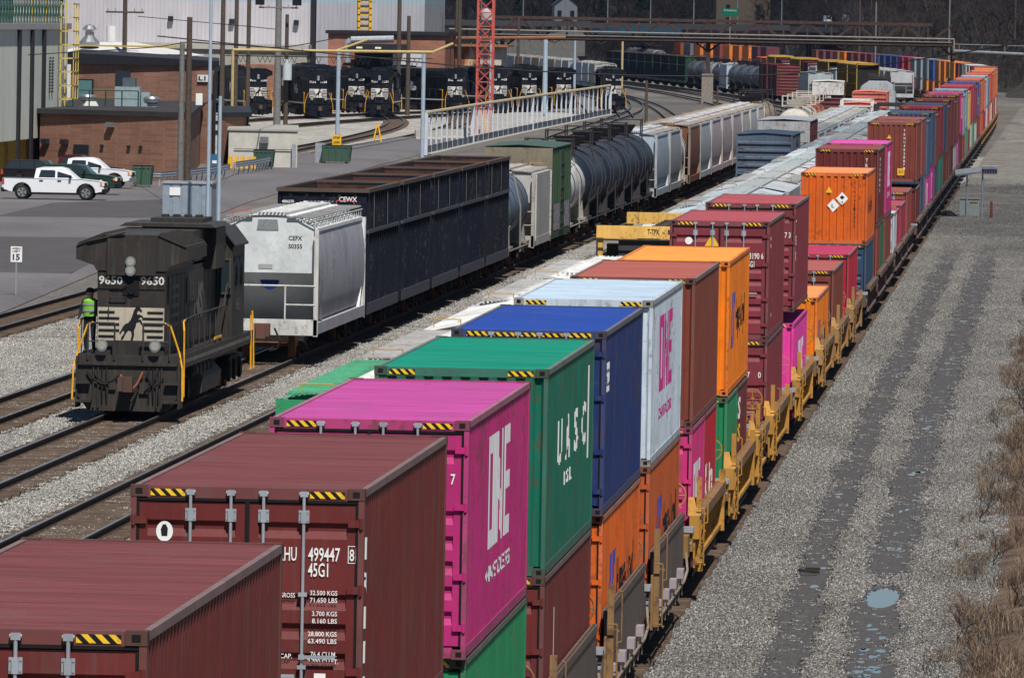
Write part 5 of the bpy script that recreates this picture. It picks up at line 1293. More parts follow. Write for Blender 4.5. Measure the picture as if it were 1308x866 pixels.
# rows of mixed cars in front of the distant bend
P_Y = path([(1050,-20.5),(1199,-29),(1377,-45),(1500,-55.5),(1616,-66.5),(1750,-81)])
P_X = path([(1100,-18.2),(1199,-23),(1320,-32.5),(1452,-44),(1600,-60)])
for i in range(4): hopper(17.2, P_X, 1215+i*18.2, (.46,.48,.50), f'pale hopper, {ords[i]} between the yellow rack cars and the distant containers', zc=4.2)
y = 1185
ny = [('auto',(.50,.30,.05),'yellow rack car'),('auto',(.50,.30,.05),'yellow rack car'),('hop',(.42,.44,.45),'pale hopper'),('auto',(.45,.25,.05),'amber rack car'),('hop',(.40,.46,.5),'pale hopper'),('box',(.18,.04,.05),'maroon boxcar'),('auto',(.46,.28,.06),'yellow rack car'),('hop',(.45,.46,.46),'grey hopper'),('box',(.14,.03,.05),'dark maroon boxcar'),('auto',(.5,.32,.05),'yellow rack car'),('box',(.55,.16,.04),'orange boxcar'),('box',(.55,.14,.04),'orange boxcar')]
for i, (k_, c_, n_) in enumerate(ny):
    lab = f'{n_}, {ords[i]} in the row in front of the distant container bend'
    if k_ == 'auto': autorack(25, P_Y, y, c_, lab, 'row in front of the distant bend'); y += 26.5
    elif k_ == 'hop': hopper(17, P_Y, y, c_, lab, group='row in front of the distant bend', zc=4.2); y += 18.3
    else: boxcar(17, P_Y, y, c_, lab, group='row in front of the distant bend'); y += 18.3
# ---------------------------------------------------------------- locomotives
LENS = NT('dull lamp lens').out((.32,.31,.27), .15, 0, .6)
LB = (.012,.012,.014); HOR = [(-.46,-.62),(-.36,-.60),(-.22,-.34),(-.10,-.22),(.02,-.26),(.06,-.42),(.0,-.62),(.10,-.64),(.17,-.44),(.16,-.22),(.24,-.05),(.27,.10),(.42,.14),(.50,.02),(.57,.04),(.48,.22),(.34,.22),(.46,.34),(.56,.30),(.58,.36),(.40,.44),(.30,.42),(.30,.56),(.38,.60),(.50,.52),(.53,.58),(.40,.74),(.33,.84),(.27,.76),(.15,.62),(.08,.42),(.0,.22),(-.12,.08),(-.24,.04),(-.36,-.06),(-.46,-.24),(-.54,-.34),(-.50,-.40),(-.38,-.24),(-.30,-.26),(-.32,-.38),(-.44,-.52)]
LBP = paint_mat('soot black loco paint', dirt=.45, rust=.2, streak=.5, rough=.48, dirtcol=(.095,.084,.072))
BEIGE = paint_mat('grimy cream panel', dirt=.35, rust=.12, streak=.3, dirtcol=(.16,.13,.09))
def cab_window(m, x0, x1, y, z0, z1, ax='y'):
    m.box(x0, x1, y-.02, y+.02, z0, z1)
def locomotive(label, number, loc, rz, detail=2, numcol=None, clean=False, side_ns=True):
    t = thing('locomotive', label, 'locomotive', loc, rz, None if detail > 1 else 'locomotives at the engine terminal')
    P = LBP; col = (.014,.014,.016) if clean else (.022,.021,.021)
    L = 22.3
    if 'loco' not in _cm:
        D = {}
        m = M(); m.box(-1.52,1.52,.55,L-.55,1.36,1.62); m.box(-1.1,1.1,1.0,L-1,1.05,1.4)
        for sg in (-1,1): m.box(*sorted((sg*1.50,sg*1.55)), .6, L-.6, 1.28, 1.64)
        D['platform'] = (m.mesh('platform', LBP), None)
        m = M(); sect = [(-1.0,1.6),(-1.0,3.98),(-.72,4.28),(.72,4.28),(1.0,3.98),(1.0,1.6)]
        m.prism(sect, 'y', .95, 15.2)
        m.box(-1.03,-1.0,2,15,1.7,1.78); 
        for sg in (-1,1):
            y = 1.6
            while y < 14.6: m.box(*sorted((sg*1.0,sg*1.03)), y, y+1.0, 1.75, 3.75); y += 1.12
            for yy in (6.4,7.4,8.4): m.box(*sorted((sg*1.0,sg*1.06)), yy, yy+.8, 2.9, 3.6)
        D['hood'] = (m.mesh('hood', LBP), None)
        m = M()   # flared radiator section, front face flat
        w_ = [(-1.03,3.92),(-1.12,4.06),(-1.64,4.22),(-1.64,4.56),(-.75,4.90),(.75,4.90),(1.64,4.56),(1.64,4.22),(1.12,4.06),(1.03,3.92)]
        m.prism(w_, 'y', .89, 6.3); m.box(-.72,.72,.82,.95,3.80,4.80)
        for sg in (-1,1):
            m.cbox((sg*1.2,3.5,4.75),.9,5.3,.04,0,0,sg*math.atan2(.34,.89))
            for q in range(9): m.cbox((sg*1.2,1.0+q*.62,4.79),.85,.05,.05,0,0,sg*math.atan2(.34,.89))
        m.tube([(-1.3,.84,4.70),(-.2,.84,4.96)], .03)
        D['radiator'] = (m.mesh('radiator_wing', LBP), None)
        m = M(); m.box(-1.35,1.0,8.6,11.8,3.9,4.85); m.box(-1.1,1.1,6.4,8.4,4.25,4.62); m.box(-.95,1.35,11.8,14.6,3.7,4.86)
        m.prism([(-1.5,4.9),(1.45,4.9),(1.3,5.0),(-1.3,5.0)],'y',10.5,14.8)
        m.box(-.7,.9,12.0,14.9,5.0,5.12)
        for q in range(4): m.box(-.5+q*.35,-.3+q*.35,13.2,13.6,5.12,5.2)
        D['box'] = (m.mesh('equipment_box', LBP), None)
        m = M(); cs = [(-1.52,1.6),(-1.52,4.25),(-1.15,4.72),(1.15,4.72),(1.52,4.25),(1.52,1.6)]
        m.prism(cs,'y',15.2,18.9); m.prism([(-1.62,4.30),(-1.2,4.80),(1.2,4.80),(1.62,4.30),(1.62,4.25),(1.2,4.74),(-1.2,4.74),(-1.62,4.25)],'y',15.05,19.1)
        m.prism([(-1.05,1.6),(-1.05,2.75),(-.8,3.0),(.8,3.0),(1.05,2.75),(1.05,1.6)],'y',18.9,21.1)
        D['cab'] = (m.mesh('cab', LBP), None)
        m = M()
        for sg in (-1,1):
            for y0 in (15.7,17.2): m.box(*sorted((sg*1.52,sg*1.545)), y0, y0+.95, 3.1, 3.95)
        m.box(-1.3,-.95,15.17,15.21,3.0,3.9); m.box(1.1,1.42,15.16,15.21,2.95,3.85); m.box(-1.2,-.3,18.88,18.93,3.2,4.0); m.box(.3,1.2,18.88,18.93,3.2,4.0)
        D['win'] = (m.mesh('cab_window', GLASS), None)
        m = M(); fr = [(1.04,2.88),(1.48,2.88),(1.48,3.92),(1.04,3.92)]
        m.box(1.04,1.48,15.13,15.18,2.88,2.94); m.box(1.04,1.48,15.13,15.18,3.86,3.92); m.box(1.04,1.10,15.13,15.18,2.94,3.86); m.box(1.42,1.48,15.13,15.18,2.94,3.86)
        D['wf'] = (m.mesh('window_frame', GRIME), (.06,.06,.06))
        m = M()   # pilot and its plumbing
        m.prism([(-1.50,1.36),(1.50,1.36),(1.50,.55),(1.15,.12),(-1.15,.12),(-1.50,.55)],'y',.38,.55)
        m.box(-1.50,-1.05,.15,.38,.35,.42); m.box(1.05,1.50,.15,.38,.35,.42); m.box(-1.50,-1.1,.2,.5,.85,.90); m.box(1.1,1.50,.2,.5,.85,.90)
        for sx in (-1.0,-.86,.86,1.0): m.box(sx-.02,sx+.02,.30,.38,.2,1.3)
        for sx in (-1.5,1.5): m.box(sx-.03,sx+.03,.3,1.2,.2,1.6)
        m.box(-.55,-.35,.3,.4,.7,1.1); m.box(.35,.6,.3,.4,.6,.9)
        m.box(-1.45,1.45,.30,.75,1.36,1.44)
        D['pilot'] = (m.mesh('pilot', LBP), None)
        m = M(); m.cbox((0,.05,.88),.34,.7,.36); m.cbox((.03,-.35,.88),.40,.22,.42); m.cbox((-.12,-.5,.88),.14,.2,.36); D['coupler'] = (m.mesh('coupler', PAINT_OLD), (.09,.05,.04))
        m = M()
        def sag(a, b, d, r=.028, n=8):
            pts = [(a[0]+(b[0]-a[0])*k/n, a[1]+(b[1]-a[1])*k/n-.0, a[2]+(b[2]-a[2])*k/n-d*4*(k/n)*(1-k/n)) for k in range(n+1)]; m.tube(pts, r)
        sag((-1.0,.32,1.15),(-.25,.30,1.1),.22); sag((.55,.3,1.15),(1.05,.3,1.05),.25); sag((-1.2,.3,1.2),(-.6,.28,.85),.1); sag((.3,.3,.75),(.1,.1,.35),.05,.04); sag((.9,.3,1.2),(.5,.25,.7),.1,.02)
        for sx in (-.75,-.62,.62,.75,.9): m.tube([(sx,.33,1.3),(sx,.30,.75),(sx+.03,.28,.45)], .022)
        D['hoses'] = (m.mesh('air_hose', RUBBER), None)
        m = M(); sag((-.2,.25,1.12),(.45,.25,1.2),.42,.028); D['cable'] = (m.mesh('jumper_cable', flat('worn orange jumper cable', (.38,.13,.07), .6)), None)
        m = M(); z1 = 2.62
        for sg in (-1,1):
            y = 1.3
            while y < 14.5: m.cyl((sg*1.49,y,1.62),(sg*1.49,y,z1),.02,n=6); y += 1.55
            m.tube([(sg*1.49,1.0,z1-.05),(sg*1.49,5,z1),(sg*1.49,13.0,z1),(sg*1.49,13.9,3.2),(sg*1.49,15.0,3.25)], .024)
            m.tube([(sg*.42,.5,1.5),(sg*.42,.5,2.5),(sg*1.2,.5,2.5),(sg*1.2,.5,1.5)], .03); m.tube([(sg*.42,.5,2.0),(sg*1.2,.5,2.0)], .02)
        D['rail'] = (m.mesh('handrail', GRIME), (.035,.035,.04))
        yel_ = []; YR = flat('chipped yellow rail paint', (.80,.40,.03), .5, var=.25)
        for sg in (-1,1):
            for pts_ in ([(sg*1.62,.28,.42),(sg*1.60,.35,1.3),(sg*1.50,.5,1.7),(sg*1.22,.5,2.45),(sg*1.05,.5,2.52)], [(sg*1.56,1.2,.5),(sg*1.56,1.1,2.3),(sg*1.52,1.25,2.55),(sg*1.49,2.0,2.58)], [(sg*1.56,L-.4,.5),(sg*1.54,L-.45,1.6),(sg*1.5,L-.5,2.2)], [(sg*1.56,L-1.3,.5),(sg*1.54,L-1.3,2.1)]): yel_.append(M().tube(pts_, .028).mesh('yellow_handrail', YR))
        _cm['yel'] = yel_
        m = M()
        for sg in (-1,1):
            m.tube([(sg*1.62,.28,.42),(sg*1.60,.35,1.3),(sg*1.50,.5,1.7),(sg*1.22,.5,2.45),(sg*1.05,.5,2.52)], .032); m.tube([(sg*1.56,1.2,.5),(sg*1.56,1.1,2.3),(sg*1.52,1.25,2.55),(sg*1.49,2.0,2.58)], .032)
            m.tube([(sg*1.58,L-.4,.4),(sg*1.56,L-.45,1.6),(sg*1.5,L-.5,2.5)], .03); m.tube([(sg*1.58,L-1.3,.4),(sg*1.56,L-1.3,2.4)], .03)
        D['yel'] = (m.mesh('yellow_handrail', flat('chipped yellow rail paint', (.80,.40,.03), .5, var=.25)), None)
        m = M()   # fuel tank, air reservoirs
        m.prism([(-1.2,1.05),(-1.45,.8),(-1.4,.35),(-1.0,.18),(1.0,.18),(1.4,.35),(1.45,.8),(1.2,1.05)],'y',7.6,13.0)
        for sg in (-1,1): m.cyl((sg*1.15,6.1,1.02),(sg*1.15,11.4,1.02),.20,n=14); 
        for sg in (-1,1):
            for q in range(5): m.cyl((sg*1.15,6.4+q*1.1,1.02),(sg*1.15,6.5+q*1.1,1.02),.24,n=14)
        D['tank'] = (m.mesh('fuel_tank', GRIME), (.05,.045,.042))
        m = M()
        m.prism([(-2.3,.55),(-2.0,.35),(2.0,.35),(2.3,.55),(2.3,.8),(1.2,1.0),(-1.2,1.0),(-2.3,.8)],'x',-1.24,-1.08); m.prism([(-2.3,.55),(-2.0,.35),(2.0,.35),(2.3,.55),(2.3,.8),(1.2,1.0),(-1.2,1.0),(-2.3,.8)],'x',1.08,1.24)
        for sg in (-1,1):
            for yy in (-1.65,0,1.65): m.cyl((sg*1.24,yy,.52),(sg*1.32,yy,.52),.16,n=10); m.box(*sorted((sg*1.24,sg*1.34)), yy-.55, yy-.35, .3, .9)
        m.box(-1.0,1.0,-.6,.6,.4,1.05); D['truck'] = (m.mesh('truck', DARK), None)
        m = M(); [wheelset(m, 0, .5)]; D['ws'] = (m.mesh('wheelset', RUSTY), None)
        m = M()
        put = [(-1.02,1.02)]
        m.quad((-.98,.948,2.02),(.98,.948,2.02),(.98,.948,2.92),(-.98,.948,2.92)); D['panel'] = (m.mesh('nose_panel', BEIGE), (.50,.45,.36))
        m = M()
        for sg in (-1,1):
            for q in range(5):
                a, b = sorted((sg*(.34 if q not in (0,4) else .48), sg*.95)); m.box(a, b, .93, .946, 2.10+q*.165, 2.16+q*.165)
        D['stripes'] = (m.mesh('nose_stripe', BLK), None)
        m = M(); put_poly(m, HOR, (0,.935,2.45), (.62,0,0), (0,0,.66)); D['horse'] = (m.mesh('horse_emblem', BLK), None)
        m = M()
        for z in (4.17,3.93): m.cyl((-.02,.76,z),(-.02,.83,z),.15,n=16)
        for sg in (-1,1): m.cyl((sg*.78,.36,1.90),(sg*.78,.50,1.90),.165,n=16)
        D['lr'] = (m.mesh('lamp_housing', STEEL), None)
        m = M()
        for z in (4.17,3.93): m.cyl((-.02,.745,z),(-.02,.76,z),.10,n=16)
        for sg in (-1,1): m.cyl((sg*.78,.345,1.90),(sg*.78,.36,1.90),.12,n=16)
        D['lens'] = (m.mesh('headlight', LENS), None)
        m = M(); m.box(-.24,.22,.915,.95,3.25,3.76); m.cyl((0,.86,3.38),(0,.93,3.38),.10,n=10); D['cl'] = (m.mesh('class_light', BLACK), None)
        m = M()
        for z in (3.12,3.45,3.85): m.tube([(-.62,.93,z),(-.62,.84,z+.08),(-.15,.84,z+.08),(-.15,.93,z)], .014)
        for z in (3.0,): m.tube([(-.65,.93,z-.3),(-.65,.85,z-.3),(-.65,.85,z)], .014)
        D['rung'] = (m.mesh('grab_iron', GRIME), (.03,.03,.03))
        m = M()
        for q in range(5): m.box(.998,1.036,2.6,4.6-q*.0,2.35+q*.26,2.46+q*.26)
        for k in range(3): m.box(1.033,1.037,2.5+k*.75,2.56+k*.75,2.35,3.45)
        D['sidestripe'] = (m.mesh('side_stripe', flat('faded white marking', (.18,.17,.15), .7, var=.3)), None)
        m = M(); m.box(.78,.98,15.15,15.18,3.0,3.15); D['amb'] = (m.mesh('marker_lamp', AMBER), None)
        m = M(); m.box(1.5,1.53,10.2,12.2,1.75,1.82); D['yb'] = (m.mesh('sill_bar', YEL), None)
        _cm['loco'] = D
    D = _cm['loco']
    def p(k, par=t, c=None, loc_=None): return obj(D[k][0].name.split('.')[0], D[k][0], par, c or D[k][1] or col, loc_)
    for k in ('platform','pilot','radiator','box'): p(k)
    hood = p('hood'); cab = p('cab'); w1 = p('win', cab); p('wf', w1)
    for k in ('coupler','rail','tank'): p(k)
    for me_ in _cm['yel']: obj('yellow_handrail', me_, t)
    p('panel', c=None if not clean else (.72,.70,.66)); p('stripes'); p('horse'); lr = p('lr'); p('lens', lr)
    for yy in (3.4, L-3.4):
        tr = p('truck', t, None, (0,yy,0))
        for q in (-1.65,0,1.65): p('ws', tr, None, (0,q,0))
    if detail > 1:
        for k in ('hoses','cable','cl','rung','sidestripe','amb','yb'): p(k)
    m = M()
    put_text(m, number, (-.96,.918,3.54), (1,0,0), (0,0,1), .235, .70, .02); put_text(m, number, (.27,.918,3.54), (1,0,0), (0,0,1), .235, .70, .02)
    m.box(-.99,-.25,.65,.66,3.50,3.86) if False else None
    m.build('road_number', WHITE if clean else flat('dull white number', (.62,.60,.54), .6), t, None)
    nb = M(); nb.box(-.99,.99,.925,.95,3.42,3.90); nb.build('number_board', LBP, t, (.010,.010,.011))
    if side_ns:
        m = M()
        put_text(m, 'NS', (1.045, 8.5, 2.35), (0,1,0), (0,0,1), 1.05, 2.6, .06); put_text(m, number, (1.535, 16.2, 2.35), (0,1,0), (0,0,1), .40, 1.5, .03)
        put_text(m, 'NS', (-1.045, 11, 2.35), (0,-1,0), (0,0,1), 1.05, 2.6, .06)
        for sg in (-1,1): m.box(*sorted((sg*1.552,sg*1.558)), .8, L-.8, 1.40, 1.50)
        m.build('side_lettering', flat('worn white side lettering', (.16,.155,.14), .7, var=.4) if not clean else WHITE, t)
    t.scale = (.93,1,1)
    if clean:
        for o in t.children_recursive:
            if o.type == 'MESH' and o.data.materials and o.data.materials[0] == LBP: o.material_slots[0].link = 'OBJECT'; o.material_slots[0].material = DARKP; o.color = (.007,.009,.015,1)
    return t
lo = locomotive('soot black locomotive numbered 9650 on the gravel, cream nose panel with a horse', '9650', (P_5(243)[0]-.08, 242.0, 0), 0)
for i, (n_, px_, y_, rz_, lab) in enumerate([
 ('1184',-79.2,932,.24,'black locomotive numbered 1184 facing the camera, white nose panel, beside the grey light pole'),
 ('7201',-74.6,953,.03,'black locomotive numbered 7201 with grimy nose, right of the one numbered 1184'),
 ('3022',-69.0,995,.55,'black locomotive with its long side to the camera behind the two brown poles'),
 ('4425',-66.0,1018,.10,'black locomotive nose left of the red lattice tower'),
 ('6690',-63.2,1035,.50,'black locomotive showing its side just right of the red lattice tower'),
 ('9041',-86.0,938,.30,'black locomotive at the left end of the line, partly behind the yellow gantry post'),
 ('8812',-92.0,972,.42,'black locomotive at the back left of the engine terminal'),
 ('5310',-82.5,1000,.40,'black locomotive roof behind the one numbered 1184'),
 ('6077',-60.2,1052,.46,'black locomotive roof behind the long one with the NS letters'),
 ('9312',-54.5,1048,.10,'black locomotive nose farthest right of the red lattice tower'),
 ('8340',-96.5,985,.30,'black locomotive farthest left, behind the gantry post'),
 ('1729',-78.5,975,.42,'black locomotive side between the numbered 1184 and 7201 noses')]):
    locomotive(lab, n_, (px_, y_, 0), rz_, 1, clean=True)

# ---------------------------------------------------------------- worker on the walkway
def person(label, loc, rz, h=1.76):
    t = thing('person', label, 'person', loc, rz)
    J = {'pel':(0,0,.95),'sp':(0,.01,1.18),'ch':(0,.0,1.40),'nk':(0,.0,1.52),'hd':(0,-.03,1.62),'ht':(0,-.01,1.75),
      'ls':(-.19,0,1.42),'le':(-.26,-.06,1.15),'lh':(-.22,-.24,.98),'rs':(.19,0,1.42),'re':(.27,-.10,1.16),'rh':(.18,-.32,1.12),
      'lp':(-.10,0,.92),'lk':(-.12,-.03,.50),'la':(-.12,.03,.09),'lt':(-.13,-.14,.04),'rp':(.10,0,.92),'rk':(.12,-.05,.50),'ra':(.12,.02,.09),'rt':(.13,-.15,.04)}
    Rr = {'pel':.15,'sp':.14,'ch':.165,'nk':.06,'hd':.095,'ht':.075,'ls':.075,'le':.05,'lh':.036,'rs':.075,'re':.05,'rh':.036,'lp':.10,'lk':.068,'la':.05,'lt':.04,'rp':.10,'rk':.068,'ra':.05,'rt':.04}
    E_ = [('pel','sp'),('sp','ch'),('ch','nk'),('nk','hd'),('hd','ht'),('ch','ls'),('ls','le'),('le','lh'),('ch','rs'),('rs','re'),('re','rh'),('pel','lp'),('lp','lk'),('lk','la'),('la','lt'),('pel','rp'),('rp','rk'),('rk','ra'),('ra','rt')]
    ks = list(J)
    # five fingers a hand
    V = [J[k] for k in ks]; RR = [Rr[k] for k in ks]; E2 = [(ks.index(a), ks.index(b)) for a, b in E_]
    for hnd, sx in (('lh',-1),('rh',1)):
        hx, hy, hz = J[hnd]
        for q in range(5):
            a = (hx+sx*(.03 if q == 4 else -.03+.018*q), hy-(.02 if q == 4 else .06), hz-.01); b = (a[0]+sx*(.03 if q == 4 else 0), a[1]-.035-.006*(q in (1,2)), a[2]-.025)
            V += [a, b]; RR += [.011, .008]; E2 += [(ks.index(hnd), len(V)-2), (len(V)-2, len(V)-1)]
    def skin(V, E2, RR, name, mat, root=0):
        me = bpy.data.meshes.new(name); me.from_pydata(V, E2, []); o = bpy.data.objects.new(name, me); C.objects.link(o)
        md = o.modifiers.new('s', 'SKIN'); md.use_smooth_shade = True
        for v, r in zip(me.skin_vertices[0].data, RR): v.radius = (r, r)
        me.skin_vertices[0].data[root].use_root = True
        o.modifiers.new('u', 'SUBSURF').levels = 1; o.modifiers['u'].render_levels = 2
        me.materials.append(mat); o.parent = t; return o
    skin(V, E2, RR, 'body', CLOTH)
    m = M(); m.lathe([(.02,.0),(.075,.02),(.098,.08),(.10,.15),(.09,.21),(.02,.24)], (0,-.03,1.50), 'z', 14); m.cbox((0,-.135,1.60),.03,.04,.05); m.build('head', SKIN, t, smooth=True)
    m = M(); m.lathe([(.13,.0),(.13,.015),(.115,.05),(.09,.10),(.02,.13)], (0,-.03,1.68), 'z', 14); m.build('hard_hat', CLOTH, t, smooth=True)
    m = M(); m.lathe([(.185,.0),(.195,.2),(.19,.42),(.10,.50)], (0,0,1.02), 'z', 18); 
    for i in range(len(m.v)): m.v[i] = (m.v[i][0]*1.12, m.v[i][1]*.92, m.v[i][2])
    m.build('safety_vest', HIVIS, t, smooth=True)
    m = M(); 
    for z in (1.15,1.32): m.lathe([(.199,0),(.203,.0),(.203,.05),(.199,.05)], (0,0,z), 'z', 18)
    for i in range(len(m.v)): m.v[i] = (m.v[i][0]*1.12, m.v[i][1]*.93, m.v[i][2])
    m.build('reflective_band', GALV, t); return t
person('worker in dark clothes and green hi-vis vest on the walkway of locomotive 9650', (P_5(243)[0]-1.27, 243.6, 1.62), -.3)
# ---------------------------------------------------------------- left yard: buildings
def brickmat(name, a, b, mortar, sc_=1.0):
    t = NT(name); tc = t.n('ShaderNodeTexCoord'); sx = t.n('ShaderNodeSeparateXYZ'); t.link(tc.outputs['Object'], sx.inputs[0]); cb = t.n('ShaderNodeCombineXYZ')
    t.link(t.math('ADD', sx.outputs[0], sx.outputs[1]), cb.inputs[0]); t.link(sx.outputs[2], cb.inputs[1])
    br = t.n('ShaderNodeTexBrick', inp={'Scale': 1.0, 'Mortar Size': .012, 'Brick Width': .40*sc_, 'Row Height': .20*sc_, 'Bias': 0.0}); t.link(cb.outputs[0], br.inputs['Vector'])
    br.inputs['Color1'].default_value = (*a,1); br.inputs['Color2'].default_value = (*b,1); br.inputs['Mortar'].default_value = (*mortar,1)
    n = t.noise(tc.outputs['Object'], .5, 4, .6); col = t.mix(1.0, br.outputs[0], t.ramp(n, (.3,.78),(.7,1.12)), 'MULTIPLY'); return t.out(col, .85)
BRICK = brickmat('brown block wall', (.30,.155,.105), (.24,.12,.082), (.27,.19,.15))
BRICK2 = brickmat('red brown brick wall', (.34,.15,.10), (.28,.125,.085), (.22,.15,.12))
ROOFT = flat('dark roof membrane', (.045,.043,.045), .8, var=.25, scale=.5)
TRIM = flat('dark roof trim', (.025,.025,.03), .5)
def cladding(name, col, band=None, zband=0, pitch=.35):
    t = NT(name); tc = t.n('ShaderNodeTexCoord'); sx = t.n('ShaderNodeSeparateXYZ'); t.link(tc.outputs['Object'], sx.inputs[0])
    n = t.noise(t.coords((1,1,.2)), .6, 4, .6); c = t.mix(1.0, col, t.ramp(n, (.3,.88),(.7,1.06)), 'MULTIPLY')
    if band: c = t.mix(t.math('GREATER_THAN', sx.outputs[2], zband), c, band)
    return t.out(c, .5)
def building(name, label, cat='building', loc=(0,0,0)): return thing(name, label, cat, loc)
def ribbed_wall(m, x0, x1, y, z0, z1, pitch=.9, d=.12):
    pr = corr_profile(x0, x1, pitch, pitch*.7, pitch*.08, y, y+d); m.loft([[(a, b, z0) for a, b in pr],[(a, b, z1) for a, b in pr]], closed=False)
# steel clad building, left edge
t = building('metal_clad_building', 'grey green metal clad building with black downpipes and a yellow base at the left edge')
m = M(); pr = corr_profile(520, 597, .6, .50, .03, -67.70, -67.715); m.loft([[(x,y,2.5) for y,x in pr],[(x,y,9.55) for y,x in pr]], closed=False)
m.box(-90,-67.75,596.6,597,0,9.5); m.box(-90,-67.75,520,520.3,0,9.5); m.box(-90,-67.76,520,597,2.45,2.55); m.build('wall', cladding('grey green cladding', (.66,.68,.60)), t)
m = M(); pr = corr_profile(520, 596, 1.6, 1.0, .1, -68.4, -68.6); m.loft([[(x,y,-.2) for y,x in pr],[(x,y,2.5) for y,x in pr]], closed=False); m.build('yellow_base', flat('yellow base cladding', (.42,.28,.04), .6, var=.3), t)
M().box(-90,-67.5,519.5,597.4,9.55,9.95).build('roof', flat('pale metal roof edge', (.40,.38,.38), .6), t)
for y_ in (569,576,582.6): M().box(-67.66,-67.52,y_-.5,y_+.5,-.2,9.6).build('downpipe', TRIM, t)
for y_ in (586.4,588.0):
    m = M()
    for q in range(12): m.box(-67.66,-67.6,y_-.22,y_+.22,5.4+q*.2,5.52+q*.2)
    m.build('louvre', TRIM, t)
m = M()
for y_ in (590.8,593.6): m.box(-67.5,-67.42,y_,y_+.08,0.4,11.4)
for q in range(8): m.box(-67.5,-66.6,590.8,590.9,4.9+q*.9,4.98+q*.9); m.box(-66.65,-66.57,590.8,593.68,4.9+q*.9,4.98+q*.9); m.box(-67.5,-66.6,593.6,593.68,4.9+q*.9,4.98+q*.9)
for y_ in (590.8,592.2,593.6): m.box(-66.63,-66.57,y_,y_+.04,4.9,11.3)
m.build('caged_ladder', flat('pale yellow ladder paint', (.55,.42,.10), .6), t)
m = M()
for q in range(30): m.box(-67.9,-67.84,548+q*1.6,548.12+q*1.6,9.95,11.6)
for q in range(60):
    y0 = 548+q*.8; m.tube([(-67.87,y0,9.98),(-67.87,y0+1.1,11.55)], .03, 4); m.tube([(-67.87,y0+1.1,9.98),(-67.87,y0,11.55)], .03, 4)
m.box(-67.9,-67.84,548,596,11.55,11.65); m.build('mesh_railing', flat('dark green railing paint', (.01,.06,.035), .5), t)
m = M(); m.lathe([(.02,0),(1.1,0),(1.1,2.4),(.8,2.8),(.02,2.9)], (-69.5,572,9.95), 'z', 18); m.build('roof_tank', flat('blue grey tank', (.10,.14,.18), .5), t)
m = M(); 
for y_ in (584,588,592):
    m.tube([(-68.6,y_,9.95),(-68.6,y_,13.5)], .06, 4); m.tube([(-68.6,584,11),(-68.6,592,11)], .04, 4)
m.build('roof_frame', YEL, t)
# brown block building in two heights
t = building('brick_building', 'brown block building with flat black-edged roofs and rooftop fans beside the parking lot')
def block(m, c, z0, z1):
    z1 = z1 if isinstance(z1, (list, tuple)) else [z1]*4
    return m.add([(x,y,z0) for x,y in c]+[(x,y,z) for (x,y),z in zip(c,z1)], [(3,2,1,0),(4,5,6,7),(0,1,5,4),(1,2,6,5),(2,3,7,6),(3,0,4,7)])
WF = [(-67.5,580),(-57.0,572),(-62.9,640),(-73.5,660)]; UF = [(-73.0,646),(-61.9,640),(-66.2,684),(-78,700)]
def grow(c, d): cx = sum(p[0] for p in c)/4; return [(p[0]+(d if p[0] > cx else -d), p[1]+(-d if i < 2 else 0)) for i, p in enumerate(c)]
block(M(), WF, -.3, 4.1).build('low_wing', BRICK, t); block(M(), UF, -.3, [7.35,6.95,6.95,7.35]).build('tall_block', BRICK, t); block(M(), [(-61.9,644),(-60.4,650),(-64.4,692),(-66.5,690)], -.3, 3.3).build('side_wing', BRICK, t)
block(M(), grow(WF,.25), 4.1, 4.42).build('roof', ROOFT, t)
m = M(); block(m, grow(UF,.3), 6.96, [7.75,7.35,7.35,7.75]); block(m, [(-62.0,643.5),(-60.1,649.5),(-64.2,692),(-66.5,690)], 3.3, 3.62); m.box(-57.1,-56.9,571.7,571.95,-.2,4.1); m.box(-61.95,-61.8,639.6,639.8,-.2,6.9); m.box(-60.5,-60.35,649.6,649.8,-.2,3.3); m.build('roof_trim', TRIM, t)
def onfront(m, u0, u1, z0, z1, F=UF, off=.08, th=.06):
    a = Vector(F[0]); b = Vector(F[1]); d = (b-a); n = Vector((d.y, -d.x)).normalized(); n = n if n.y < 0 else -n
    P0 = a+d*u0+n*off; P1 = a+d*u1+n*off; Q0 = P0+n*th; Q1 = P1+n*th
    return m.add([(P0.x,P0.y,z0),(P1.x,P1.y,z0),(P1.x,P1.y,z1),(P0.x,P0.y,z1),(Q0.x,Q0.y,z0),(Q1.x,Q1.y,z0),(Q1.x,Q1.y,z1),(Q0.x,Q0.y,z1)], [(0,1,2,3),(4,5,6,7),(0,1,5,4),(1,2,6,5),(2,3,7,6),(3,0,4,7)])
onfront(M(), .06,.155,4.5,5.75).build('window', flat('pale green glass', (.10,.22,.22), .15), t); m = M(); onfront(m,.05,.06,4.4,5.85); onfront(m,.155,.165,4.4,5.85); onfront(m,.06,.155,5.75,5.85); m.build('window_frame', TRIM, t)
onfront(M(), .32,.42,4.4,6.5).build('door', flat('slate door', (.03,.04,.055), .5), t); onfront(M(), .24,.34,.5,2.15,WF).build('window', GLASS, t)
for u, z_ in ((.49,3.5),(.05,2.3),(.18,2.3)): onfront(M(), u-.02,u+.02,z_-.16,z_+.16,WF,.05,.3).build('wall_lamp', STEEL if z_ > 3 else TRIM, t)
for u in (.43,.61,.69): onfront(M(), u-.01,u+.01,2.0,2.2,WF).build('vent', TRIM, t)
sg_ = onfront(M(), .885,.955,5.85,6.35).build('sign', WHITE, t); m = M()
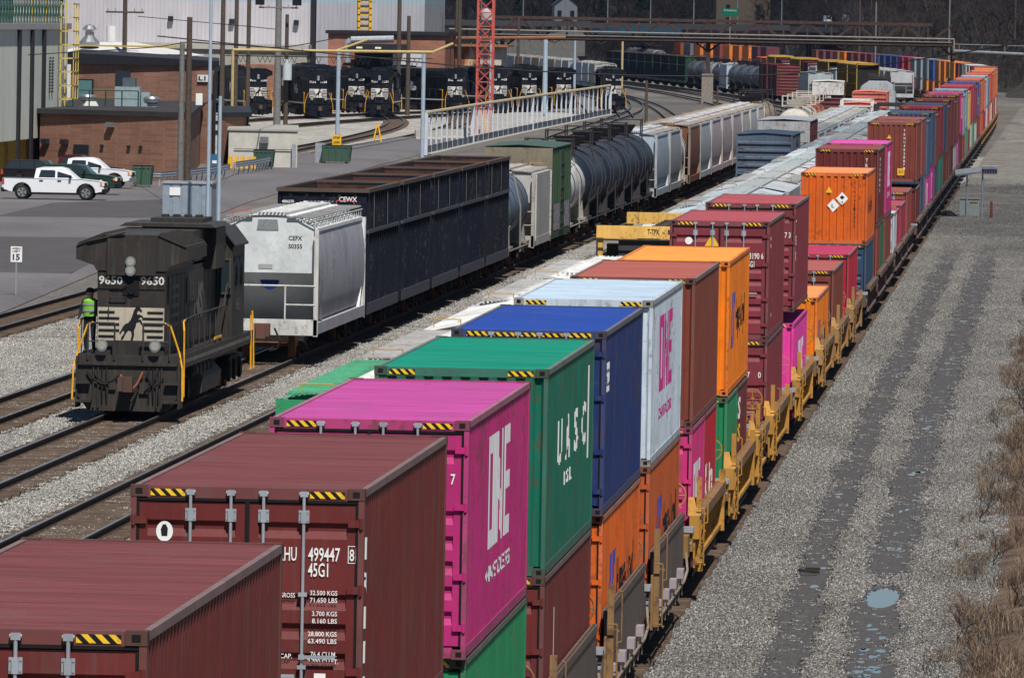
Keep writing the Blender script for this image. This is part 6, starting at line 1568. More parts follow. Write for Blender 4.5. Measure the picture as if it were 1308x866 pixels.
_a = Vector(UF[0]); _d = Vector(UF[1])-_a; _n = Vector((_d.y,-_d.x)).normalized(); _n = _n if _n.y < 0 else -_n; _p = _a+_d*.893+_n*.16; put_text(m,'L1',(_p.x,_p.y,5.95),(_d.normalized().x,_d.normalized().y,0),(0,0,1),.3,.62,.03); m.build('lettering', BLK, sg_)
def fan(x, y, z, label):
    t = thing('roof_fan', label, 'roof fan', (x,y,z), 0, 'rooftop fans')
    m = M(); m.lathe([(.02,0),(.35,0),(.3,.25),(.55,.35),(.58,.6),(.5,.72),(.02,.78)], (0,0,0), 'z', 16); m.build('hood', STEEL, t, smooth=True); M().box(-.35,.35,-.35,.35,-.02,.08).build('curb', GALV, t)
fan(-67.3,606,4.38,'round steel roof fan at the left of the low wing roof'); fan(-62.3,600,4.38,'round steel roof fan right of the silver duct unit')
t = thing('duct_unit', 'silver box duct unit with a darker cap on the low wing roof', 'duct unit', (-64.1,602,4.38))
M().box(-.85,.85,-.7,.7,0,1.35).build('casing', flat('silver blue sheet metal', (.27,.33,.37), .45), t); M().box(-.35,.5,-.5,.5,1.35,1.95).build('cap', flat('dark sheet metal', (.09,.11,.13), .5), t); M().box(.9,1.5,-.4,.5,0,1.0).build('duct', flat('silver blue sheet metal', (.27,.33,.37), .45), t)
t = thing('roof_vent', 'low white roof vent between the fan and the duct unit', 'roof vent', (-66.4,600,4.38)); m = M(); m.prism([(-.5,0),(.5,0),(.3,.35),(-.3,.35)],'y',-.3,.3); m.build('vent_body', WHITE, t)
m = M()
for q in range(5): m.tube([(-67.4+q*1.1,598,4.38),(-67.4+q*1.1,598,5.5)], .05, 5)
m.tube([(-67.4,598,5.5),(-63,598,5.5)], .04, 5); m.tube([(-67.4,598,4.95),(-63,598,4.95)], .03, 5); o = m.build('roof_railing', flat('dark green railing paint', (.01,.07,.04), .5)); tag(o, 'dark green railing across the low wing roof', 'railing')
t = thing('meter_box', 'white meter box with a pipe on the low wing roof at its right end', 'meter box', (-60.2,612,4.38)); M().box(-.3,.15,-.1,.1,.1,.9).build('case', WHITE, t); M().tube([(.2,0,.1),(.8,0,.5),(.8,0,.9)],.04,5).build('pipe', BLACK, t)
# white domed shed behind
t = building('white_shed', 'white low-roofed shed with a vent dome behind the brown block building')
m = M(); m.box(-80.5,-71.5,700,725,-.3,7.3); m.build('wall', flat('white block wall', (.62,.61,.57), .7), t)
m = M(); m.add([(-81,699.5,7.3),(-71,699.5,7.3),(-71,725,7.3),(-81,725,7.3),(-77.5,706,8.3),(-76,706,8.3),(-76,718,8.3),(-77.5,718,8.3)],[(0,1,5,4),(1,2,6,5),(2,3,7,6),(3,0,4,7),(4,5,6,7)]); m.build('roof', flat('pale roof', (.6,.58,.55), .7), t)
m = M(); m.lathe([(.02,0),(.8,0),(.8,.3),(.35,.8),(.35,1.1),(.6,1.3),(.35,1.6),(.02,1.7)], (-78,703,8.0), 'z', 14); m.build('vent_dome', STEEL, t)
t = thing('pipe_rack', 'yellow topped pipe rack on the roof line behind the block building', 'pipe rack')
m = M(); m.box(-79.9,-69.0,693,693.3,8.0,8.13); m.box(-69.15,-69.0,693,693.3,5,8.0); m.build('top_beam', flat('dull yellow beam', (.45,.34,.10), .6), t)
m = M(); m.box(-80,-69,693.5,693.7,7.3,7.5); m.box(-80,-69,693.5,693.7,6.6,6.7)
for q in range(7): m.tube([(-79.5+q*1.6,693.6,6.6),(-78.7+q*1.6,693.6,7.5)], .05, 4); m.tube([(-78.7+q*1.6,693.6,7.5),(-77.9+q*1.6,693.6,6.6)], .05, 4)
m.build('pipe_bundle', TRIM, t)
# huge pale corrugated works
t = building('pale_works_building', 'huge pale corrugated works building with a blue upper band behind the poles')
m = M(); ribbed_wall(m, -150, -93.6, 1090, -.3, 24, .5, .05); m.box(-150,-93.7,1090.2,1130,-.3,24); m.build('wall', cladding('pale lilac cladding', (.50,.48,.51), (.36,.45,.52), 12.05), t)
m = M(); ribbed_wall(m, -93.5, -80.2, 1094, 4.5, 24, .5, .05); m.box(-93.5,-80.3,1094.2,1130,-.3,24); m.build('side_bay', cladding('grey lilac cladding', (.40,.40,.44), (.33,.42,.48), 12.05), t)
M().box(-118,-93.8,1085,1090,-.3,6.2).build('lean_to', flat('beige block', (.33,.31,.27), .8), t); M().box(-119,-93.6,1084.6,1090,6.2,6.9).build('lean_to_roof', flat('beige pipe', (.42,.40,.36), .8), t)
M().box(-93.8,-93.3,1089.6,1090,-.3,24).build('corner_trim', TRIM, t)
m = M(); [m.box(-88.4,-88.1,1093.6,1093.8,5,24), m.box(-87.0,-86.7,1093.6,1093.8,5,24)]; [m.box(-88.4,-86.7,1093.6,1093.7,5+q*.8,5.15+q*.8) for q in range(23)]; m.build('ladder', YEL, t)
for x_, z_ in ((-103.5,9.6),(-95.6,9.6),(-111,9.8)): M().box(x_-.3,x_+.3,1089.4,1090,z_-.3,z_+.3).build('floodlight', TRIM, t)
t = building('brick_works', 'low red brown brick works building behind the parked locomotives')
M().box(-89.5,-75.5,1064,1090,-.3,8.4).build('wall', BRICK2, t); M().box(-89.8,-75.2,1063.6,1090,8.4,8.8).build('roof', TRIM, t); M().box(-100,-86,1060,1063.8,-.3,4.6).build('annex', BRICK2, t)
m = M(); m.tube([(-87,1062,5),(-87,1062,7.2),(-86.6,1062,7.7),(-81.5,1062,7.9)], .42, 10); m.build('duct', GALV, t)
t = building('locomotive_shed', 'dark open locomotive shed with lit lamps under its roof'); M().box(-86,-79.6,1050,1062,6.4,7.3).build('roof', TRIM, t); M().box(-85.8,-79.8,1058,1062,-.3,6.4).build('dark_opening', BLACK, t)
for q in (-84.6,-82.4): M().box(q-.35,q+.35,1049.8,1050,6.75,6.95).build('lamp', flat('lamp glass', (.8,.8,.55), .3), t)
M().box(-80.8,-77.2,1052,1056,-.3,6.2).build('white_panel', cladding('pale panel', (.50,.50,.54)), t)
rt_ = NT('rust streaked tank'); n_ = rt_.noise(rt_.coords((1,1,.35)), .75, 5, .65); RT = rt_.out(rt_.ramp(n_, (.44,(.50,.46,.38)),(.50,(.40,.22,.10)),(.58,(.22,.07,.025)),(.75,(.12,.04,.02))), .8)
t = building('rusty_bins', 'rusty streaked storage bins with a girder deck left of the red lattice tower')
for q, x_ in enumerate((-77.4,-73.9,-71.0)): M().box(x_-[.8,1.5,1.4][q],x_+[1.9,1.4,1.2][q],1080,1090,-.3,7.1).build('bin', RT if q < 2 else flat('pale stained concrete', (.46,.43,.37), .8, var=.3, scale=.8), t)
m = M(); m.box(-79.5,-69,1079,1091,7.1,7.35); m.tube([(-79.5,1078.8,8.0),(-62,1078.8,8.4)], .18, 6); [m.tube([(-79+q*1.4,1079,7.3),(-79+q*1.4,1079,8.2)], .06, 4) for q in range(13)]; m.build('deck', PAINT_OLD, t, (.35,.16,.08))
# white concrete shed by the road
t = building('white_block_shed', 'small white block shed beside the guardrail and green dumpster')
block(M(), [(-60.2,633),(-55.3,633),(-57.7,660),(-62.6,660)], -.3, 2.5).build('wall', flat('whitewashed block', (.50,.49,.44), .8, var=.15, scale=1.5), t); block(M(), [(-60.3,632.9),(-55.2,632.9),(-57.6,660),(-62.7,660)], 2.5, 2.62).build('roof', flat('shed roof edge', (.34,.33,.30), .8), t)
M().box(-57.95,-57.35,632.7,632.95,1.65,2.1).build('wall_lamp', STEEL, t); M().box(-55.65,-55.4,632.6,632.9,-.2,1.6).build('meter_case', GALV, t); M().tube([(-59.8,632.9,1.2),(-55.5,632.9,1.2)],.03,4).build('conduit', TRIM, t)
def dumpster(x, y, sx, label, col, h=1.25):
    t = thing('dumpster', label, 'dumpster', (x,y,-.06), 0); m = M(); m.prism([(-sx/2,.12),(sx/2,.12),(sx/2+.12,h),(-sx/2-.12,h)],'y',-.7,.7); m.build('bin_body', PAINT_OLD, t, col)
    m = M(); m.box(-sx/2-.14,sx/2+.14,-.74,-.66,h-.1,h+.02); [m.box(-sx/2+sx*q/4-.04,-sx/2+sx*q/4+.04,-.78,-.7,.1,h) for q in range(5)]; m.build('rim', PAINT_OLD, t, mix3(col,(.1,.1,.1),.3)); M().box(-sx/2-.1,sx/2+.1,-.6,.7,h+.02,h+.08).build('lid', BLACK, t)
dumpster(-58.2,556,1.0,'green dumpster at the corner of the brown block building',(.02,.13,.07)); dumpster(-57.1,627,1.2,'dark green dumpster in front of the white block shed',(.01,.10,.07)); dumpster(-54.3,655,1.9,'dark green skip below the yellow sign pole',(.01,.11,.07))
t = thing('blue_cabinet', 'blue utility cabinet beside the tall brown pole', 'cabinet', (-57.6,601,-.2)); M().box(-.9,.0,-.4,.4,0,1.5).build('case', flat('blue cabinet paint', (.04,.13,.25), .5), t); M().box(-.6,-.3,-.43,-.4,.9,1.1).build('label_plate', WHITE, t)
for q in range(5):
    t = thing('yellow_bollard', 'yellow barrier block behind the guardrail', 'bollard', (-59.4+q*.42,626,-.06), 0, 'yellow barrier blocks'); m = M(); m.prism([(-.18,0),(.18,0),(.12,.85),(-.12,.85)],'y',-.15,.15); m.build('block', YEL, t)
def guardrail(pts, label):
    t = thing('guardrail', label, 'guardrail', group='guardrails'); m = M()
    for z0, z1, w_ in ((.45,.55,.0),(.55,.62,.06),(.62,.70,.0),(.70,.78,.06),(.78,.86,.0)): m.loft([[(p[0]+w_,p[1],z0) for p in pts],[(p[0]+(.06-w_),p[1],z1) for p in pts]], closed=False)
    m.build('beam', GALV, t)
    for a, b in zip(pts, pts[1:]):
        n = max(1, int(math.dist(a, b)/2.5))
        for q in range(n): x = a[0]+(b[0]-a[0])*q/n; y = a[1]+(b[1]-a[1])*q/n; M().box(x-.12,x-.02,y-.06,y+.06,-.2,.8).build('post', GALV, t)
guardrail([(-58.6,556),(-57.3,558),(-56.8,566),(-56.4,576),(-56.2,592)], 'galvanised guardrail curving past the brown block building'); guardrail([(-56.6,600),(-56.4,612),(-56.6,628),(-57.4,631)], 'galvanised guardrail in front of the white block shed')
# silver electrical cabinet behind the locomotive
t = thing('equipment_cabinet', 'tall silver corrugated equipment cabinet behind the 9650 locomotive', 'cabinet', (-45.15,453,-.25))
m = M(); pr = corr_profile(-1.25,1.25,.42,.30,.02,0,.03); m.loft([[(x,y,0) for x,y in pr],[(x,y,2.45) for x,y in pr]], closed=False); m.box(-1.25,1.25,.05,2.4,0,2.45); m.build('case', flat('silver blue cabinet metal', (.30,.36,.42), .4, .3), t)
M().box(-1.3,1.3,-.06,2.45,2.45,2.55).build('lid', GALV, t); M().box(-.9,-.35,-.05,.02,1.85,2.25).build('vent_plate', WHITE, t)
# speed limit sign
t = thing('speed_sign', 'white speed limit 15 sign on a thin post by the road', 'sign', (-40.75,343,-.2)); M().cyl((0,0,0),(0,0,2.0),.035,n=6).build('post', GALV, t)
pl = M().box(-.22,.22,-.03,-.01,1.42,2.02).build('panel', WHITE, t); m = M(); put_text(m,'SPEED',(-.16,-.034,1.90),(1,0,0),(0,0,1),.07,.32); put_text(m,'LIMIT',(-.15,-.034,1.80),(1,0,0),(0,0,1),.07,.30); put_text(m,'15',(-.14,-.034,1.49),(1,0,0),(0,0,1),.24,.28,.03)
m.build('lettering', BLK, pl)
# ---------------------------------------------------------------- poles, gantries, tower, fence
def pole(x, y, h, r, mat, label, arms=(), name='utility_pole', top=None, z0=-.3, group=None):
    t = thing(name, label, 'pole', (x,y,z0), 0, group); M().cyl((0,0,0),(0,0,h),r,r*.75,10).build('shaft', mat, t)
    for z, w_, dy in arms:
        M().box(-w_/2,w_/2,-.08+dy,.08+dy,z-.07,z+.07).build('crossarm', mat, t)
        for q in (-.45,-.25,.25,.45): M().cyl((w_*q,dy,z+.07),(w_*q,dy,z+.3),.05,n=6).build('insulator', GALV, t)
    return t
pole(-50.35,505,10.9,.20,WOOD,'tall brown wooden pole rising beside the parking lot'); pole(-50.75,505,9.5,.19,WOODG,'shorter grey wooden pole strapped to the tall brown one')
pole(-43.6,448,16,.10,LBLUE,'slender pale blue pole rising behind the silver cabinet'); pole(-43.25,450,7.0,.11,LBLUE,'shorter pale blue post beside the slender pale blue pole')
t = pole(-73.3,817,17,.34,WOODG,'thick grey floodlight pole with a pale transformer in front of the locomotives', [(11.6,3.6,-.2)])
M().cyl((.9,-.2,5.0),(.9,-.2,6.9),.42,n=12).build('transformer', flat('pale transformer grey', (.45,.50,.52), .5), t)
for x_ in (-1.7,1.7): M().cbox((x_,-.4,12.2),.8,.5,.75).build('floodlight', BLACK, t)
pole(-72.6,818,11,.22,WOOD,'brown pole standing right behind the grey floodlight pole')
for x_, y_, h_, r_, l_ in ((-87.8,915,18,.28,'dark wooden pole left of the pale blue gantry post'),(-86.6,917,17,.25,'leaning dark wooden pole next to its taller twin'),(-84.4,907,18,.24,'brown pole in front of the left locomotives'),
    (-76.0,998,19,.28,'very tall black pole standing before the locomotives, left one of a pair'),(-73.8,983,11,.27,'shorter brown pole standing before the locomotives, right one of a pair'),(-81,1120,24,.22,'dark pole behind the brick works'),(-71.5,1139,11,.22,'brown pole right of the red lattice tower'),
    (-77.9,1118,24,.25,'black pole in front of the rusty bins, left one'),(-74.1,1068,18,.28,'black pole in front of the rusty bins, right one'),(-90.6,1100,26,.2,'thin green grey pole behind the brick works')): pole(x_, y_, h_, r_, WOOD, l_)
pole(-74.9,700,14,.22,WOOD,'dark pole with a crossarm and white transformer behind the block building',[(11.0,3.0,-.1)]); o = M().cyl((-75.9,699.6,8.4),(-75.9,699.6,9.6),.40,n=12).build('transformer', WHITE); tag(o,'white transformer hanging on the pole behind the block building','transformer')
pole(-70.2,615,16,.10,TRIM,'thin dark mast rising from the corner of the metal clad building')
pole(-46.0,952,4.6,.18,WOOD,'short brown post beside the curved rails'); pole(-42.0,1040,3.5,.15,WOOD,'low grey post in the gravel between the curved tracks')
for x_, y_, h_, r_, m_, l_ in ((-60.0,1005,8.6,.32,LBLUE,'thick pale blue double column right of the red lattice tower'),(-66.5,1010,8.6,.14,LBLUE,'thin pale blue column behind the red lattice tower'),(-72.2,1280,8.0,.2,LBLUE,'pale blue column in front of the left hopper row'),):
    pole(x_, y_, h_, r_, m_, l_, name='column')
t = thing('pipe_gantry', 'yellow overhead pipe gantry spanning in front of the parked locomotives', 'gantry')
m = M(); m.tube([(-65.4,690,7.95),(-49.9,690,8.05)], .115, 8); m.tube([(-49.9,690,8.05),(-48.9,697,8.7)], .115, 8); m.tube([(-57.6,692,8.0),(-55.9,702,8.9)], .11, 8); m.tube([(-65.4,690,-.2),(-65.4,690,7.9)], .12, 8); m.tube([(-57.3,692,6.6),(-57.3,692,8.0)], .15, 8); m.build('pipe', flat('faded yellow pipe', (.50,.38,.17), .6, var=.2), t)
for x_ in (-57.2,-50.6): M().cyl((x_,690,-.2),(x_,690,7.9),.16,n=8).build('column', LBLUE, t)
m = M(); m.tube([(-66,690.2,7.5),(-49.9,690.2,7.55)], .04, 5)
for q in range(40): m.tube([(-65.4+q*.38,690.2,7.5),(-65.2+q*.38,690.2,7.0),(-65.0+q*.38,690.2,7.5)], .025, 4) if q % 5 < 3 else None
m.build('cable_tray', TRIM, t)
sg_ = M().box(-57.55,-56.85,689.6,689.7,.75,1.55).build('sign_panel', YEL, t); m = M(); put_text(m,'STOP',(-57.45,689.57,1.25),(1,0,0),(0,0,1),.17,.5); put_text(m,'LOOK',(-57.45,689.57,.9),(1,0,0),(0,0,1),.17,.5); m.build('lettering', BLK, sg_)
t = thing('pipe_gantry', 'pale yellow pipe gantry with one yellow leg in front of the left hopper row', 'gantry')
m = M(); m.tube([(-83.5,1318,7.7),(-67.6,1323,7.6),(-67.6,1323,-.2)], .16, 6); m.build('pipe', flat('pale yellow pipe', (.50,.40,.20), .6), t)
t = thing('lattice_tower', 'red lattice steel tower rising above the locomotives', 'tower', (-53.55,806,-.2))
m = M(); w_ = .68
for a in (-w_,w_):
    for b in (-w_,w_): m.box(a-.09,a+.09,b-.09,b+.09,2.6,20)
z = 2.6
while z < 19.5:
    for s in (-1,1):
        m.box(-w_,w_,s*w_-.04,s*w_+.04,z,z+.09); m.box(s*w_-.04,s*w_+.04,-w_,w_,z,z+.09)
        m.tube([(-w_,s*w_,z),(w_,s*w_,z+1.25)], .045, 4); m.tube([(w_,s*w_,z),(-w_,s*w_,z+1.25)], .045, 4); m.tube([(s*w_,-w_,z),(s*w_,w_,z+1.25)], .045, 4); m.tube([(s*w_,w_,z),(s*w_,-w_,z+1.25)], .045, 4)
    z += 1.25
m.build('lattice', TOWERRED, t)
m = M()
for a in (-w_,w_):
    for b in (-w_,w_): m.box(a-.11,a+.11,b-.11,b+.11,0,2.6)
for s in (-1,1):
    m.box(-w_,w_,s*w_-.05,s*w_+.05,1.9,2.6); m.box(s*w_-.05,s*w_+.05,-w_,w_,1.9,2.6); m.box(-w_,w_,s*w_-.04,s*w_+.04,.9,1.1)
m.box(-1.0,1.0,-1.0,1.0,0,.5); m.build('pale_base', flat('faded pink paint', (.55,.32,.29), .7, var=.3), t)
PALEP = flat('pale post paint', (.50,.54,.60), .5, var=.1)
# fence with pale posts and yellow top pipe
t = thing('post_fence', 'long fence of pale blue posts with a yellow top pipe on a concrete kerb', 'fence')
fp = path([(700,-51.2),(772,-51.9),(845,-52.4),(930,-52.7),(1014,-53.0)])
def fpt(u): # even spacing as the photo shows
    y = 702*math.exp(u*math.log(1012/702)); return fp(y)[0], y
N_ = 38
for q in range(N_+1):
    x, y = fpt(q/N_); big = q in (0,9,21,29,N_)
    M().box(x-(.16 if big else .075),x+(.16 if big else .075),y-.08,y+.08,-.1,3.15).build('post', PALEP, t)
pts = [(fpt(q/20)[0], fpt(q/20)[1], 3.25) for q in range(21)]; m = M(); m.tube(pts, .13, 6); m.build('top_pipe', flat('faded cream pipe', (.50,.42,.27), .7, var=.3), t)
m = M(); m.loft([[(fpt(q/20)[0]+.05, fpt(q/20)[1], .05) for q in range(21)],[(fpt(q/20)[0]+.05, fpt(q/20)[1], .62) for q in range(21)]], closed=False); m.build('guard_strip', flat('dark blue grey strip', (.10,.13,.16), .6, var=.5, scale=1.2), t)
m = M(); m.loft([[(fpt(q/20)[0]+.0, fpt(q/20)[1], z_) for q in range(21)] for z_ in (.06,)]+[[(fpt(q/20)[0]+.45, fpt(q/20)[1], .02) for q in range(21)],[(fpt(q/20)[0]+.5, fpt(q/20)[1], -.32) for q in range(21)]], closed=False); m.build('concrete_kerb', CONC, t)
for q, (x_, y_) in enumerate(((-57.4,790),(-56.2,800),(-55.0,812))):
    t = thing('concrete_barrier', f'{["left","middle","right"][q]} concrete barrier of the three near the yellow trestle', 'barrier', (x_,y_,-.22), .5, 'concrete barriers'); m = M(); m.prism([(-.35,0),(.35,0),(.15,.35),(.1,.95),(-.1,.95),(-.15,.35)],'x',-1.3,1.3); m.build('block', CONC, t)
for q, (x_, y_) in enumerate(((-60.2,768),(-55.5,835))):
    t = thing('trestle', ['yellow trestle by the tip of the rails','yellow trestle beyond the concrete barriers'][q], 'trestle', (x_,y_,-.2)); m = M()
    for s in (-1,1): m.tube([(s*.35,-.3,0),(s*.05,0,1.6)],.06,5); m.tube([(s*.35,.3,0),(s*.05,0,1.6)],.06,5)
    m.tube([(-.3,0,.6),(.3,0,.6)],.05,5); m.build('frame', YEL, t)
pole(-53.6,655,1.3,.12,YEL,'short yellow bollard beside the dark green skip', name='bollard')
o = M().box(-55.9,-55.2,655,656,-.2,1.4).build('relay_box', GALV); tag(o, 'grey relay box left of the yellow bollard', 'relay box')
# pipe and signal truss over the yard
t = thing('truss_bridge', 'long brown steel truss pipe bridge across the whole yard', 'bridge', (0,1185,0))
m = M(); x0, x1 = -77.5, -17.0
for yy in (-1.0, 1.0):
    m.box(x0,x1-2.6,yy-.18,yy+.18,10.48,10.88); m.box(x0,x1,yy-.18,yy+.18,7.9,8.3)
    n = 19; dx = (x1-x0)/n
    for q in range(n):
        a, b = x0+q*dx, x0+(q+1)*dx
        if q == 9: m.tube([(a,yy,8.15),(b,yy,10.7)], .19, 4)
        elif q % 2: m.tube([(a,yy,10.7),(b,yy,8.15)], .19, 4)
        else: m.tube([(a,yy,8.15),(b,yy,10.7)], .19, 4)
        if q: m.box(a-.09,a+.09,yy-.09,yy+.09,8.2,10.6)
        if q % 2 == 0: m.tube([(a,yy,8.15),(a+dx*.45,yy,7.4),(a+dx,yy,8.15)], .07, 4)
for q in range(10): m.box(x0+q*6.7,x0+q*6.7+.12,-1,1,8.0,8.2); 
m.box(x0,x1,-1.0,1.0,7.75,7.95); m.build('truss', TRUSS, t)
m = M(); m.tube([(x0-6,-1.35,9.0),(x1+.3,-1.35,8.85),(x1+.3,-1.35,7.2)], .10, 8); m.tube([(x0,-1.3,8.42),(x1,-1.3,8.4)], .06, 6); m.build('pipe', flat('dull pipe lagging', (.24,.23,.21), .7, var=.2), t)
for x_ in (-49.2,-16.9,-76.5):
    m = M(); m.box(x_-.28,x_+.28,-.28,.28,3.6,7.8); m.tube([(x_-1.6,0,7.8),(x_,0,6.6),(x_+1.6,0,7.8)], .14, 5); m.build('steel_column', TRUSS, t)
    M().box(x_-.75,x_+.75,-.6,.6,-.3,3.7).build('column_footing', flat('stained concrete column', (.24,.21,.18), .85, var=.25), t)
m = M(); m.tube([(-16.6,-1.2,7.3),(-3,-1.2,6.9),(12,-1.2,6.6)], .2, 8); m.tube([(-16.6,-1.2,8.2),(12,-1.2,7.9)], .05, 5); [m.tube([(-16+q*3,-1.2,7.2),(-16+q*3,-1.2,8.1)], .05, 4) for q in range(9)]; m.build('pipe_run', flat('pale blue grey pipe run', (.20,.22,.25), .6, var=.3, scale=.8), t)
# cables
def cable(pts, r, label):
    n = 40; P = []
    for k in range(n+1):
        u = k/n*(len(pts)-1); i = min(int(u), len(pts)-2); f_ = u-i
        P.append(Vector(pts[i]).lerp(Vector(pts[i+1]), f_))
    # smooth
    for _ in range(20): P = [P[0]]+[(P[i-1]+P[i]*2+P[i+1])/4 for i in range(1, n)]+[P[-1]]
    o = M().tube([tuple(p) for p in P], r, 5).build('cable', BLACK); tag(o, label, 'cable', 'overhead cables')
cable([(-62,600,9.2),(-50,600,8.2),(-39.5,600,7.35),(-29,600,7.05),(-19.5,600,7.25),(-11.7,600,8.3),(-1.5,600,10.3)], .045, 'long black cable sagging across the yard in front of the far cars')
cable([(-66,560,8.0),(-58,560,8.6),(-50.4,505,9.2)], .03, 'black cable from the metal clad building to the tall brown pole'); cable([(-50.4,505,9.2),(-58,650,8.3),(-66,815,9.0)], .04, 'black cable from the tall brown pole towards the floodlight pole')
cable([(-95,900,10.2),(-84,900,9.4),(-73.3,817,9.3)], .04, 'upper cable arriving at the floodlight pole from the left')
# solar powered lubricator by the main line
t = thing('solar_station', 'trackside box with two posts carrying tilted solar panels', 'solar panel', (-6.15,526,-.25))
M().cyl((-.35,0,0),(-.35,0,2.6),.05,n=8).build('post', GALV, t); M().cyl((.55,.6,0),(.55,.6,2.6),.05,n=8).build('post', GALV, t)
m = M(); m.cbox((-.3,0,2.62),1.5,1.1,.10,0,R(14),R(-8)); m.build('panel_back', GALV, t); m = M(); m.cbox((.95,.3,2.72),.95,.08,.5,0,R(18),0); p_ = m.build('solar_panel', flat('panel frame silver', (.5,.5,.55), .4), t)
m = M()
for q in range(6):
    for k in range(3): m.cbox((.57+q*.15,.25,2.60+k*.14-.02),.12,.02,.11,0,R(18),0)
m.build('solar_cell', flat('solar cell blue', (.03,.03,.10), .2), p_)
M().box(-.75,.4,.1,.7,.0,1.0).build('cabinet', flat('pale grey green cabinet', (.28,.32,.31), .5), t); M().box(-.8,.45,.05,.75,1.0,1.07).build('cabinet_lid', GALV, t); M().box(-.15,.3,.06,.1,.8,.88).build('hazard_strip', HAZ, t)
pole(-5.0,521,1.05,.09,PAINT_OLD,'short rusty red post beside the solar panel box', name='marker_post').children[0].color = (.25,.05,.03,1)
m = M(); r_ = random.Random(3)
rings = []
for k in range(7):
    a = k/6; rings.append([(-8.05+1.3*a+.0, 524+.45*math.sin(math.pi*a)*math.cos(2*math.pi*j/8)*1.0, -.28+.30*math.sin(math.pi*min(a+.12,1))*max(0,math.sin(2*math.pi*j/8)+.3)) for j in range(8)])
m.loft(rings); o = m.build('lump', BLACK); tag(o, 'low black tarp lying left of the solar panel box', 'lump')  # low black hump on the gravel, left of the box
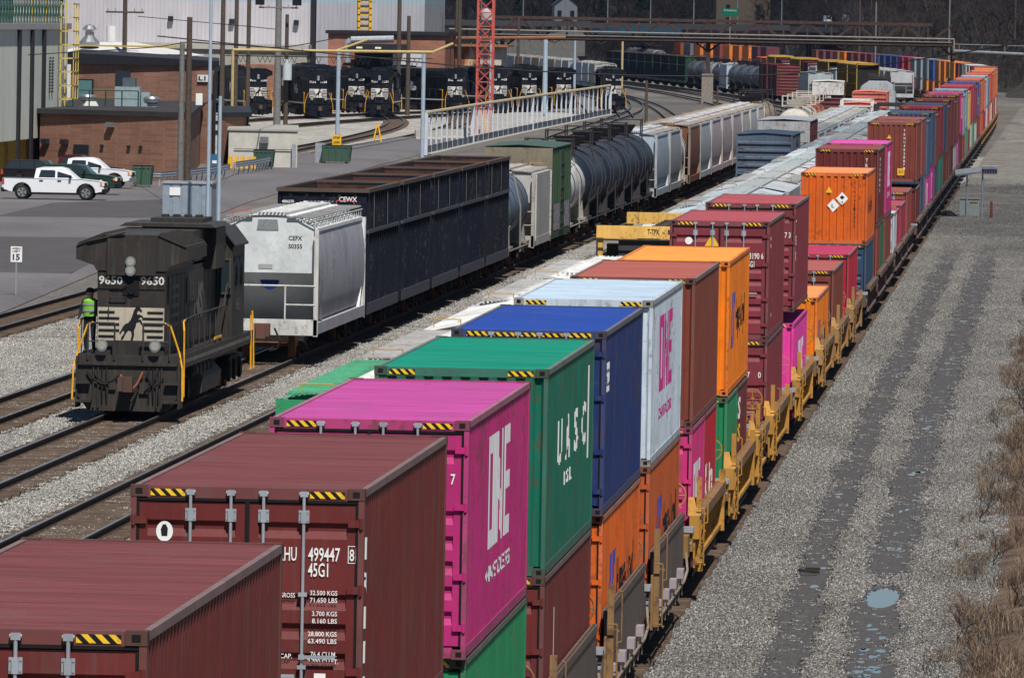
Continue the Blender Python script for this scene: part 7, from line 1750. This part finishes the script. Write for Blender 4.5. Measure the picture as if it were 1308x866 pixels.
# ---------------------------------------------------------------- pickup trucks
def pickup(label, loc, rz, paint, suv=False, trim=True):
    t = thing('pickup_truck' if not suv else 'sport_utility_vehicle', label, 'pickup truck' if not suv else 'car', loc, rz, 'cars parked by the block building')
    Lk = 5.9 if not suv else 4.8
    def prof(pts, w0, w1, name, mat, z_split=99):
        pass
    m = M()   # lower body with wheel openings: side outline extruded, shoulders pulled in
    def arch(cx, r=.50, n=8): return [(cx+r*math.cos(math.pi*k/n), .42+r*math.sin(math.pi*k/n)) for k in range(n+1)]
    wx = (1.05, Lk-1.15)   # x measured from nose (0) to tail
    out = [(.0,.55),(.02,.85),(.12,1.05),(.45,1.12),(1.35,1.20)]
    if suv: out += [(Lk-.1,1.22),(Lk,1.05),(Lk,.55)]
    else: out += [(Lk-.05,1.24),(Lk,1.2),(Lk,.6)]
    low = []
    for cx in sorted(wx, reverse=True): low += [(cx+.50,.42)]+[(cx+.50*math.cos(math.pi*k/8), .42+.50*math.sin(math.pi*k/8)) for k in range(9)]+[(cx-.50,.42)]
    poly = out+low
    ring = lambda y, sh: [(-(x-Lk/2), y, z) for x, z in poly]
    m.loft([ring(-.95,0), ring(-.98,0), ring(.98,0), ring(.95,0)]); m.build('body', paint, t)
    m = M(); 
    if suv: cab = [(1.45,1.2),(2.05,1.72),(2.5,1.78),(4.3,1.76),(4.7,1.22)]
    else: cab = [(1.55,1.2),(2.25,1.80),(2.6,1.88),(3.65,1.86),(3.95,1.78),(4.05,1.22)]
    m.loft([[(-(x-Lk/2), s*(.95 if z < 1.3 else .76), z) for x, z in cab] for s in (-1,1)]); m.build('cab', paint, t)
    m = M()
    def win(a, b, z0=1.27, z1=1.70):
        for s in (-1,1):
            ya, yb = s*(.945-.19*(z0-1.2)/.6+.012), s*(.945-.19*(z1-1.2)/.6+.012)
            m.add([(-(a[0]-Lk/2),ya,z0),(-(b[0]-Lk/2),ya,z0),(-(b[1]-Lk/2),yb,z1),(-(a[1]-Lk/2),yb,z1)], [(0,1,2,3)])
    win((1.80,2.28),(2.72,2.72)); win((2.84,2.84),(3.80,3.68)) if not suv else win((2.84,2.84),(3.6,3.6)); suv and win((3.72,3.72),(4.45,4.2))
    z0, z1 = 1.26, 1.78
    xf = cab[0][0]+.1, cab[1][0]-.02
    m.add([(-(xf[0]-Lk/2)+.012,-.86,z0),(-(xf[0]-Lk/2)+.012,.86,z0),(-(xf[1]-Lk/2)+.03,.72,z1-.03),(-(xf[1]-Lk/2)+.03,-.72,z1-.03)], [(0,1,2,3)]); m.build('window', GLASS, t)
    if not suv: M().box(-Lk/2+.08,-Lk/2+1.8,-.80,.80,1.10,1.262).build('bed_cover', BLACK, t)
    for s in (-1,1):
        for cx in wx:
            x = -(cx-Lk/2); m = M(); m.lathe([(.1,0),(.34,0),(.41,.04),(.41,.22),(.34,.26),(.1,.26)], (0,0,0), 'y', 22); w_ = m.build('wheel', RUBBER, t, smooth=True, loc=(x, s*.86-.13, .41))
            m = M(); yf = -.012 if s < 0 else .272; m.lathe([(.02,0),(.27,0),(.27,.02),(.02,.02)], (0,yf-.01,0), 'y', 16); m.build('rim', CHROME, w_)
            m = M(); yq = yf-.016 if s < 0 else yf+.016
            for q in range(5): a = 2*math.pi*(q+.5)/5; m.cbox((.17*math.cos(a), yq, .17*math.sin(a)), .16, .006, .06, 0, 0, -a)
            m.build('rim_opening', BLACK, w_)
            m = M()
            for k in range(8):
                a0, a1 = math.pi*k/8, math.pi*(k+1)/8
                m.loft([[(x+r*math.cos(a), s*yy, .42+r*math.sin(a)) for r, yy in ((.49,.97),(.56,.97),(.56,1.0),(.49,1.0))] for a in (a0, a1)])
            m.build('wheel_arch', BLACK, t)
    m = M(); m.box(Lk/2-.12,Lk/2+.06,-.96,.96,.42,.66); m.box(-Lk/2-.05,-Lk/2+.1,-.96,.96,.42,.66); m.box(-Lk/2+.8,Lk/2-.8,-1.0,1.0,.30,.42); m.build('bumper', BLACK if trim else CHROME, t)
    for s in (-1,1):
        M().box(Lk/2-.10,Lk/2+.01,*sorted((s*.62,s*.985)),.84,1.04).build('headlight', GLASSL, t); M().box(Lk/2-.22,Lk/2-.1,*sorted((s*.96,s*.99)),.86,1.0).build('turn_signal', AMBER, t)
        M().box(-Lk/2-.01,-Lk/2+.12,*sorted((s*.86,s*.99)),.88,1.18).build('tail_light', RED, t); M().cbox((Lk/2-1.95,s*1.06,1.33),.12,.18,.2).build('mirror', BLACK, t)
        for q in ((-.15,),(-1.2,)): M().box(Lk/2-2.55+q[0],Lk/2-2.33+q[0],*sorted((s*.97,s*1.0)),1.08,1.13).build('door_handle', BLACK, t)
    M().box(Lk/2-.0,Lk/2+.012,-.58,.58,.74,1.02).build('grille', BLACK, t)
    return t
pickup('white crew cab pickup truck with black wheel arches parked nearest', (-58.9,514,-.05), 0, CARW)
pickup('dark green sport utility vehicle between two white trucks', (-59.3,530,-.05), -.03, CARG, True)
pickup('white pickup truck farthest right of the parked vehicles', (-61.0,549,-.05), -.03, CARW, trim=False)
pickup('near black vehicle mostly hidden behind the dark green one', (-62.9,542,-.05), 0, flat('near black car paint', (.015,.014,.018), .3), True)
t = pickup('maroon pickup behind the farthest white truck', (-62.6,558,-.05), 0, flat('deep maroon car paint', (.05,.008,.012), .3))
o = M().box(-65.8,-64.2,525,526,-.1,1.3).build('trash_bin', BLUE); tag(o, 'blue bin at the left edge of the parking lot', 'bin')
# ---------------------------------------------------------------- hills, woods, highway, houses
def hill_h(X, Y):
    n = vnoise(X+4000, Y, 180, 21)*26+vnoise(X+4000, Y, 60, 22)*7
    edge = np.interp(Y, [940,1060,1200,1320,1452,1627,1800,2000,2400], [20,0,1,-5,-14,-30,-52,-85,-190])
    bank = np.clip((X-edge-4)/60, 0, 1)**.9*34+np.clip((X-edge-4)/9, 0, 1)*2.0
    bank = bank*np.clip((Y-1030)/80, 0, 1)
    back = np.clip((Y-1990)/800, 0, 1)*70+np.clip((Y-1985)/50,0,1)*2
    return np.maximum(bank, back)+np.maximum(bank, back)/60*n*.5-.45
def hillmat():
    t = NT('wooded hill ground'); co = t.coords((1,1,1)); n1 = t.noise(co, .02, 6, .65); n2 = t.noise(co, .35, 5, .7)
    col = t.mix(t.ramp(n1,(.35,0),(.65,1)), (.024,.025,.024), (.045,.040,.034)); col = t.mix(t.ramp(n2,(.5,0),(.7,.7)), col, (.10,.085,.06)); return t.out(col, 1.0)
HM = hillmat()
struct(sheet('hill', -1100, 500, 1000, 3600, 8, 8, hill_h, [HM]))
def hz_(x, y): return float(hill_h(np.array([float(x)]), np.array([float(y)]))[0])
BARK = flat('bare twig bark', (.038,.033,.032), .95, var=.45, scale=.4); BARKR = flat('reddish twig bark', (.048,.034,.029), .95, var=.4, scale=.4)
EVER = flat('evergreen needles', (.012,.030,.020), .9, var=.5, scale=.6)
def bare_tree(seed, h, mat, depth=4, thick=1.0):
    r_ = random.Random(seed); m = M()
    def br(p, d, l, r, k):
        q = p+d*l; m.cyl(p, q, r, r*.62, 4 if k > 1 else 3, cap=False)
        if k == 0: return
        n = 3 if k > 1 else 4
        for i in range(n):
            a = d.orthogonal().normalized(); a.rotate(Matrix.Rotation(r_.uniform(0,6.28),3,d)); f_ = r_.uniform(.35,.75)
            nd = (d*(1-f_*.6)+a*f_+Vector((0,0,.18))).normalized(); br(p+d*l*r_.uniform(.55,1.0), nd, l*r_.uniform(.55,.82), r*.6, k-1)
    br(Vector((0,0,-.4)), Vector((r_.uniform(-.06,.06), r_.uniform(-.06,.06), 1)).normalized(), h*.36, h*.016*thick, depth+1)
    return m
def evergreen(seed, h):
    r_ = random.Random(seed); m = M().mat(1); m.cyl((0,0,-.4),(0,0,h*.9),h*.02,h*.004,6,False); m.mat(0)
    for k in range(520):
        u = r_.random()**.8; z = h*(.12+.86*u); R_ = h*.24*(1-u)+.15; a = r_.uniform(0,6.28); rr = R_*r_.uniform(.3,1.05); s = h*.05*r_.uniform(.6,1.3)
        c = Vector((rr*math.cos(a), rr*math.sin(a), z)); d = Vector((math.cos(a), math.sin(a), -.35)).normalized(); e = d.cross(Vector((0,0,1))).normalized()
        m.add([c-d*s*.3-e*s*.4, c+d*s-e*s*.15, c+d*s*.9+e*s*.3, c-d*s*.2+e*s*.45], [(0,1,2,3)])
    return m
tr_k = [bpy.data.objects.new('bare_tree', bare_tree(k, 11+k*.6, BARK if k % 3 else BARKR).mesh('bare_tree', BARK if k % 3 else BARKR)) for k in range(6)]
brush_k = [bpy.data.objects.new('brush', bare_tree(40+k, 5, BARKR if k % 2 else BARK, 4).mesh('brush', BARKR if k % 2 else BARK)) for k in range(4)]
r_ = random.Random(77)
def hill_pts(n, xr, yr, test):
    P = []
    while len(P) < n:
        x, y = r_.uniform(*xr), r_.uniform(*yr)
        if test(x, y): P.append((x, y))
    A = np.array(P); Z = hill_h(A[:,0], A[:,1]); return [(x, y, float(z)) for (x, y), z in zip(P, Z)]
eg = lambda y: float(np.interp(y, [940,1060,1200,1320,1452,1627,1800,2000,2400], [20,0,1,-5,-14,-30,-52,-85,-190]))
scatter('woods', hill_pts(2600, (-230,60), (1060,2250), lambda x, y: (x > eg(y)+6 and x/y > -.08) ), tr_k, 31, (.7,1.25))
scatter('woods', hill_pts(2600, (-330,40), (1990,2600), lambda x, y: x/y > -.135 and x/y < .01), tr_k, 37, (.8,1.4))
scatter('woods', hill_pts(170, (-160,-60), (1930,1962), lambda x, y: True), tr_k, 39, (.5,.9))
scatter('undergrowth', hill_pts(1500, (-120,40), (1045,1900), lambda x, y: eg(y)+2 < x < eg(y)+26), brush_k, 41, (.5,1.1))
# bare trees standing nearest the camera on the right bank: each its own thing
for i, (x, y, s) in enumerate(((-1.5,1085,1.1),(1.5,1120,1.25),(-2.5,1150,1.0),(3.5,1100,1.3),(.5,1065,.9),(-4.5,1180,1.15))):
    t = thing('bare_tree', f'bare brown tree, {ords[i]} along the foot of the wooded right bank', 'tree', (x, y, hz_(x, y)), i*1.3, 'bare trees on the right bank'); t.scale = (s, s, s)
    obj('branches', tr_k[i % 6].data, t)
for i, (x, y, h) in enumerate(((-118,2010,13),(-108,2020,12),(-99,2012,14),(-134,2030,11),(-90,2024,10),(-95,1996,9),(-126,2005,15))):
    t = thing('evergreen_tree', f'dark evergreen, {ords[i]} in the clump behind the highway', 'tree', (x, y, hz_(x, y)), 0, 'evergreens behind the highway'); evergreen(i, h).build('crown', [EVER, BARK], t)
# highway on an embankment with a blue girder span
ROADC = flat('pale concrete roadway', (.17,.165,.16), .85, var=.12, scale=.3)
m = M(); m.loft([[(-150,1905,9.0),(-150,1935,9.4)],[(-104,1880,8.6),(-104,1910,9.0)],[(-60,1850,8.9),(-60,1880,9.3)],[(-20,1790,9.3),(-24,1825,9.7)]], closed=False); struct(m.build('road', ROADC))
t = thing('highway_overpass', 'highway overpass with pale concrete abutment and blue girders behind the truss', 'bridge')
m = M(); m.add([(-128,1895,-.4),(-104,1880,-.4),(-104,1880,8.0),(-128,1895,7.2),(-128,1898,-.4),(-104,1883,-.4),(-104,1883,8.0),(-128,1898,7.2)],[(0,1,2,3),(4,5,6,7),(3,2,6,7),(0,3,7,4),(1,5,6,2)]); m.build('abutment', CONC, t)
m = M()
for a, b in (((-103,1879.5),(-83,1865)),): m.loft([[(a[0],a[1],7.2),(a[0],a[1],8.4),(a[0],a[1]+.5,8.4),(a[0],a[1]+.5,7.2)],[(b[0],b[1],7.4),(b[0],b[1],8.7),(b[0],b[1]+.5,8.7),(b[0],b[1]+.5,7.4)]])
m.build('girder', flat('blue girder paint', (.05,.17,.26), .5), t); m = M()
for a, b in (((-82,1864.3),(-60,1849.5)),((-59.5,1849),(-20,1789))): m.loft([[(a[0],a[1],7.2),(a[0],a[1],8.4),(a[0],a[1]+.5,8.4),(a[0],a[1]+.5,7.2)],[(b[0],b[1],7.4),(b[0],b[1],8.7),(b[0],b[1]+.5,8.7),(b[0],b[1]+.5,7.4)]])
m.build('dark_girder', TRUSS, t)
m = M()
for a, b in (((-150,1904.6),(-103,1879.3)),((-103,1879.3),(-60,1849.3)),((-60,1849.3),(-20,1788.8))): m.loft([[(a[0],a[1],8.4),(a[0],a[1],9.6),(a[0],a[1]+.3,9.6),(a[0],a[1]+.3,8.4)],[(b[0],b[1],8.7),(b[0],b[1],9.9),(b[0],b[1]+.3,9.9),(b[0],b[1]+.3,8.7)]])
m.build('parapet', flat('dark concrete parapet', (.13,.13,.13), .8), t)
for x_, y_ in ((-82.5,1868),(-60,1853),(-40,1823)): M().box(x_-1,x_+1,y_-.8,y_+.8,-.4,7.4).build('pier', CONC, t)
for i in range(12):
    u = i/11; x = -128+u*104; y = 1912-u*95
    t = thing('street_lamp', f'highway street lamp, {ords[i]} from the left along the overpass', 'street lamp', (x, y, 9.0), 0, 'highway street lamps'); m = M(); m.cyl((0,0,0),(0,0,8.5+(i%3)),.14,.09,6); m.build('post', GALV, t)
    s = 1 if i % 2 else -1; M().tube([(0,0,8.3+(i%3)),(s*.8,0,8.9+(i%3)),(s*2.6,0,9.1+(i%3))], .07, 5).build('arm', GALV, t); M().cbox((s*2.7,0,9.05+(i%3)),.8,.35,.16).build('lamp_head', GALV, t)
def roadsign(x, y, z, w_, h_, lines, label):
    t = thing('road_sign', label, 'sign', (x, y, 0)); pl = M().box(-w_/2,w_/2,-.05,.05,z-h_/2,z+h_/2).build('panel', SIGNG, t); m = M()
    for i, s_ in enumerate(lines): put_text(m, s_, (-w_*.38,-.07,z+h_*.12-i*h_*.42),(1,0,0),(0,0,1),h_*.26,w_*.76)
    m.build('lettering', WHITE, pl); M().box(-.12,.12,.05,.2,-.4,z).build('post', GALV, t)
roadsign(-72.0,1840,12.3,3.4,1.6,['Freedom'],'small green highway sign above the left half of the truss')
roadsign(-39.0,1905,15.6,3.5,1.9,['Freedom','NEXT RIGHT'],'green highway sign above the sign gantry')
o_ = thing('sign_gantry','pale steel sign gantry arm with three white lamps over the highway','gantry',(0,1890,0))
m = M(); m.box(-44.9,-44.5,-.2,.2,5,14.4); m.tube([(-44.7,0,13.9),(-29.0,0,13.4)],.16,6); m.tube([(-44.7,0,12.2),(-43.4,0,12.1)],.1,6); m.build('arm', LBLUE, o_)
for x_ in (-39.0,-34.1,-30.1): M().box(x_-.6,x_+.6,-.4,.2,13.0,14.3).build('lamp_box', WHITE, o_)
def van(label, loc, rz, mat, h=1.3):
    t = thing('car', label, 'car', loc, rz, 'cars on the highway'); m = M(); m.loft([[(s*(.9 if z < 1.0 else .7), y, z) for y, z in ((0,.3),(0,.8),(.9,1.0),(1.5,h+.5),(3.8,h+.55),(4.5,1.0),(4.6,.3))] for s in (-1,1)]); m.build('body', mat, t, smooth=False)
    m = M(); m.add([(-.68,.95,1.05),(.68,.95,1.05),(.60,1.38,h+.38),(-.60,1.38,h+.38)],[(0,1,2,3)]); m.v = [(a,b-.03,c+.02) for a,b,c in m.v]; m.build('windscreen', GLASS, t)
    for sx in (-.8,.8):
        for yy in (.9,3.7): m = M(); m.cyl((sx-.1,yy,.33),(sx+.1,yy,.33),.33,n=12); m.build('wheel', RUBBER, t)
van('white van on the highway above the middle of the truss', (-52.0,1850,10.1), .15, CARW); van('blue white pickup on the highway right of the white van', (-43.5,1832,9.9), .3, flat('pale blue car paint',(.12,.22,.36),.3)); van('dark blue car on the highway behind the truss', (-45.6,1836,9.9), .3, flat('dark blue car paint',(.01,.03,.08),.3)); van('silver car on the highway near the truss end', (-41.3,1826,9.9), .3, flat('silver car paint',(.35,.40,.45),.3))
t = thing('board_sign','pale square road sign board beside the white van','sign',(-48.4,1842,9.2)); M().box(-.7,.7,-.1,.1,1.2,3.0).build('panel', flat('sign back', (.42,.36,.33), .6), t); M().box(-.1,.1,.1,.2,0,2).build('post', GALV, t)
def house(x, y, w_, d, h, wall, roof_, label, z=None, tall=0):
    z = hz_(x, y) if z is None else z; t = thing('house', label, 'house', (x, y, z), .12)
    m = M(); m.box(-w_/2,w_/2,0,d,-3,h); m.add([(-w_/2,.0,h),(w_/2,.0,h),(0,.0,h+w_*.38)],[(0,1,2)]); m.build('wall', wall, t)
    m = M(); m.loft([[(-w_/2-.4,-.4,h-.25),(0,-.4,h+w_*.38+.1),(w_/2+.4,-.4,h-.25)],[(-w_/2-.4,d+.4,h-.25),(0,d+.4,h+w_*.38+.1),(w_/2+.4,d+.4,h-.25)]], closed=False); m.build('roof', roof_, t)
    for fz in range(int(h//2.8)):
        for q in (-.28,.28): o2 = M().box(w_*q-.45,w_*q+.45,-.06,-.02,.9+fz*2.8,2.3+fz*2.8).build('window', GLASS, t)
HR = flat('dark shingle', (.10,.09,.09), .8); HW = flat('white siding', (.30,.31,.34), .6); HB = flat('tan siding', (.18,.14,.10), .8); HG = flat('grey siding', (.30,.31,.33), .7)
house(-113,1965,5,9,6.5,HW,HR,'white two storey house with a gable above the truss', 7); house(-124,1960,8,8,3,flat('dark red siding',(.12,.05,.045),.7),HR,'dark red low house left of the white gable house', 4)
house(-75,1990,12,9,9,HB,HB,'tan block of flats behind the green highway sign', 9)
pass
o = M().box(-166,-152,1850,1858,-.3,6).build('blue_shed', flat('blue shed siding', (.10,.24,.50), .6)); tag(o, 'blue sided shed behind the brick works', 'shed')
m = M(); m.lathe([(.02,0),(1.3,0),(1.3,4),(.8,4.6),(.02,4.8)], (-126,1900,7.5), 'z', 16); o = m.build('water_tank', WHITE); tag(o, 'white upright tank above the rusty bins', 'tank')
for i, (x_, y_, h_) in enumerate(((-3,1500,22),(-14,1500,20),(-29,1500,17),(-24,1400,14),(2,1400,24))): pole(x_-8, y_, h_, .16, WOODG if i % 2 else WOOD, f'tall pole on the wooded slope, {ords[i]} placed at the right end', z0=0, group='poles on the slope')
# ---------------------------------------------------------------- dry weeds along the right edge
def weed_mesh():
    r = np.random.default_rng(12); V = []; F = []
    def blade(p, h, lean, az, w_, n=3):
        b = len(V); dx, dy = math.cos(az), math.sin(az); wx, wy = -dy*w_, dx*w_
        for k in range(n+1):
            u = k/n; q = (p[0]+dx*lean*u*u, p[1]+dy*lean*u*u, p[2]+h*u*(1-.25*u*lean/h if h else 1)); ww = 1-.8*u
            V.append((q[0]-wx*ww, q[1]-wy*ww, q[2])); V.append((q[0]+wx*ww, q[1]+wy*ww, q[2]))
        for k in range(n): F.append((b+2*k, b+2*k+1, b+2*k+3, b+2*k+2))
    N = 60000; y = 140+(r.random(N)**1.5)*330
    e = np.interp(y, [140,151,189,226,282,343,470], [-2.5,-2.5,-2.65,-2.4,-2.3,-2.2,-2.0])+.5*vnoise(y*0, y, 6, 2)-.2
    x = e+np.abs(r.normal(size=N))*1.3; dn = vnoise(x*2.0, y*.30, 1.0, 8)*.6+vnoise(x*.8, y*.08, 1.0, 18)*.4
    kind = vnoise(x*.7, y*.07, 1.0, 28)
    ok = (dn > .49) & (x < 1.8); x, y, e, kind = x[ok], y[ok], e[ok], kind[ok]
    for i in range(len(x)):
        tall = kind[i] > .5; h = r.uniform(.10,.28) if not tall else r.uniform(.2,.6); h *= .6 if x[i]-e[i] < .25 else 1
        z = -.28+max(0, x[i]+2.0)*.15; blade((x[i], y[i], z), h, r.uniform(.2,1.5)*h, r.uniform(0,6.28), r.uniform(.003,.008))
    return V, F
t_ = NT('dry weed stems'); ge = t_.n('ShaderNodeNewGeometry'); WEEDM = t_.out(t_.ramp(ge.outputs['Random Per Island'], (0,(.03,.024,.022)),(.3,(.08,.05,.036)),(.55,(.15,.09,.06)),(.8,(.22,.16,.11)),(1,(.34,.29,.21))), .9)
V, F = weed_mesh(); me = bpy.data.meshes.new('weeds'); me.from_pydata(V, [], F); me.materials.append(WEEDM); struct(obj('weeds', me), 'stuff')
# earth bank under them
struct(sheet('verge', -2.3, 14, 120, 1030, .4, 1.2, lambda x, y: -.30+np.clip(x+2.0,0,4)*.16*np.clip((x+2.2)*1.2,0,1)+(vnoise(x*3,y*.6,1,4)-.5)*.10, [flat('brown earth verge', (.12,.085,.062), .95, var=.5, scale=1.5)]))
# grey leafless shrubs with darker stems: each its own thing
shr = [bare_tree(80+k, 1.7, BARK, 4, .9).mesh('stems', flat('dark shrub stems', (.045,.038,.034), .95, var=.3)) for k in range(5)]
r_ = random.Random(21)
for i in range(44):
    y = 150+ (i/44)**1.25*270; x = [-1.95,-1.5,-1.1,-.6][i % 4]+r_.uniform(-.2,.3)
    t = thing('leafless_shrub', f'leafless dark shrub at the gravel edge, {ords[i % 40]} {"nearer" if i < 40 else "farther"} one counting away from the camera', 'shrub', (x, y, -.25), r_.uniform(0,6.28), 'leafless shrubs on the right edge'); s = r_.uniform(.45,.95)*(1 if i % 3 else 1.3)*.8; t.scale = (s, s, s*r_.uniform(.8,1.1))
    obj('stems', shr[i % 5], t)
scatter('scrub', [(x, y, -.25) for x, y in ((r_.uniform(-2.4,5)+ (y_-450)*-.003, y_) for y_ in [r_.uniform(400,1060) for _ in range(420)])], brush_k, 55, (.10,.34))
# bits lying about
for i, (x, y, l_) in enumerate(((-5.35,183.5,'broken dark plank lying on the gravel'),)):
    m = M(); m.cbox((x,y,-.2),.42,.14,.05,.3,.1,.08); m.cbox((x+.06,y+.6,-.19),.3,.1,.04,-.2,.1,0); tag(m.build('wood_scrap', flat('charred wood',(.035,.03,.026),.9)), l_, 'scrap')

# ---------------------------------------------------------------- drifting clouds whose shade lies on the hills and the middle of the yard
def cloud(name, label, cx, cy, alt, rx, ry, seed, fac):
    t = NT('thin cloud'); t.b.inputs['Base Color'].default_value = (.9,.9,.92,1); t.b.inputs['Roughness'].default_value = 1
    tr = t.n('ShaderNodeBsdfTransparent'); ms = t.n('ShaderNodeMixShader'); ms.inputs[0].default_value = fac; t.link(tr.outputs[0], ms.inputs[1]); t.link(t.b.outputs[0], ms.inputs[2]); t.link(ms.outputs[0], t.t.nodes['Material Output'].inputs[0])
    m = M(); r_ = random.Random(seed); n, k = 48, 9; rings = []
    ph = [r_.uniform(0, 6.28) for _ in range(5)]
    for j in range(k+1):
        v = math.pi*(j+.02)/(k+.04); ring = []
        for i in range(n):
            a = 2*math.pi*i/n; q = 1+.14*math.sin(2*a+ph[0])+.10*math.sin(3*a+ph[1])+.07*math.sin(5*a+ph[2])+.05*math.sin(9*a+ph[3])+.03*math.sin(14*a+ph[4])
            s_ = math.sin(v)**.5; ring.append((cx+rx*q*s_*math.cos(a), cy+ry*q*s_*math.sin(a), alt+ (min(rx, ry)*.28)*math.cos(v)*(1+.3*math.sin(6*a+v*3))))
        rings.append(ring)
    m.loft(rings); o = m.build(name, t.mat, smooth=True); o['kind'] = 'stuff'; return o
def over(x, y, alt): return x+sd.x/sd.z*alt, y+sd.y/sd.z*alt
c_ = over(-60, 2330, 700); cloud('cloud', '', c_[0], c_[1], 700, 900, 520, 4, .34)
c_ = over(60, 520, 600); cloud('cloud', '', c_[0], c_[1], 600, 72, 150, 8, .24)
# ---------------------------------------------------------------- haze
t = NT('haze'); t.t.nodes.remove(t.b); pv = t.n('ShaderNodeVolumePrincipled'); pv.inputs['Color'].default_value = (.45,.62,1.0,1); pv.inputs['Density'].default_value = 0.000022; pv.inputs['Anisotropy'].default_value = .3
t.link(pv.outputs[0], t.t.nodes['Material Output'].inputs['Volume'])
o = M().box(-1500,700,-60,3700,-8,230).build('haze', t.mat); o['kind'] = 'stuff'
sc.cycles.volume_bounces = 0; sc.cycles.volume_max_steps = 32
